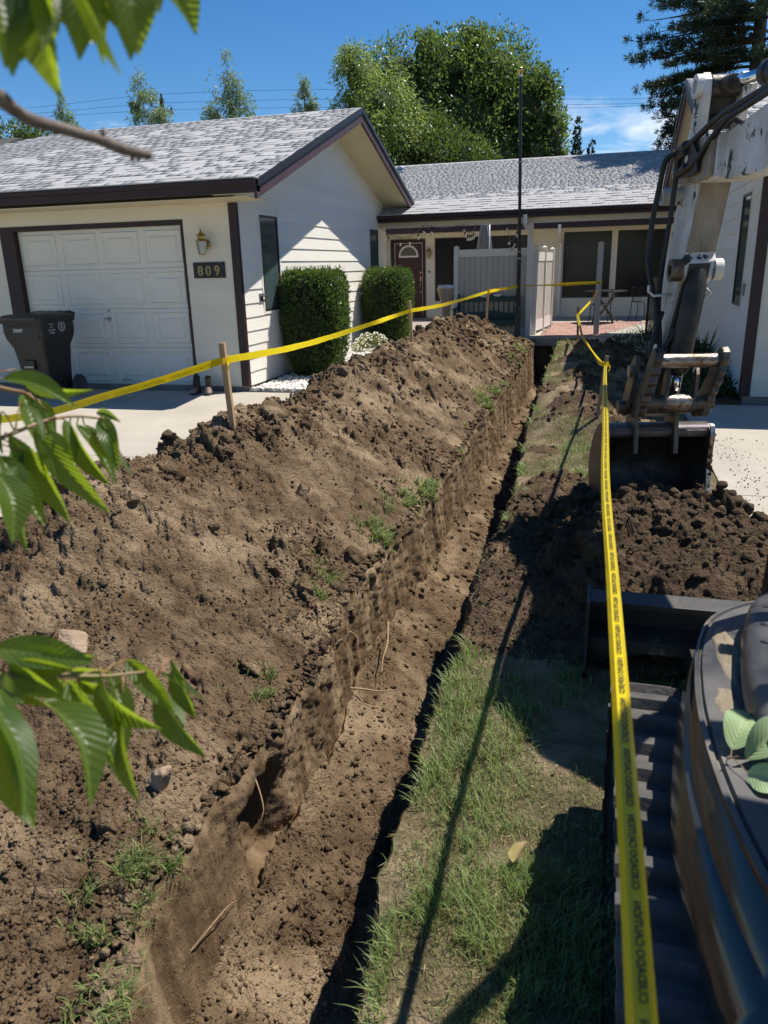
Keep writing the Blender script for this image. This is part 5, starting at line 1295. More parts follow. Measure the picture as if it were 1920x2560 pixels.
def ringy(r0, r1, cy=8.96, cz=.945, a0=0, a1=2*PI, n=28, x=BX1+.0035): seal.strip([[(x, cy+r*math.cos(a0+(a1-a0)*k/n), cz+r*math.sin(a0+(a1-a0)*k/n)) for r in (r0, r1)] for k in range(n+1)])
ringy(.066,.071); ringy(.044,.047)
for k in range(22): ringy(.051,.062, a0=2*PI*k/22, a1=2*PI*k/22+.15, n=2)
ringy(.030,.0335, a0=3.5, a1=5.9, n=10)
seal.raw([(BX1+.0035,8.96+a,.945+b) for a,b in ((-.025,.03),(.025,.03),(.025,.024),(.008,.018),(.012,-.02),(.004,-.03),(-.006,-.02),(-.004,.016),(-.025,.022))], [tuple(range(9))])
build('city_seal', seal, M_PRINT, BIN)

# ------------------------------------------------------------------ boots by the door
M_LEA = mat('worn_tan_leather', (.26,.17,.105), (.17,.11,.07), scale=18, rough=.75, bump=.3, bscale=70)
M_LEAD = mat('dark_boot_leather', (.055,.043,.036), (.095,.075,.06), scale=16, rough=.7, bump=.3, bscale=60)
M_SOLE = mat('boot_sole', (.03,.027,.025), (.10,.085,.07), scale=20, rough=.85)
M_TOE = mat('scuffed_pale_toe', (.40,.33,.28), (.25,.17,.13), scale=14, rough=.7, bump=.2, bscale=60)
M_LACE = mat('black_lace', (.012,.011,.011), rough=.8)
def boot(x, y, rot, m, label):
    t = thing('boot', label, 'boot', (x, y, 0), 'pair of work boots beside the garage door')
    ca, sa = math.cos(rot), math.sin(rot)
    T = lambda p: Vector((x + p[0]*ca - p[1]*sa, y + p[0]*sa + p[1]*ca, p[2]))
    rows_ = []; n = 14
    for s, (z, y0, y1, hw, ang) in enumerate(((.028,-.155,.125,.050,0),(.055,-.160,.125,.052,0),(.085,-.150,.122,.050,0),(.105,-.10,.120,.046,0),(.13,-.045,.115,.043,0),(.17,-.02,.110,.042,0),(.22,-.015,.112,.045,0))):
        cyy, ry = (y0+y1)/2, (y1-y0)/2
        rows_.append([T((hw*math.cos(2*PI*k/n)*(1-.25*max(0,-math.sin(2*PI*k/n))*(z<.1)*.3), cyy + ry*math.sin(2*PI*k/n), z + (.012*math.sin(2*PI*k/n) if z > .2 else 0))) for k in range(n)] + [None])
        rows_[-1][-1] = rows_[-1][0]
    mb = MB().strip(rows_); inr = [T((.036*math.cos(2*PI*k/n), .048+.052*math.sin(2*PI*k/n), .12)) for k in range(n)]
    mb.strip([rows_[-1], inr+[inr[0]]]); build('upper', mb, m, t, True, sharp=.9)
    so = []; 
    for z, g in ((.0,.0),(.03,.004)): so.append([T((.053*math.cos(2*PI*k/18)+.0, -.018 + (.148+g)*math.sin(2*PI*k/18), z)) for k in range(18)] )
    sm = MB().strip([so[0]+[so[0][0]], so[1]+[so[1][0]]]).raw(so[0], [tuple(range(18))]).raw(so[1], [tuple(range(18))]); build('sole', sm, M_SOLE, t, True, sharp=.5)
    tr_ = []
    for z, y0, hw in ((.030,-.168,.053),(.06,-.166,.054),(.080,-.14,.048),(.090,-.11,.03)):
        tr_.append([T((hw*math.cos(a), y0+.10 + .10*math.sin(a)*1.0 if z < .085 else y0+.03*math.sin(a), z)) for a in [PI + PI*k/10 for k in range(11)]])
    build('toe_cap', MB().strip(tr_), M_TOE, t, True)
    lc = MB()
    for k in range(5):
        z = .112 + .022*k; yy = -.062 + .010*k + (.02 if k > 1 else 0)
        lc.tube([T((-.03,yy+.012,z)), T((0,yy-.012,z+.006)), T((.03,yy+.012,z+.012))], .0035, 5)
    lc.tube([T((.0,-.07,.11)),T((.05,-.11,.07)),T((.075,-.13,.02)),T((.06,-.16,.006))], .003, 5); lc.tube([T((.0,-.02,.2)),T((.02,-.06,.24)),T((.0,-.03,.26)),T((-.015,.0,.235))], .0035, 5)
    build('laces', lc, M_LACE, t)
boot(-5.33, 9.40, .10, M_LEAD, 'dark work boot, left one of the pair beside the garage door')
boot(-5.13, 9.38, .42, M_LEA, 'tan work boot with scuffed pale toe beside the garage door')

# ------------------------------------------------------------------ vinyl fences
def fence_post(x, y, z0, z1, parent, w=.10):
    p = build('post', MB().box(x-w/2, x+w/2, y-w/2, y+w/2, z0, z1), M_WHITE, parent, bevel=.006)
    build('post_cap', MB().raw([(x-w/2-.006,y-w/2-.006,z1),(x+w/2+.006,y-w/2-.006,z1),(x+w/2+.006,y+w/2+.006,z1),(x-w/2-.006,y+w/2+.006,z1),(x,y,z1+.035)], [(0,1,4),(1,2,4),(2,3,4),(3,0,4),(3,2,1,0)]), M_WHITE, p)
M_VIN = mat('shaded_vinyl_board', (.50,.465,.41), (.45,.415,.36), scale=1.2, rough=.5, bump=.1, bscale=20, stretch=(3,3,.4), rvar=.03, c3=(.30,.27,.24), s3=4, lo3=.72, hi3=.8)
FN = thing('fence', 'beige vinyl privacy panel behind the green bench', 'fence', (-2.3, 16.6, .12))
fence_post(-3.05, 16.62, .10, 1.93, FN)
build('rail', MB().box(-3.0, -1.59, 16.58, 16.66, 1.735, 1.88), M_WHITE, FN, bevel=.006); build('rail', MB().box(-3.0, -1.59, 16.58, 16.66, .16, .30), M_WHITE, FN, bevel=.006)
nb = 12; bw = 1.41/nb
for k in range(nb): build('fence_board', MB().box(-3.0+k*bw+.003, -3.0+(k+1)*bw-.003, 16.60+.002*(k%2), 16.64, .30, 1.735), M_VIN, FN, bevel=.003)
FN2 = thing('fence', 'bright sunlit vinyl fence of stepped panels running back beside the pavers', 'fence', (-1.38, 17.6, .15))
for y, x, z in ((16.75,-1.43,1.92),(17.75,-1.33,1.90),(18.75,-1.23,1.88)): fence_post(x, y, .14, z, FN2)
for (y0,x0),(y1,x1) in (((16.75,-1.43),(17.75,-1.33)),((17.75,-1.33),(18.75,-1.23))):
    for z0, z1 in ((1.62,1.80),(.20,.42)):
        build('rail', MB().bar((x0,y0+.05,(z0+z1)/2),(x1,y1-.05,(z0+z1)/2),.045,z1-z0), M_WHITE, FN2)
    for k in range(6):
        f0, f1 = (k+.04)/6, (k+.96)/6; dy = .9; a = Vector((x0+(x1-x0)*f0, y0+.05+dy*f0, 1.02)); b = Vector((x0+(x1-x0)*f1, y0+.05+dy*f1, 1.02))
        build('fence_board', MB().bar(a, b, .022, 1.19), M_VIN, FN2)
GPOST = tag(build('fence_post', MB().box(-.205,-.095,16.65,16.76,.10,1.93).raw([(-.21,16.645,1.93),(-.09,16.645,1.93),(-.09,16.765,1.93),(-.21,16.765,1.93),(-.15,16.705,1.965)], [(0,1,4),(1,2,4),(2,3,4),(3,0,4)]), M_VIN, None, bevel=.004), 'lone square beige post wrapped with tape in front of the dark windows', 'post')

# ------------------------------------------------------------------ green bench
M_GREEN = mat('dark_teal_paint', (.012,.045,.042), (.018,.06,.055), scale=6, rough=.45, bump=.1, bscale=40)
BE = thing('bench', 'dark teal wooden bench with spindle back against the beige fence', 'bench', (-2.35, 16.25, .12))
bxa, bxb, by = -3.0, -1.68, 16.48
crest = lambda x: .93 + .07*math.exp(-((x+2.34)/.34)**2) + .012*math.sin((x+2.34)*14)
n = 24; mb = MB(); xs_ = [bxa+.06+(bxb-bxa-.12)*k/n for k in range(n+1)]
mb.strip([[(x, by-.02, crest(x)) for x in xs_],[(x, by-.02, .84) for x in xs_]]); mb.strip([[(x, by+.02, crest(x)) for x in xs_],[(x, by+.02, .84) for x in xs_]]); mb.strip([[(x, by-.02, crest(x)) for x in xs_],[(x, by+.02, crest(x)) for x in xs_]]); mb.strip([[(x, by-.02, .84) for x in xs_],[(x, by+.02, .84) for x in xs_]])
build('crest_rail', mb, M_GREEN, BE)
lowr = lambda x: .60 + .055*math.exp(-((x+2.34)/.36)**2) + .01*math.sin((x+2.34)*13)
mb = MB(); mb.strip([[(x, by-.02, lowr(x)) for x in xs_],[(x, by-.02, .47) for x in xs_]]); mb.strip([[(x, by+.02, lowr(x)) for x in xs_],[(x, by+.02, .47) for x in xs_]]); mb.strip([[(x, by-.02, lowr(x)) for x in xs_],[(x, by+.02, lowr(x)) for x in xs_]]); build('lower_rail', mb, M_GREEN, BE)
for k in range(11): x = bxa + .14 + k*(bxb-bxa-.28)/10; build('spindle', MB().tube([(x,by,.58),(x,by,.70),(x,by,.86)], [.010,.013,.010], 6), M_GREEN, BE)
for x in (bxa+.03, bxb-.03):
    build('back_post', MB().box(x-.03,x+.03,by-.03,by+.03,.12,.88).lathe([(.028,.88),(.034,.92),(.02,.95),(.03,.98),(0,1.0)], (x,by,0), 10), M_GREEN, BE)
    build('front_leg', MB().box(x-.03,x+.03,15.98,16.04,.12,.70), M_GREEN, BE, bevel=.004); build('armrest', MB().box(x-.045,x+.045,15.93,by-.031,.701,.735), M_GREEN, BE, bevel=.008)
for k in range(4): build('seat_slat', MB().box(bxa+.06, bxb-.06, 16.0+k*.115, 16.105+k*.115, .470, .495), M_GREEN, BE, bevel=.004)
build('apron', MB().box(bxa+.06, bxb-.06, 15.99, 16.015, .38, .469), M_GREEN, BE)
for x, z in ((-2.45,.955),(-2.16,.965)):
    build('cloud_motif', MB().raw([(x+.085*math.cos(a)*(1+.25*math.sin(3*a)), by-.0215, z+.026*math.sin(a)*(1+.2*math.cos(5*a))) for a in [2*PI*k/20 for k in range(20)]], [tuple(range(20))]), M_WHITE, BE)

# ------------------------------------------------------------------ tall planter with a white bag on top
PL = thing('planter', 'tall beige tapering planter on thin metal legs beside the fence', 'planter', (-3.28, 16.55, .13))
build('pot', MB().lathe([(.075,.52),(.09,.54),(.105,.75),(.14,.95),(.19,1.10),(.195,1.115),(.17,1.115),(.12,.95)], (-3.27,16.6,0), 22), mat('beige_resin', (.52,.40,.29), (.46,.35,.25), scale=3, rough=.6), PL, True, sharp=.9)
for k in range(3):
    a = 2*PI*k/3+.4; build('leg', MB().tube([(-3.27+.06*math.cos(a),16.6+.06*math.sin(a),.56),(-3.27+.10*math.cos(a),16.6+.10*math.sin(a),.40),(-3.27+.08*math.cos(a),16.6+.08*math.sin(a),.14)], .009, 6), mat('pale_metal', (.40,.36,.30), rough=.5, metal=.4) if k == 0 else bpy.data.materials['pale_metal'], PL)
bg = []; n = 20
for j, (r, z) in enumerate(((.185,1.10),(.20,1.135),(.17,1.165),(.09,1.17),(.01,1.15))): bg.append([(-3.27+r*(1+.10*math.sin(3*a+j))*math.cos(a), 16.6+r*(1+.10*math.cos(4*a+j))*math.sin(a), z+.025*math.sin(3*a+j*1.3)) for a in [2*PI*k/n for k in range(n)]+[0]])
tag(build('cloth', MB().strip(bg), mat('bright_white_cloth', (.80,.80,.80), rough=.8, c2=(.72,.72,.74), scale=8), None, True), 'crumpled white cloth lying on the tall planter', 'cloth')

# ------------------------------------------------------------------ flagpole
FP_ = thing('flagpole', 'tall thin black flagpole with a gold ball in front of the bench', 'flagpole', (-1.72, 16.2, .12))
build('pole', MB().tube([(-1.705,16.2,.10),(-1.71,16.2,1.66),(-1.71,16.2,1.8)], .042, 14), mat('black_pole_paint', (.016,.015,.014), (.028,.024,.02), scale=8, rough=.35), FP_, True, sharp=.6)
build('upper_pole', MB().tube([(-1.71,16.2,1.8),(-1.74,16.2,3.45),(-1.775,16.2,4.90)], [.034,.030,.026], 14), bpy.data.materials['black_pole_paint'], FP_, True, sharp=.6)
for z, x in ((1.66,-1.71),(1.79,-1.711),(3.43,-1.74)): build('collar', MB().lathe([(.045,0),(.048,.01),(.045,.025)], (x,16.2,z), 14).tube([(x+.045,16.19,z+.015),(x+.085,16.18,z+.02)], .008, 6), M_CHROME, FP_)
build('truck', MB().lathe([(.028,0),(.04,.03),(.02,.06)], (-1.775,16.2,4.89), 10).tube([(-1.775,16.2,4.9),(-1.83,16.2,4.88)], .014, 6), M_CHROME, FP_)
build('ball', MB().lathe([(.058*math.sin(PI*k/8), -.058*math.cos(PI*k/8)) for k in range(9)], (-1.777,16.2,5.01), 14), mat('gold_ball', (.70,.48,.12), rough=.22, metal=1.0), FP_, True)

# ------------------------------------------------------------------ stakes and caution tape
M_WOOD = mat('raw_pine_stake', (.50,.33,.175), (.40,.25,.125), scale=7, rough=.75, bump=.2, bscale=50, stretch=(4,4,.5))
M_WOODD = mat('weathered_stake', (.27,.19,.12), (.19,.135,.09), scale=7, rough=.85, stretch=(4,4,.5))
def stake(a, b, w, label, m=M_WOOD, g='wooden stakes holding the caution tape', wy=None):
    return tag(build('stake', MB().bar(a, b, w, wy or w*.8, up=(0,1,.01)), m, None, bevel=.0015), label, 'stake', g)
stake((-2.32,4.55,.30), (-2.362,4.55,1.155), .038, 'pale pine stake in the heap in front of the garage corner', wy=.030)
stake((-2.33,9.66,.35), (-2.372,9.66,1.18), .040, 'pale pine stake in the heap in front of the far clipped shrub', wy=.03)
stake((-2.10,14.4,.35), (-2.055,14.4,1.19), .036, 'thin pale stake on the far end of the heap before the bench', wy=.03)
stake((-.045,7.39,-.15), (.045,7.39,.765), .034, 'weathered leaning stake in the lawn left of the bucket', M_WOODD)
stake((-.43,14.41,-.1), (-.458,14.41,.83), .040, 'dark stake in the shaded lawn below the patio edge', M_WOODD)
M_TAPE = None
def tape_mat():
    m, nt, b = base_mat('yellow_caution_tape'); b.inputs['Base Color'].default_value = (.86,.68,.012,1); b.inputs['Roughness'].default_value = .32; b.inputs['Specular IOR Level'].default_value = .45
    tl = N(nt, 'ShaderNodeBsdfTranslucent'); tl.inputs['Color'].default_value = (.85,.58,.01,1); ms = N(nt, 'ShaderNodeMixShader'); ms.inputs['Fac'].default_value = .38
    no = N(nt, 'ShaderNodeTexNoise'); no.inputs['Scale'].default_value = 7; no.inputs['Detail'].default_value = 3; bu = N(nt, 'ShaderNodeBump'); bu.inputs['Strength'].default_value = .35; bu.inputs['Distance'].default_value = .01
    tc = N(nt, 'ShaderNodeTexCoord'); mp = N(nt, 'ShaderNodeMapping'); mp.inputs['Scale'].default_value = (3,3,3)
    nt.links.new(tc.outputs['Object'], mp.inputs['Vector']); nt.links.new(mp.outputs['Vector'], no.inputs['Vector'])
    nt.links.new(no.outputs['Fac'], bu.inputs['Height']); nt.links.new(bu.outputs['Normal'], b.inputs['Normal'])
    nt.links.new(b.outputs['BSDF'], ms.inputs[1]); nt.links.new(tl.outputs['BSDF'], ms.inputs[2]); nt.links.new(ms.outputs['Shader'], nt.nodes['Material Output'].inputs['Surface']); return m
M_TAPE = tape_mat(); M_INK = mat('tape_ink', (.018,.017,.012), rough=.5)
def dense(P, step=.05):
    P = [Vector(p) for p in P]; n = len(P); out = []
    for i in range(n-1):
        p0, p1, p2, p3 = P[max(i-1,0)], P[i], P[i+1], P[min(i+2,n-1)]; m = max(2, int((p2-p1).length/step))
        for k in range(m):
            t = k/m; out.append(.5*((2*p1)+(p2-p0)*t+(2*p0-5*p1+4*p2-p3)*t*t+(3*p1-p0-3*p2+p3)*t**3))
    out.append(P[-1]); return out
def tape(path, section, label, parent=None, twist=lambda s: 0.0, name='caution_tape', wrinkle=.0012, text_seg=None, toff=0.0, textsize=.046, flip=False, tshift=0.0, squash=lambda s: 1.0):
    """ribbon of the given cross-section (sideways, up) swept along a path, printed with letters"""
    P = dense(path); sl = [0]
    for a, b in zip(P[:-1], P[1:]): sl.append(sl[-1] + (b-a).length)
    def frame(s):
        i = 0
        lo, hi = 0, len(sl)-2
        while lo < hi:
            mid = (lo+hi+1)//2
            if sl[mid] <= s: lo = mid
            else: hi = mid-1
        i = lo; f = (s-sl[i])/max(sl[i+1]-sl[i], 1e-6); p = P[i].lerp(P[i+1], min(max(f,0),1)); t = (P[i+1]-P[i]).normalized()
        sd = t.cross(Vector((0,0,1))).normalized(); up = sd.cross(t); c, q = math.cos(twist(s)), math.sin(twist(s)); k = squash(s)
        return p, (sd*c + up*q)*k, (up*c - sd*q)
    rr2 = random.Random(5); rows_ = []
    for i, s in enumerate(sl):
        p, sd, up = frame(s); rows_.append([p + sd*a + up*(b + wrinkle*math.sin(s*9+j*1.7) + wrinkle*.6*math.sin(s*31+j)) for j, (a, b) in enumerate(section)])
    o = build(name, MB().strip(rows_), M_TAPE, parent, True, sharp=.5)
    if label: tag(o, label, 'tape', 'yellow caution tape runs')
    if text_seg is not None:
        # place letters on one face of the section: width coordinate c along that face
        a0 = Vector(section[text_seg]); a1 = Vector(section[text_seg+1]); d = (a1-a0); ln = d.length; d = d/ln; nn = Vector((-d.y, d.x))
        Vt, Ft = text_geo('CAUTION', 1.0, 0, 0, .03); Vu, Fu = text_geo('CUIDADO', 1.0, 0, 0, .03)
        mb = MB(); s = toff; k = 0
        while s + textsize*5.2 < sl[-1]:
            for VV, FF in (((Vt,Ft),) if k % 2 == 0 else ((Vu,Fu),)):
                vs = []
                for q in VV:
                    along = s + q[0]*textsize*1.15 if not flip else s + textsize*5.0 - q[0]*textsize*1.15
                    p, sd, up = frame(along); wv = (ln/2 + tshift - textsize*.36) + q[1]*textsize
                    if flip: wv = ln - wv
                    c = a0 + d*wv + nn*.0022; vs.append(p + sd*c.x + up*(c.y + wrinkle*math.sin(along*9+text_seg*1.7)))
                mb.raw(vs, FF)
            s += textsize*(5.6 if k % 2 else 6.6); k += 1
        build('lettering', mb, M_INK, o)
    return o
# right run: folded tape from beside the camera to the leaning stake
secR = [(-.0105,-.010),(-.0045,.0),(.0095,.001),(.0160,-.011)]
tape([(.064,.40,1.005),(.056,.90,1.0),(.046,1.5,.985),(.030,2.3,.972),(.028,3.3,.95),(.025,5.0,.86),(.028,6.6,.755),(.035,7.36,.685)], secR, 'yellow caution tape running from beside the excavator to the leaning stake', text_seg=1, toff=.05, textsize=.0105, wrinkle=.0006, tshift=.0016)
tape([(.035,7.40,.69),(-.05,8.5,.615),(-.28,11.5,.585),(-.43,14.0,.665),(-.455,14.38,.705)], [(-.022,-.02),(.0,.012),(.018,-.006)], 'twisted yellow tape between the leaning stake and the shaded lawn stake', twist=lambda s: .9*math.sin(s*.8), text_seg=0, textsize=.026, squash=lambda s: .75+.25*math.sin(s*2.2))
tape([(-.455,14.44,.70),(-.30,15.6,.84),(-.16,16.62,1.03)], [(-.015,-.02),(.0,.012),(.012,-.02)], 'short twisted tape rising from the lawn stake to the square post', twist=lambda s: .6*math.sin(s*2))
tape([(-.20,16.64,1.175),(-.6,16.6,1.165),(-1.1,16.45,1.15),(-1.68,16.2,1.155)], [(0,-.03),(.004,0),(0,.03)], 'yellow tape from the square post across to the flagpole', twist=lambda s: -1.2*smoothstep(.5,1.1,s)*1.0, squash=lambda s: 1.0, text_seg=0, textsize=.03, toff=.02)
wrap = build('tape_wrap', MB().strip([[(x,y,1.145),(x,y,1.205)] for x,y in ((-.212,16.643),(-.088,16.643),(-.088,16.767),(-.212,16.767),(-.212,16.643))]), M_TAPE, GPOST)
V, F = text_geo('CAU', .05, 0, 0, .001); build('lettering', MB().raw([(-.195+p[0]*.85, 16.6415, 1.157+p[1]) for p in V], F), M_INK, GPOST)
# left run along the heap
secL = [(.001,-.025),(.0,.023)]
tape([(-4.9,3.2,.79),(-3.7,4.0,.725),(-3.0,4.30,.865),(-2.36,4.53,1.045)], secL, 'yellow tape from the cherry branch across the driveway to the nearest stake', text_seg=0, textsize=.031, toff=.1, twist=lambda s: .25*math.sin(s*1.5), squash=lambda s: 1-.25*smoothstep(2.0,2.9,s))
tape([(-2.36,4.57,1.045),(-2.44,6.0,.985),(-2.47,7.5,.985),(-2.41,9.0,1.03),(-2.37,9.62,1.052)], secL, 'long yellow tape crossing in front of the clipped shrubs', text_seg=0, textsize=.031, toff=.06, twist=lambda s: .35*math.sin(s*1.1)+1.0*math.exp(-((s-4.2)/.35)**2), squash=lambda s: .82+.15*math.sin(s*1.3))
tape([(-2.37,9.70,1.055),(-2.30,11.5,1.035),(-2.16,13.4,1.075),(-2.07,14.37,1.11)], secL, 'yellow tape passing in front of the dark red door', twist=lambda s: .3*math.sin(s*1.7), squash=lambda s: .85+.15*math.sin(s*1.9), text_seg=0, textsize=.03)
tape([(-2.06,14.42,1.11),(-1.95,15.4,1.12),(-1.87,15.9,1.12),(-1.73,16.16,1.15)], [(.0,-.035),(.012,-.01),(.0,.012),(.010,.03)], 'bunched end of the tape tied to the flagpole', twist=lambda s: .6*math.sin(s*4), squash=lambda s: .6+.4*math.sin(s*3))
for (x, y, z) in ((-2.352,4.55,1.04),(-2.369,9.66,1.052),(-2.058,14.4,1.11),(.038,7.39,.69),(-.455,14.41,.705)):
    q = .026; o = tag(build('tape_knot', MB().strip([[(x+q*a, y+q*b, z-.022+.006*c), (x+q*a, y+q*b, z+.020+.004*c)] for a, b, c in ((-1,-1,0),(1,-1,1),(1,1,0),(-1,1,1),(-1,-1,0))]).tube([(x+q,y-q,z),(x+q+.012,y-q-.012,z-.03),(x+q,y-q-.01,z-.06)], .006, 5), M_TAPE), 'yellow tape wound round a stake top', 'tape', 'tape windings on the stakes')

# ------------------------------------------------------------------ behind the fence: umbrella, string lights, table and chairs
M_CAN = mat('grey_canvas', (.20,.195,.19), (.30,.29,.28), scale=3, rough=.9, stretch=(8,8,.3))
UM = thing('patio_umbrella', 'closed grey patio umbrella standing behind the vinyl fence', 'umbrella', (-2.80, 19.0, .15))
rows_ = []; n = 30
for z, r in ((2.62,.03),(2.45,.075),(2.1,.13),(1.7,.17),(1.25,.19)): rows_.append([(-2.82 + r*(1+.28*math.cos(8*a))*math.cos(a), 19.0 + r*(1+.28*math.cos(8*a))*math.sin(a), z) for a in [2*PI*k/n for k in range(n)]+[0]])
build('canopy', MB().strip(rows_), M_CAN, UM, True); build('pole', MB().tube([(-2.70,18.9,.16),(-2.70,18.9,2.60)], .024, 10), M_CHROME, UM, True)
build('base', MB().lathe([(.25,.15),(.25,.20),(.06,.24)], (-2.78,18.95,0), 18), M_GREASE, UM)
M_WIRE = mat('grey_light_cord', (.30,.28,.25), rough=.6); M_SOCK = mat('black_socket', (.012,.012,.012), rough=.5); M_BULB = mat('clear_bulb', (.85,.82,.75), rough=.03, trans=.92)
def lights(P, bulbs, label, droop=.09):
    t = thing('string_lights', label, 'string lights', tuple(P[0]), 'clear bulb string lights under the porch beam'); D_ = dense(P, .08); build('cord', MB().tube(D_, .006, 5), M_WIRE, t)
    for f in bulbs:
        p = D_[min(int(f*(len(D_)-1)), len(D_)-1)]; bd = build('bulb', MB().lathe([(.0,-.175),(.020,-.168),(.026,-.145),(.018,-.115),(.012,-.105)], tuple(p), 8), M_BULB, t, True)
        build('socket', MB().tube([p, p-Vector((0,0,.05))], .004, 4).lathe([(.013,-.055),(.016,-.06),(.016,-.104),(.010,-.106)], tuple(p), 8), M_SOCK, bd)
lights([(-4.62,16.38,2.37),(-4.45,16.39,2.24),(-4.20,16.40,2.155),(-4.0,16.4,2.17),(-3.82,16.4,2.27),(-3.70,16.4,2.37),(-3.35,16.4,2.32),(-3.1,16.4,2.33),(-2.85,16.4,2.365)], (.12,.25,.36,.45,.54,.63,.80), 'string lights looping below the beam in front of the red door')
lights([(-2.86,16.38,2.37),(-2.84,16.38,2.28),(-2.78,16.38,2.22),(-2.70,16.38,2.22),(-2.63,16.38,2.28),(-2.60,16.38,2.37)], (.05,.25,.40,.5,.6,.72,.9), 'bunched string lights hanging left of the closed umbrella')
lights([(-1.98,16.38,2.37),(-1.96,16.38,2.20),(-1.92,16.38,2.04),(-1.88,16.38,2.0),(-1.83,16.38,2.08),(-1.78,16.38,2.25),(-1.76,16.38,2.37)], (.03,.3,.42,.52,.6,.72,.9), 'bunched string lights hanging beside the flagpole')
M_IRON = mat('black_wrought_iron', (.014,.014,.015), rough=.45, metal=.3)
TB = thing('patio_table', 'round black metal patio table on crossed legs before the windows', 'table', (.0, 20.0, .15))
build('table_top', MB().lathe([(.0,.872),(.49,.872),(.50,.885),(.49,.90),(0,.90)], (0,20,0), 28), M_IRON, TB, True, sharp=.6)
for a in (.6, 2.2, 3.7, 5.3): build('leg', MB().tube([(.38*math.cos(a),20+.38*math.sin(a),.87),(0,20,.5),(-.36*math.cos(a),20-.36*math.sin(a),.16)], .018, 8), mat('brown_leg_metal', (.09,.075,.065), rough=.5, metal=.3) if a == .6 else bpy.data.materials['brown_leg_metal'], TB)
def chair(x, y, rot, label):
    t = thing('patio_chair', label, 'chair', (x, y, .15), 'black wire patio chairs'); ca, sa = math.cos(rot), math.sin(rot)
    T = lambda a, b, z: Vector((x+a*ca-b*sa, y+a*sa+b*ca, z+.15))
    build('seat', MB().lathe([(0,.44),(.22,.44),(.235,.452),(.22,.462),(0,.462)], (x,y,.15), 20), M_IRON, t, True, sharp=.6)
    for a, b in ((-.19,-.17),(.19,-.17),(-.19,.17),(.19,.17)): build('leg', MB().tube([T(a,b,.45),T(a*1.05,b*1.05,.2),T(a*1.25,b*1.25,.005)], .010, 6), M_IRON, t)
    mb = MB(); arc = [T(.25*math.cos(PI*k/12), -.10-.14*math.sin(PI*k/12), .80) for k in range(13)]; mb.tube(arc, .010, 6); build('back_rail', mb, M_IRON, t)
    for k in range(1, 12): build('back_spindle', MB().tube([T(.22*math.cos(PI*k/12), -.10-.11*math.sin(PI*k/12), .455), arc[k]], .005, 5), M_IRON, t)
chair(-.10, 19.45, .25, 'black wire chair standing at the near side of the patio table'); chair(.86, 20.6, -1.2, 'black wire chair partly hidden behind the bamboo screen')
BS = thing('bamboo_screen', 'short bamboo reed screen with dark edge post right of the patio', 'screen', (1.0, 16.6, .12))
M_BAM = mat('bamboo_reed', (.36,.25,.13), (.25,.165,.085), scale=9, rough=.7, stretch=(6,6,.6), rvar=.25)
for k in range(17): x = .865+k*.0215; build('bamboo_cane', MB().tube([(x,16.6+.004*(k%3),.13),(x+.002,16.6,.70),(x,16.6,1.26+.012*math.sin(k*2.3))], .0105, 6), M_BAM, BS)
build('edge_post', MB().box(.80,.85,16.57,16.64,.10,1.34), M_GREASE, BS)
for z in (.4, 1.05): build('binding_wire', MB().tube([(.86,16.588,z),(1.23,16.588,z)], .004, 5), M_WIRE, BS)
# gas meter bits and tap on the back wall
GM = thing('gas_meter', 'small grey pipe and valve cluster on the back wall', 'pipe', (-1.75, 22.15, .15))
build('pipe', MB().tube([(-1.95,22.2,.16),(-1.95,22.2,.62),(-1.80,22.18,.66),(-1.62,22.15,.55),(-1.52,22.15,.55),(-1.52,22.15,.16)], .022, 8), mat('grey_pipe', (.20,.19,.17), rough=.5, metal=.4), GM, True); build('valve', MB().lathe([(.0,.48),(.06,.5),(.07,.56),(.05,.62),(0,.64)], (-1.66,22.12,0), 12), bpy.data.materials['grey_pipe'], GM, True)
# green hose on the gravel
P = [];
for k in range(34): a = k*.42; P.append((-4.02 + (.30+.02*math.sin(k))*math.cos(a)*.55 + .004*k, 12.75 + .50*math.sin(a)*(.8+.1*math.sin(k*.7)), .055 + .004*(k % 5)))
P += [(-3.85,11.9,.05),(-3.98,11.6,.05),(-4.2,11.5,.05)]
tag(build('garden_hose', MB().tube(dense(P, .06), .014, 7), mat('green_hose', (.05,.32,.21), rough=.4), None, True), 'coiled green garden hose on the white gravel between the shrubs', 'hose')
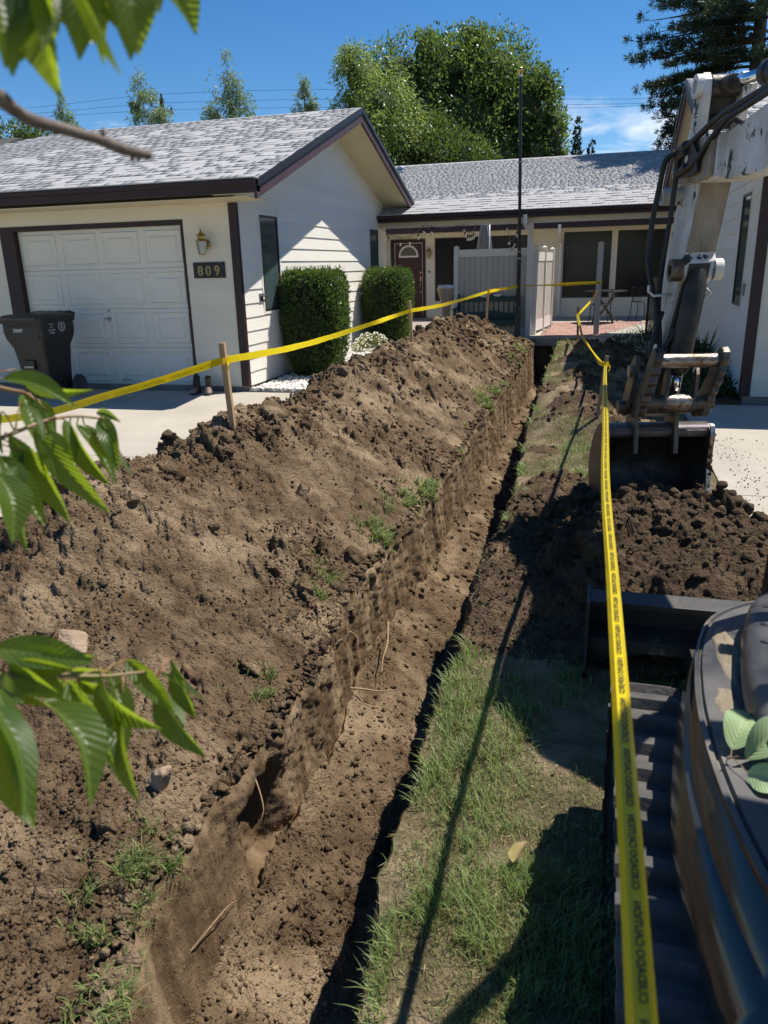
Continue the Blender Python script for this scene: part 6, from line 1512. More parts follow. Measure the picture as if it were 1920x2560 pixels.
# ------------------------------------------------------------------ plants
M_CHERRY = leaf_mat('cherry_leaf', (.030,.060,.012), (.045,.085,.016), (.42,.56,.03), scale=14, tw=.48, rough=.38, spec=.4, rvar=.2, veins=True)
M_STEM = mat('young_cherry_stem', (.22,.19,.07), (.24,.11,.07), scale=18, rough=.5)
M_PETI = mat('pink_petiole', (.30,.13,.08), (.24,.17,.06), scale=30, rough=.45)
M_TWIG = mat('grey_twig_bark', (.20,.165,.14), (.115,.085,.075), scale=60, rough=.8, bump=.5, bscale=120)
def leaf(parent, b, t, wd, seed, stem=None, roll=None, name='leaf', mt=None, serr=.035, uphold=0):
    r = random.Random(seed); b = Vector(b); t = Vector(t); d = t-b; ln = d.length; d.normalize()
    tocam = (Vector((0,0,1.6)) - (b+t)/2).normalized(); sd = d.cross(tocam).normalized(); nn = sd.cross(d)
    a = roll if roll is not None else r.uniform(-1.05,1.05); sd2 = sd*math.cos(a) + nn*math.sin(a); nn2 = nn*math.cos(a) - sd*math.sin(a)
    fold = r.uniform(.25,.85); curv = r.uniform(-.04,.22); ph = r.uniform(0,6); wv = r.uniform(.04,.12); n = 40; m = 4; vs = []; uv = []
    bend = r.uniform(-.06,.06)
    for i in range(n+1):
        s = i/n; hw = .56*wd*(max(math.sin(PI*s**.82),0)**.80)*(1-.35*s**6) + .0004
        for j in range(-m, m+1):
            q = j/m; e = hw*q*(1 + (serr*(1 if i % 2 else -1) if abs(j) == m else 0))
            p = b + d*(ln*s) + sd2*(e + bend*ln*math.sin(PI*s)) + nn2*(abs(q)*hw*fold + curv*ln*math.sin(PI*s) + wv*hw*abs(q)*math.sin(9*s+ph+(q>0)*1.4) - .10*ln*s*s*0)
            vs.append(p); uv.append((s, q*hw/max(wd,.001)*2))
    k = 2*m+1; mb = MB().raw(vs, [(i*k+j, i*k+j+1, (i+1)*k+j+1, (i+1)*k+j) for i in range(n) for j in range(2*m)])
    o = build(name, mb, mt or M_CHERRY, parent, True)
    ul = o.data.uv_layers.new(name='leaf'); 
    for lp in o.data.loops: ul.data[lp.index].uv = uv[lp.vertex_index]
    if stem is not None:
        c = Vector(stem); build('petiole', MB().tube([c, (c*.5+b*.5)+Vector((0,0,.004)), b], [.0011,.0009,.0009], 6), M_PETI, o, True)
    return o
LEAF_TOP = [
  (-0.360,0.464,1.783, -0.355,0.444,1.715, 0.0262),
  (-0.330,0.449,1.777, -0.321,0.430,1.722, 0.0166),
  (-0.340,0.473,1.798, -0.335,0.462,1.704, 0.0363),
  (-0.342,0.499,1.792, -0.333,0.482,1.730, 0.0248),
  (-0.357,0.536,1.802, -0.346,0.517,1.748, 0.0200),
  (-0.342,0.522,1.800, -0.329,0.506,1.741, 0.0240),
  (-0.324,0.511,1.793, -0.302,0.501,1.734, 0.0330),
  (-0.328,0.556,1.797, -0.305,0.538,1.767, 0.0136),
  (-0.359,0.443,1.770, -0.345,0.426,1.715, 0.0232),
  (-0.354,0.468,1.784, -0.341,0.452,1.725, 0.0167),
  (-0.369,0.524,1.811, -0.356,0.508,1.757, 0.0320),
  (-0.382,0.491,1.806, -0.368,0.474,1.755, 0.0349),
]
LEAF_MID = [
  (-0.623,0.689,1.494, -0.546,0.702,1.463, 0.0207),
  (-0.661,0.759,1.466, -0.625,0.730,1.407, 0.0237),
  (-0.663,0.782,1.456, -0.624,0.760,1.418, 0.0157),
  (-0.626,0.688,1.432, -0.553,0.674,1.339, 0.0297),
  (-0.621,0.744,1.425, -0.575,0.718,1.363, 0.0218),
  (-0.603,0.761,1.432, -0.545,0.742,1.364, 0.0230),
  (-0.615,0.788,1.424, -0.557,0.769,1.357, 0.0178),
  (-0.592,0.807,1.430, -0.555,0.775,1.371, 0.0201),
  (-0.596,0.805,1.437, -0.554,0.790,1.429, 0.0089),
  (-0.613,0.655,1.417, -0.554,0.636,1.348, 0.0245),
  (-0.588,0.619,1.409, -0.550,0.583,1.348, 0.0316),
  (-0.608,0.651,1.390, -0.565,0.617,1.328, 0.0213),
  (-0.631,0.689,1.459, -0.607,0.653,1.419, 0.0121),
  (-0.631,0.667,1.425, -0.598,0.636,1.379, 0.0218),
]
LEAF_LOW = [
  (-0.533,0.520,1.267, -0.442,0.541,1.252, 0.0286),
  (-0.521,0.519,1.250, -0.456,0.528,1.251, 0.0177),
  (-0.482,0.465,1.253, -0.416,0.409,1.178, 0.0378),
  (-0.479,0.510,1.223, -0.407,0.464,1.157, 0.0359),
  (-0.482,0.563,1.215, -0.418,0.516,1.154, 0.0251),
  (-0.443,0.573,1.185, -0.393,0.512,1.127, 0.0224),
  (-0.473,0.587,1.219, -0.394,0.564,1.173, 0.0297),
  (-0.430,0.615,1.190, -0.356,0.577,1.138, 0.0308),
  (-0.434,0.634,1.161, -0.400,0.589,1.136, 0.0178),
  (-0.437,0.628,1.196, -0.371,0.611,1.179, 0.0087),
  (-0.475,0.447,1.262, -0.412,0.397,1.197, 0.0233),
  (-0.538,0.549,1.227, -0.473,0.540,1.203, 0.0372),
  (-0.512,0.567,1.216, -0.453,0.564,1.214, 0.0215),
  (-0.528,0.504,1.237, -0.483,0.492,1.234, 0.0273),
]
STEM_MID = [(-0.642,0.651,1.428), (-0.634,0.687,1.430), (-0.622,0.712,1.436), (-0.613,0.748,1.440), (-0.596,0.774,1.438), (-0.583,0.795,1.431)]
STEM_MID2 = [(-0.654,0.681,1.496), (-0.642,0.704,1.482), (-0.642,0.730,1.474), (-0.647,0.750,1.467), (-0.644,0.775,1.443)]
STEM_LOW = [(-0.539,0.484,1.260), (-0.522,0.509,1.248), (-0.484,0.548,1.229), (-0.455,0.578,1.216), (-0.435,0.603,1.209), (-0.428,0.615,1.199)]
TWIG = [(-0.398,0.460,1.722), (-0.401,0.486,1.714), (-0.402,0.512,1.706), (-0.393,0.545,1.702), (-0.387,0.575,1.699), (-0.379,0.593,1.694), (-0.370,0.611,1.692)]
TWIGB = [(-0.370,0.611,1.692), (-0.368,0.612,1.691)]
STEM_TOP = [(-0.366,0.436,1.791), (-0.346,0.465,1.791), (-0.328,0.502,1.793), (-0.315,0.546,1.795)]
def nearest(P, b):
    D = dense(P, .01); return min(D, key=lambda q: (q-Vector(b)).length)
def branch(label, stems, leaves, seed, rad=.0028, st=M_STEM):
    o = thing('cherry_branch', label, 'branch', tuple(stems[0][1]), None)
    for k, P in enumerate(stems):
        D = dense(P, .012); n = len(D); build('stem', MB().tube(D, [rad*(1-.55*i/n) for i in range(n)], 8), st, o, True)
    for i, L_ in enumerate(leaves):
        b = L_[0:3]; t = L_[3:6]; c = min((nearest(P, b) for P in stems), key=lambda q: (q-Vector(b)).length)
        leaf(o, b, t, L_[6]*.98, seed+i, stem=c if (Vector(b)-c).length < .06 else None)
        q = random.Random(seed*7+i); d_ = Vector(t)-Vector(b); sh = Vector((q.uniform(-.012,.016), q.uniform(.01,.035), q.uniform(-.008,.012)))
        if i % 3 != 2: leaf(o, Vector(b)+sh, Vector(b)+sh+d_*q.uniform(.7,.95)+Vector((q.uniform(-.025,.025),q.uniform(-.01,.02),q.uniform(-.012,.006))), L_[6]*q.uniform(.65,.9), seed+i+900, stem=c if (Vector(b)-c).length < .05 else None)
    return o
branch('cherry branch of serrated green leaves over the driveway at the left edge', [STEM_MID, STEM_MID2], LEAF_MID, 500)
branch('lowest cherry branch, large drooping leaves over the near end of the heap', [STEM_LOW], LEAF_LOW, 540)
branch('cherry leaves hanging into the sky in the top left corner', [STEM_TOP], LEAF_TOP, 580)
tw = thing('twig', 'bare grey twig with swollen buds across the garage roof', 'twig', TWIG[0])
D = dense(TWIG, .008); n = len(D); build('stem', MB().tube(D, [.0052*(1-.35*i/n)*(1+.22*max(0,math.sin(i*.55))**6) for i in range(n)], 10), M_TWIG, tw, True)
for (a, b, r) in (((-.386,.576,1.700),(-.384,.575,1.7085),.0022),((-.376,.600,1.694),(-.379,.602,1.686),.0026),((-.370,.611,1.692),(-.367,.612,1.689),.0040),((-.370,.611,1.692),(-.3685,.612,1.6945),.0032),((-.374,.605,1.693),(-.3745,.604,1.6855),.0022),((-.402,.512,1.706),(-.403,.511,1.709),.0040)):
    a = Vector(a); b = Vector(b); build('bud', MB().tube([a, a.lerp(b,.5), b], [r*.7, r, r*.25], 8), M_TWIG, tw, True)

# sprig of pale leaves lying on the excavator's deck
sp = thing('leaf_sprig', 'pale green three leaf sprig lying on the excavator deck', 'sprig', (.270,1.305,.735))
M_PALE = leaf_mat('pale_leaf_underside', (.30,.40,.21), (.26,.36,.17), (.3,.42,.12), scale=20, tw=.12, rough=.55, spec=.3, rvar=.06, veins=True)
def flat_leaf(b, t, wd, seed, up):
    return leaf(sp, b, t, wd, seed, stem=(.268,1.302,.737), roll=.15, mt=M_PALE, serr=.012)
flat_leaf((.272,1.325,.738),(.322,1.432,.752),.062,1,0); flat_leaf((.292,1.300,.738),(.372,1.375,.775),.058,2,0); flat_leaf((.290,1.262,.735),(.355,1.225,.745),.045,3,0)
build('twig_stub', MB().tube([(.262,1.300,.735),(.270,1.304,.738)], .003, 6), M_TWIG, sp)

# ---- leaf clouds
def quads(P, D, S, Wd, name, m, parent=None, two=False):
    """leaf shaped faces at P pointing along D, length S, width Wd (rhombus of two triangles)"""
    n = len(P); r = npr.randn(n,3); D = D/np.linalg.norm(D, axis=1)[:,None]; B = np.cross(D, r); B /= np.linalg.norm(B, axis=1)[:,None]
    a = P; c = P + D*S[:,None]; mid = P + D*(S*.45)[:,None]; e = mid + B*(Wd*.5)[:,None]; f = mid - B*(Wd*.5)[:,None]
    V = np.stack([a, e, c, f], 1).reshape(-1,3); F = np.arange(4*n).reshape(n,4)
    org = np.array(ORG[parent.name]) if parent is not None else np.array([V[:,0].mean(), V[:,1].mean(), V[:,2].min()])
    me = mesh_np(name, V-org, F, m); return place(name, me, parent, (0,0,0) if parent is not None else tuple(org))
def blob_points(blobs, n, seed, shell=.55, holes=1.6, cut=-.12):
    r = np.random.RandomState(seed); vol = np.array([b[3]**2*(b[4] if len(b) > 4 else 1) for b in blobs]); idx = r.choice(len(blobs), int(n*2.2), p=vol/vol.sum())
    d = r.randn(len(idx),3); d /= np.linalg.norm(d, axis=1)[:,None]; rad = (shell + (1-shell)*r.rand(len(idx)))**.7*(1+.10*r.randn(len(idx)))
    c = np.array([b[:3] for b in blobs])[idx]; R_ = np.array([b[3] for b in blobs])[idx]; sz = np.array([b[4] if len(b) > 4 else 1. for b in blobs])[idx]
    off = d*(rad*R_)[:,None]; off[:,2] *= sz; P = c + off
    f = fbm(P*holes, 4, seed+3); keep = f > cut; return P[keep][:n], d[keep][:n]
def tree(name, label, cat, base, blobs, n, ls, lw, m, seed, droop=0.0, bark=None, trunk_r=.25, group=None, holes=1.2, cut=-.10, limbs=True, shell=.5, up=.3, inner=0):
    o = thing(name, label, cat, base, group); P, d = blob_points(blobs, n, seed, shell, holes, cut); r = np.random.RandomState(seed+9)
    D = d*.8 + r.randn(len(P),3)*.7 + np.array([0,0,up-droop]); S = ls*(.6+.8*r.rand(len(P))); Wd = lw*(.7+.6*r.rand(len(P)))
    quads(P, D, S, Wd, 'crown', m, o)
    if inner:
        hv, hf = ICO2; VV = []; FF = []
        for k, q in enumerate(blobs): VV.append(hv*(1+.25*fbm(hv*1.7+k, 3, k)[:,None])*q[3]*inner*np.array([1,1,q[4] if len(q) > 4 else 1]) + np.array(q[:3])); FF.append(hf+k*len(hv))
        place('dark_hull', mesh_np('dark_hull', np.concatenate(VV)-np.array(ORG[o.name]), np.concatenate(FF), M_INNER, True), o)  # dark hull added inside the crown to block the sky
    bk = bark or M_BARK; top = max(b[2] for b in blobs); b0 = Vector(base)
    mb = MB(); cx = Vector((sum(b[0] for b in blobs)/len(blobs), sum(b[1] for b in blobs)/len(blobs), top*.55))
    mb.tube([b0, b0.lerp(cx,.5)+Vector((.1,0,0)), cx], [trunk_r, trunk_r*.75, trunk_r*.55], 9)
    if limbs:
        for b in blobs: c = Vector(b[:3]); s = b0.lerp(cx, .75); mb.tube([s, s.lerp(c,.5)+Vector((0,0,-.15*b[3])), c+Vector((0,0,.5*b[3]))], [trunk_r*.4, trunk_r*.25, trunk_r*.06], 6)
    build('trunk', mb, bk, o, True); return o
M_INNER = mat('crown_hull', (.035,.058,.018), (.055,.085,.026), scale=3, rough=.9, bump=1.0, bscale=6, bdist=.3)
M_BARK = mat('tree_bark', (.085,.068,.052), (.13,.11,.09), scale=6, rough=.9, bump=.5, bscale=20, stretch=(2,2,.5))
T_ELM = leaf_mat('elm_leaf', (.062,.108,.030), (.088,.138,.040), (.26,.38,.07), scale=.7, tw=.30, rough=.42, spec=.45, rvar=.45)
T_MID = leaf_mat('dense_tree_leaf', (.055,.090,.022), (.080,.120,.030), (.22,.32,.05), scale=.8, tw=.26, rough=.42, spec=.45, rvar=.45)
T_WIL = leaf_mat('willow_leaf', (.125,.180,.045), (.160,.215,.055), (.40,.52,.11), scale=.8, tw=.36, rough=.40, spec=.5, rvar=.40)
T_WISP = leaf_mat('silvery_willow_leaf', (.14,.195,.095), (.18,.23,.115), (.36,.48,.18), scale=1.2, tw=.34, rough=.4, spec=.5, rvar=.4)
T_PINE = leaf_mat('pine_needle', (.032,.055,.026), (.046,.072,.034), (.06,.10,.03), scale=1.5, tw=.18, rough=.5, spec=.35, rvar=.5)
T_ARB = leaf_mat('arborvitae_leaf', (.026,.040,.015), (.040,.056,.020), (.05,.08,.02), scale=2, tw=.15, rough=.6, spec=.25, rvar=.5)
T_YEW = leaf_mat('yew_leaf', (.034,.068,.018), (.055,.098,.025), (.20,.32,.05), scale=3, tw=.28, rough=.42, spec=.4, rvar=.45)
tree('broadleaf_tree', 'largest round crowned green tree behind the house roof', 'tree', (-8.3,45.5,0),
     [(-11.2,45,10.9,2.4),(-8.6,45,11.1,2.3),(-6.2,45,10.9,2.2),(-4.9,45,9.2,2.0),(-7.6,44.4,8.4,3.2),(-11.4,44.6,8.2,2.8),(-4.0,45.3,7.3,1.7),(-7.8,45.5,5.6,3.4),(-3.75,45,10.2,1.1),(-3.3,45,8.4,.95),(-3.4,45,6.3,1.2),(-12.9,45,10.0,1.5),(-9.9,45,12.3,1.1),(-7.4,45,12.6,.9)], 62000, .19, .105, T_ELM, 601, trunk_r=.5, holes=.75, cut=-.20, inner=.58)
tree('broadleaf_tree', 'dark dense tree between the yellow green willow and the largest tree', 'tree', (-7.3,39,0), [(-7.4,38.4,5.6,2.1),(-6.2,38.6,5.3,1.7),(-8.6,38.4,6.9,1.6),(-5.5,38.6,4.3,1.6)], 17000, .16, .09, T_MID, 602, holes=.9, cut=-.2, inner=.58)
tree('willow_tree', 'yellow green willow with drooping leaves left of the largest tree', 'tree', (-10.4,38,0), [(-11.5,37.6,9.8,1.15,1.3),(-10.4,37.5,8.4,1.6,1.2),(-9.5,37.3,6.6,1.7,1.3),(-10.8,37.2,6.3,2.0,1.2),(-12.2,37.8,8.0,.9,1.5),(-12.75,37.8,7.0,.7,1.5),(-9.0,37.2,4.8,1.8,1.3),(-11.2,37.2,4.6,2.2,1.1),(-11.9,37.7,10.6,.55,1.3)], 34000, .22, .050, T_WIL, 603, droop=1.2, holes=1.3, cut=-.16, inner=.45)
def wisp(cx, y, top, bot, wid, seed, label, n):
    r = random.Random(seed); bl = []; k = 8
    for i in range(k):
        f = i/(k-1); z = bot + (top-bot)*f; bl.append((cx + r.uniform(-.28,.28)*wid*(1-f), y, z, max(.22, .30*wid*(1-f)**.55), 1.7))
    for i in range(8): f = r.random()*.62; bl.append((cx + r.choice((-1,1))*wid*.42*r.uniform(.5,1.2)*(1-.5*f), y, bot+(top-bot)*f*.95, .13*wid, 2.1))
    return tree('willow_tree', label, 'tree', (cx, y, 0), bl, n, .22, .045, T_WISP, seed, droop=1.0, trunk_r=.10, group='thin willows rising behind the garage roof', holes=2.2, cut=-.05, shell=.2)
wisp(-24.1,40,11.55,8.6,3.0,611,'thin silvery willow overlapping the utility pole',3800); wisp(-19.15,40,12.05,8.4,3.0,612,'tallest thin willow right of the utility pole',4300)
wisp(-15.05,40,10.6,8.3,1.5,613,'smallest thin willow over the garage ridge',2000); wisp(-29.1,40,10.75,8.3,2.3,614,'thin willow behind the bare twig on the left',3000)
tree('broadleaf_tree', 'dark green tree past the far left end of the garage roof', 'tree', (-28.5,35,0), [(-28.9,35,7.3,1.5),(-27.6,35,7.6,1.2),(-27.0,35,7.0,1.1),(-29.9,35,7.0,1.2),(-26.3,35,6.6,.9),(-28.0,35,5.6,2.0),(-25.4,36,7.2,.9)], 8000, .18, .11, T_MID, 605, holes=1.1, cut=-.15, inner=.55)
def pine():
    o = thing('pine_tree', 'dark blue green pine with layered boughs at the top right', 'tree', (4.3,30,0)); r = random.Random(21)
    mb = MB().tube([(4.3,30,0),(4.25,30,6),(4.1,30,14)], [.30,.24,.10], 10); P = []; Dr = []
    for lev in range(26):
        z = 4.3 + lev*.34 + r.uniform(-.1,.1); Lm = np.interp(z, [4.3,5.2,6.0,7.0,8.3,9.5,11,13.5], [2.6,3.2,3.5,3.4,4.0,3.7,3.0,1.2])
        for q in range(6):
            a = r.uniform(0, 2*PI); 
            if q < 2: a = PI + r.uniform(-.6,.6)
            L_ = Lm*r.uniform(.62,1.0); dx, dy = math.cos(a), math.sin(a); pts = []
            for k in range(8): f = k/7; pts.append(Vector((4.25+dx*L_*f, 30+dy*L_*f, z + .10*L_*f - .28*L_*f*f + .12*L_*f**4)))
            mb.tube(pts, [.05*(1-.85*k/7) for k in range(8)], 5)
            for k in range(15):
                f = .22 + .78*k/14; i = min(int(f*7), 6); p = pts[i].lerp(pts[i+1], f*7-i)
                for s_ in range(3):
                    off = Vector((-dy,dx,0))*r.uniform(-.5,.5)*(1.1-f*.8)*min(1,L_/3) + Vector((dx,dy,0))*r.uniform(-.1,.25) + Vector((0,0,r.uniform(-.05,.12)))
                    c = p + off
                    for t in range(20):
                        v = Vector((r.gauss(0,1)+dx*.8, r.gauss(0,1)+dy*.8, r.gauss(.25,.8))); P.append(c + v*.02); Dr.append(v)
    build('trunk', mb, M_BARK, o, True); P = np.array([tuple(p) for p in P]); Dr = np.array([tuple(p) for p in Dr]); n = len(P)
    f = fbm(P*.9, 3, 77); k = f > -.20; P, Dr = P[k], Dr[k]; n = len(P)
    quads(P, Dr, .20*(.7+.6*npr.rand(n)), np.full(n,.030), 'crown', T_PINE, o)
pine()
for i, (x, y, h, rr, lab) in enumerate(((-1.55,36,7.2,.42,'slender dark arborvitae spire against the white cloud'),(-.95,36,6.3,.48,'low dark arborvitae right of the slender spire'),(-2.35,36.2,6.9,.55,'dark arborvitae just left of the slender spire'),(-3.2,36.3,6.3,.7,'stubby arborvitae below the right side of the largest tree'),(-4.5,36.3,6.85,.6,'dark arborvitae directly left of the flagpole'),(-6.3,36.3,6.6,.9,'broad dark arborvitae standing left of the others'))):
    bl = [(x + (.08*rr*math.sin(k*2.2)), y, h*k/18*.98, rr*(1-(k/18.5)**2.0)*.95+.07, 1.5) for k in range(9, 19)]
    tree('arborvitae', lab, 'tree', (x,y,0), bl, 2600, .16, .07, T_ARB, 640+i, droop=-.9, group='arborvitae behind the house ridge', trunk_r=.08, limbs=False, holes=2, cut=-1.0, shell=.6, up=.8)
# utility pole with crossarm, and the wires
UP = thing('utility_pole', 'wooden utility pole with pale crossarm behind the garage roof', 'pole', (-27.63,48,0))
build('pole', MB().tube([(-27.62,48,0),(-27.62,48,11.95),(-27.606,48,12.0)], [.17,.14,.12], 10), mat('creosote_pole', (.06,.045,.035), rough=.9), UP); build('crossarm', MB().bar((-28.4,47.9,11.62),(-26.75,47.75,11.05),.10,.12), mat('pale_crossarm', (.36,.38,.36), rough=.8), UP)
for x, z, y in ((-26.85,11.12,47.76),(-27.61,12.0,48),(-28.3,11.63,47.9)): build('insulator', MB().lathe([(.05,0),(.08,.03),(.04,.07),(.085,.11),(.04,.15),(.08,.19),(.03,.26),(.0,.30)], (x,y,z), 8), M_SOCK, UP)
for i, (zl, z0, zr, lab) in enumerate(((12.20,12.25,9.75,'topmost power line crossing behind the willows'),(11.86,11.75,9.55,'middle power line meeting the crossarm'),(11.64,11.35,9.45,'lowest power line crossing behind the roof'))):
    P = [(-60,48,zl+1.2),(-39.8,48,zl),(-27.5,48,z0-.05),(-13,48,z0-.9),(3,48,zr),(30,48,zr+.6)]
    tag(build('power_line', MB().tube(dense(P, 2.0), .009, 5), M_SOCK, None), lab, 'wire', 'power lines')
NB = thing('neighbour_house', 'grey shingled roof of a neighbouring house at the left edge', 'house', (-27.5,31,0))
build('roof', MB().prism([(27.5,5.9),(31,7.3),(34.5,5.9)], lambda y, z, d: (d, y, z), -34, -24.9), M_ROOFB, NB); build('wall', MB().box(-33.6,-25.3,27.9,34.1,0,5.9), M_SIDX, NB)

# ---- clipped yew shrubs
def yew(cx, cy, z0, rx, ry, h, n, seed, label):
    o = thing('clipped_shrub', label, 'shrub', (cx,cy,z0), 'clipped yews along the garage side wall'); r = np.random.RandomState(seed)
    def prof(t): return np.interp(t, [0,.08,.25,.5,.75,.9,.97,1.0], [.62,.72,.86,.97,1.0,.96,.86,.72])
    nn = 26; rows_ = []
    for t in np.linspace(0, 1, 12): k = prof(t)*.90; rows_.append([(cx + rx*k*np.sign(math.cos(a))*abs(math.cos(a))**.75, cy + ry*k*np.sign(math.sin(a))*abs(math.sin(a))**.75, z0 + (h-.04)*t) for a in [2*PI*q/nn for q in range(nn)]+[0]])
    hull = MB().strip(rows_); hull.raw(rows_[-1][:-1], [tuple(range(nn))]); build('dark_hull', hull, mat('yew_hull_%d' % seed, (.008,.014,.005), rough=.95), o)  # near-black hull added inside the leaves to block light
    t = r.rand(n)**.92; top = r.rand(n) < .16; a = r.uniform(0, 2*PI, n); k = prof(t); k = np.where(top, np.sqrt(r.rand(n))*.86, k); t = np.where(top, 1.0, t)
    ca, sa = np.cos(a), np.sin(a); ex = np.sign(ca)*np.abs(ca)**.75; ey = np.sign(sa)*np.abs(sa)**.75; jit = 1 - .10*r.rand(n)**1.5 + .02*r.randn(n)
    lumps = .085*fbm(np.stack([ex*2.6,ey*2.6,t*4.0],-1), 4, seed); k = k + np.where(top, 0, lumps)
    P = np.stack([cx+rx*k*jit*ex, cy+ry*k*jit*ey, z0+h*t - np.where(top, .05*r.rand(n) - .06*(r.rand(n) < .10)*r.rand(n), 0)], -1)
    nx = np.stack([ex, ey, np.where(top, 1.5, .25)], -1)
    D = nx*.7 + r.randn(n,3)*.45 + np.array([0,0,.75]); S = .045*(.7+.6*r.rand(n)); Wd = .016*(.8+.5*r.rand(n))
    Q = []; DD = []; SS = []; WW = []
    for q in range(3): Q.append(P + r.randn(n,3)*.012); DD.append(D + r.randn(n,3)*.6); SS.append(S*(1-.2*q)); WW.append(Wd)
    quads(np.concatenate(Q), np.concatenate(DD), np.concatenate(SS), np.concatenate(WW), 'foliage', T_YEW, o)
    # shoots sticking up from the top
    m = 60; aa = r.uniform(0,2*PI,m); kk = np.sqrt(r.rand(m))*.8; b = np.stack([cx+rx*kk*np.cos(aa), cy+ry*kk*np.sin(aa), np.full(m, z0+h-.01)], -1); Q=[];DD=[]
    for q in range(9): Q.append(b + np.array([0,0,.011*q]) + r.randn(m,3)*.004); DD.append(r.randn(m,3)*.8 + np.array([0,0,.9]))
    quads(np.concatenate(Q), np.concatenate(DD), np.full(m*9,.026), np.full(m*9,.010), 'new_shoots', T_YEW, o)['kind'] = 'stuff'
    build('trunk', MB().tube([(cx,cy,-.02),(cx,cy,z0+.4)], .06, 8), M_BARK, o)
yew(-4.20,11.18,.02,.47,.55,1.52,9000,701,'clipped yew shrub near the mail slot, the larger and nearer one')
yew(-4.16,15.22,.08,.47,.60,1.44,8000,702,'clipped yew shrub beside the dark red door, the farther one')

# ---- white flowering cushion
FL = thing('flowering_plant', 'low cushion of white flowers on the gravel before the far shrub', 'plant', (-4.2,14.1,.06)); r = np.random.RandomState(5); n = 1500
d = r.randn(n,3); d[:,2] = np.abs(d[:,2]); d /= np.linalg.norm(d, axis=1)[:,None]; P = np.array([-4.2,14.1,.06]) + d*np.array([.34,.42,.30])*(.75+.3*r.rand(n))[:,None]
quads(P, d+r.randn(n,3)*.6, np.full(n,.05), np.full(n,.016), 'leaves', leaf_mat('sage_leaf', (.16,.19,.07), (.24,.25,.11), (.3,.35,.1), tw=.2, rvar=.3), FL)
n = 190; d = r.randn(n,3); d[:,2] = np.abs(d[:,2])+.2; d /= np.linalg.norm(d, axis=1)[:,None]; P = np.array([-4.2,14.1,.08]) + d*np.array([.35,.43,.32])*(.95+.12*r.rand(n))[:,None]
V, F = scatter_lumps(P, np.full(n,.021), ICO1, 8, flat=.6, sink=0); build_fl = mesh_np('blossoms', V-np.array(ORG[FL.name]), F, mat('white_petals', (.82,.80,.70), (.72,.70,.50), scale=40, rough=.7), True); place('blossoms', build_fl, FL)

# ---- planting at the foot of the right garage wing
M_IRIS = leaf_mat('iris_blade', (.020,.045,.016), (.032,.062,.022), (.08,.14,.03), scale=4, tw=.22, rough=.45, rvar=.3)
def blades(name, label, cat, c, n, h, spread, wd, m, seed, arch=.5):
    o = thing(name, label, cat, c); r = random.Random(seed)
    for i in range(n):
        a = r.uniform(0,2*PI); b = Vector(c) + Vector((math.cos(a), math.sin(a), 0))*r.uniform(0,spread*.4); H = h*r.uniform(.55,1.0); ox, oy = math.cos(a)*spread*r.uniform(.3,1), math.sin(a)*spread*r.uniform(.3,1); sd = Vector((-math.sin(a), math.cos(a), 0)).lerp(Vector((1,0,0)), r.uniform(0,.8)); rows_ = []
        for k in range(7): f = k/6; p = b + Vector((ox*f**2, oy*f**2, H*(f - arch*.35*f**3))); w2 = wd*(1-f**3)*.5 + .001; rows_.append([p - sd*w2, p + sd*w2])
        build('blade', MB().strip(rows_), m, o, True)
    return o
blades('iris_plant', 'tall sword leaved iris clump against the shaded garage wall', 'plant', (1.33,11.5,.03), 30, .78, .26, .038, M_IRIS, 31, .25)
blades('iris_plant', 'shorter iris clump in front of the tall one by the wall', 'plant', (1.30,10.8,.02), 20, .52, .24, .034, M_IRIS, 32, .4)
blades('ornamental_grass', 'dark arching grass tuft at the foot of the bamboo screen', 'plant', (.80,15.6,.11), 46, .62, .50, .014, M_IRIS, 33, 1.2)
M_COVER = leaf_mat('ground_cover_leaf', (.022,.045,.015), (.036,.065,.02), (.09,.15,.03), scale=4, tw=.2, rough=.4, rvar=.35)
r = np.random.RandomState(9)
def cover(n, x0, x1, y0, y1, h, seed, ls=.07):
    r = np.random.RandomState(seed); P = np.stack([r.uniform(x0,x1,n), r.uniform(y0,y1,n), np.zeros(n)], -1); f = fbm(P*2.1, 3, seed); P[:,2] = zg(P[:,1]) + np.clip(h*(.55+f), .02, None)*r.rand(n)**.6; D = r.randn(n,3)*.8 + np.array([0,0,.35])
    o = quads(P, D, ls*(.6+.8*r.rand(n)), ls*.6*(.6+.6*r.rand(n)), 'ground_cover', M_COVER); tag(o, kind='stuff')
cover(2600, .98, 1.54, 9.62, 13.4, .34, 801); cover(700, 1.1, 1.55, 9.7, 10.6, .62, 802, .06); cover(900, .2, .95, 13.0, 15.9, .20, 803, .05)

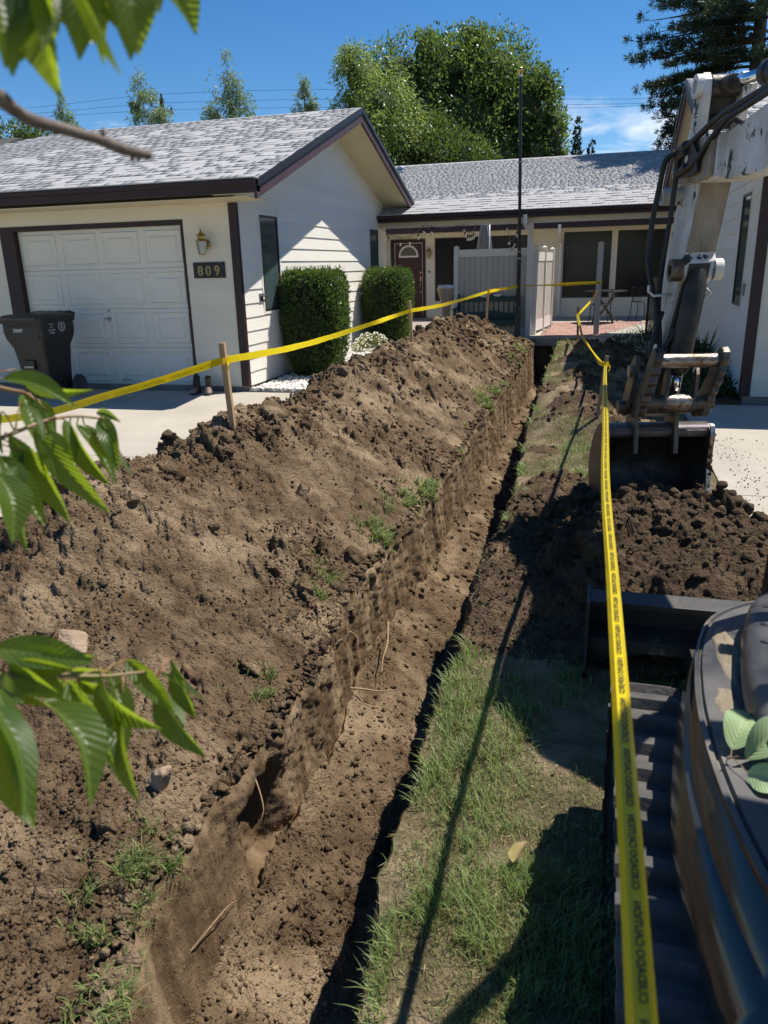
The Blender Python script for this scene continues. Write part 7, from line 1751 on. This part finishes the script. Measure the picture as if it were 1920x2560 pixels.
# ---- grass
M_GRASS = leaf_mat('grass_blade', (.150,.225,.062), (.250,.300,.115), (.34,.46,.11), scale=2.2, tw=.28, rough=.45, spec=.35, rvar=.45)
M_STRAW = leaf_mat('straw_blade', (.30,.245,.12), (.20,.185,.08), (.30,.26,.10), scale=3, tw=.2, rough=.6, spec=.2, rvar=.4)
def grass_mesh(P, H, Wd, lean, seed, name, m):
    r = np.random.RandomState(seed); n = len(P); a = r.uniform(0,2*PI,n); L0 = np.stack([np.cos(a), np.sin(a), np.zeros(n)],-1)*r.uniform(.15,1.0,n)[:,None] + lean
    b = a + r.uniform(0,2*PI,n)*.0 + PI/2; S = np.stack([np.cos(b), np.sin(b), np.zeros(n)],-1)
    V = []
    for f, wf in ((0,1),(.4,.85),(.75,.5),(1,0)):
        c = P + np.array([0,0,1])*(H*(f-.32*f**2.5))[:,None] + L0*(H*.75*f**1.8)[:,None]
        if wf > 0: V += [c - S*(Wd*wf*.5)[:,None], c + S*(Wd*wf*.5)[:,None]]
        else: V += [c]
    V = np.stack(V, 1); i = np.arange(n)[:,None]*7
    Fq = np.concatenate([i+np.array([[0,1,3,2]]), i+np.array([[2,3,5,4]])]); Ft = i+np.array([[4,5,6]])
    org = np.array([V[...,0].mean(), V[...,1].mean(), 0]); o = place(name, mesh_np(name, V.reshape(-1,3)-org, [Fq, Ft], m), None, tuple(org)); tag(o, kind='stuff'); return o
def strip_pts(n, y0, y1, seed, x1=.9, pw=1.6):
    r = np.random.RandomState(seed); u = r.rand(n); y = (y0**(1-pw) + u*(y1**(1-pw)-y0**(1-pw)))**(1/(1-pw)); x = lipR(y) + (x1-lipR(y))*r.rand(n); return x, y, r
def zsurf(x, y): return lawn_h(x, y) + .03*fbm(np.stack([x,y,x*0],-1)*1.5, 3, 132) + .004
def lawn_grass():
    x, y, r = strip_pts(420000, .55, 15.8, 901); Wg = soil_w(x, y); q = fbm(np.stack([x*3.2,y*3.2,x*0],-1), 4, 903); q2 = fbm(np.stack([x*1.1,y*1.1,x*0],-1), 3, 905)
    c3, i3 = worley(np.stack([x*11, y*10, x*0],-1), 906); dens = np.clip(.46 + 1.35*q + .5*q2, 0, 1)*np.clip(1.35-1.3*c3, .25, 1)*np.clip(1.15-1.6*Wg, 0, 1); dens *= np.where((y > 2.7) & (x > .0), .35, 1); k = r.rand(len(x)) < dens*.62; x, y, q = x[k], y[k], q[k]
    H = (.030 + .055*np.clip(q+.35,0,1))*(.6+.8*r.rand(len(x))); P = np.stack([x,y,zsurf(x,y)-.004],-1); Wd = .0022 + .0011*np.maximum(y,1)*.55*(.7+.6*r.rand(len(x)))*.6
    s = r.rand(len(x)) < .30; grass_mesh(P[~s], H[~s], Wd[~s], np.zeros(3), 907, 'grass', M_GRASS); grass_mesh(P[s]+np.array([0,0,-.002]), H[s]*.75, Wd[s], np.zeros(3), 908, 'dry_grass', M_STRAW)
    # dry litter lying flat between the tufts
    x, y, r = strip_pts(16000, .6, 8, 911); P = np.stack([x,y,zsurf(x,y)+.002],-1); n = len(x); D = r.randn(n,3)*np.array([1,1,.16]); tag(quads(P, D, .03*(.5+r.rand(n)), np.full(n,.003), 'straw_litter', M_STRAW), kind='stuff')
    # long blades hanging over the trench
    y = np.concatenate([.6 + 14.5*np.random.RandomState(913).rand(3800)**1.6]); r = np.random.RandomState(914); q = fbm(np.stack([y*4.5,y*0,y*0],-1), 3, 915); k = q > .08; y = y[k]; q = q[k]; x = lipR(y) + .012 + .05*r.rand(len(y))
    P = np.stack([x,y,zg(y)+.0],-1); grass_mesh(P, (.035+.08*np.clip(q+.2,0,1))*(.4+r.rand(len(y))), .0022+.0007*y, np.array([-.45,0,-.05]), 917, 'grass', M_GRASS)
lawn_grass()
def left_tufts():
    r = np.random.RandomState(921); n = 60000; y = .6 + 13.6*r.rand(n)**1.55; off = np.abs(r.randn(n))*.10; x = lipL(y) - off + .01
    c, _ = worley(np.stack([x*2.6+3, y*2.2, x*0],-1), 923); q = fbm(np.stack([y*1.3,x*1.1,y*0],-1), 3, 925); near = 1-smoothstep(1.7,2.3,y)
    c2, i2 = worley(np.stack([x*15, y*13, x*0],-1), 924)
    k = (c < .42+.18*q) & (c2 < .25+.42*i2) & (r.rand(n) < .8) & (q > -.30); x, y, c, off = x[k], y[k], c[k], off[k]
    # sit on the heap's surface
    iy = np.clip(np.searchsorted(pY[:,0], y), 0, pY.shape[0]-1); z = np.empty(len(x))
    for i in range(len(x)):
        row = pV[iy[i]]; j = np.argmin(np.abs(row[:120,0]-x[i])); z[i] = row[j,2]
    H = (.06+.06*(.42-c))*(.6+.8*r.rand(len(x))); P = np.stack([x,y,z-.006],-1); s = r.rand(len(x)) < .25
    grass_mesh(P[~s], H[~s], .0026+.0010*y[~s], np.array([.35,-.1,0]), 927, 'grass', M_GRASS); grass_mesh(P[s], H[s], .0026+.0010*y[s], np.array([.4,-.1,-.1]), 928, 'dry_grass', M_STRAW)
left_tufts()
# ---- roots and sticks showing in the cut
M_ROOT = mat('pale_root', (.34,.25,.14), (.24,.165,.09), scale=20, rough=.8, bump=.3, bscale=80)
def root(P, rad, label): D = dense(P, .02); n = len(D); tag(build('root', MB().tube(D, [rad*(1-.7*i/n) for i in range(n)], 6), M_ROOT, None, True), label, 'root', 'roots torn in the trench wall')
root([(-1.10,3.03,-.31),(-1.0,3.05,-.315),(-.93,3.08,-.335),(-.86,3.10,-.33)], .0065, 'pale root stub reaching level across the trench floor')
root([(-1.055,3.70,-.28),(-1.02,3.55,-.33),(-1.01,3.42,-.355),(-.99,3.33,-.38)], .007, 'pale root slanting down the left trench wall')
root([(-1.14,3.25,-.12),(-1.08,3.22,-.13),(-1.06,3.17,-.17)], .004, 'short thin root hooking out below the turf edge')
root([(-1.12,2.05,-.03),(-1.05,1.99,-.06),(-1.00,1.93,-.12),(-1.01,1.90,-.17)], .004, 'thin root dangling over the dark hollow')
root([(-1.20,8.6,-.12),(-1.14,8.5,-.17),(-1.05,8.45,-.17),(-.98,8.40,-.18)], .010, 'longer root sticking out of the far trench wall')
root([(-1.02,1.42,-.22),(-.99,1.52,-.20),(-.985,1.62,-.22),(-1.0,1.7,-.28)], .0025, 'fine hair root on the smooth near wall')
# ---- dead leaves and bits on the lawn
M_DEAD = leaf_mat('dead_leaf', (.16,.11,.055), (.22,.16,.075), (.2,.14,.05), scale=20, tw=.15, rough=.7, rvar=.4, veins=False)
YL = thing('fallen_leaf', 'curled yellow leaf lying on the sunlit grass', 'leaf', (-.14,1.74,.05)); M_YEL = leaf_mat('yellow_leaf', (.42,.36,.10), (.36,.25,.12), (.4,.35,.08), scale=30, tw=.2, rough=.6)
leaf(YL, (-.150,1.70,.055), (-.120,1.775,.07), .05, 41, roll=.9, mt=M_YEL, serr=.01)
r = random.Random(77)
DL = None
def dead(x, y, z):
    a = r.uniform(0,2*PI); ln = r.uniform(.02,.035); o = thing('dead_leaf', 'small dead leaf lying in the shaded lawn', 'leaf', (x,y,z), 'dead leaves scattered on the lawn'); leaf(o, (x,y,z), (x+ln*math.cos(a), y+ln*math.sin(a), z+r.uniform(0,.02)), ln*.5, r.randint(0,9999), mt=M_DEAD, serr=0)
for k in range(9): y = r.uniform(1.2,3.0); dead(r.uniform(-.10,.07) if k % 3 else r.uniform(-.4,0), y, .035)
# flat slabs of pale clay and one upright stone-like clod on the near heap
def clod(c, sx, sy, sz, rot, label, m, seed):
    V0, F0 = ico(4); rt = np.random.RandomState(seed); nn = rt.randn(12,3); nn /= np.linalg.norm(nn, axis=1)[:,None]; dd = rt.uniform(.5,.95,12); q_ = V0 @ nn.T; rad = np.minimum(np.where(q_ > .05, dd[None]/np.maximum(q_,.05), 9).min(1), 1.2)
    V = V0*(rad*(1+.10*fbm(V0*3+seed, 4, seed)+.05*fbm(V0*9, 3, seed+1)))[:,None]*np.array([sx,sy,sz]);
    if m is not M_SOIL_D: i_ = np.argmin((pV[...,0]-c[0])**2 + (pV[...,1]-c[1])**2); c = (c[0], c[1], float(pV.reshape(-1,3)[i_,2]) + sz*.15)
    M_ = np.array(Matrix.Rotation(rot[2],3,'Z') @ Matrix.Rotation(rot[1],3,'Y') @ Matrix.Rotation(rot[0],3,'X')); V = V @ M_.T
    o = place('clod', mesh_np('clod', V, F0, m, True), None, c); tag(o, label, 'clod', 'large clods on the spoil heap')
M_CLAY = soil_mat('pale_clay', dark=(.23,.165,.115), mid=(.29,.215,.15), dry=(.34,.26,.185), dryamt=.5, bump=.4)
clod((-1.86,2.18,.345), .085,.065,.022, (.35,.30,.3), 'flat pale clay slab lying on the heap above the lowest branch', M_CLAY, 3)
clod((-1.24,1.72,.13), .030,.035,.075, (.1,.3,.4), 'upright pale clay lump beside the grass tuft on the near bank', M_CLAY, 5)
clod((-1.30,1.33,.13), .060,.058,.045, (.1,.1,.3), 'big round dark clod at the lower left of the near bank', M_SOIL, 7)
clod((-1.36,2.02,.22), .07,.05,.035, (.3,-.2,.9), 'smooth flat clod behind the drooping cherry leaves', M_SOIL, 9)
clod((-1.30,2.52,.22), .06,.06,.05, (.2,.3,.2), 'rounded clod hollowed on one side near the trench edge', M_SOIL, 11)
clod((-2.22,4.95,.69), .10,.11,.09, (.3,.1,.5), 'dark lump at the crest beside the nearest stake', M_SOIL, 13)
clod((.36,4.40,.27), .035,.035,.085, (.2,.1,.3), 'upright dark clod on the mound in front of the bucket', M_SOIL_D, 15)
clod((-1.75,4.3,.50), .05,.10,.06, (.3,.2,.2), 'long dark clod on the sunny slope of the heap', M_SOIL, 17)
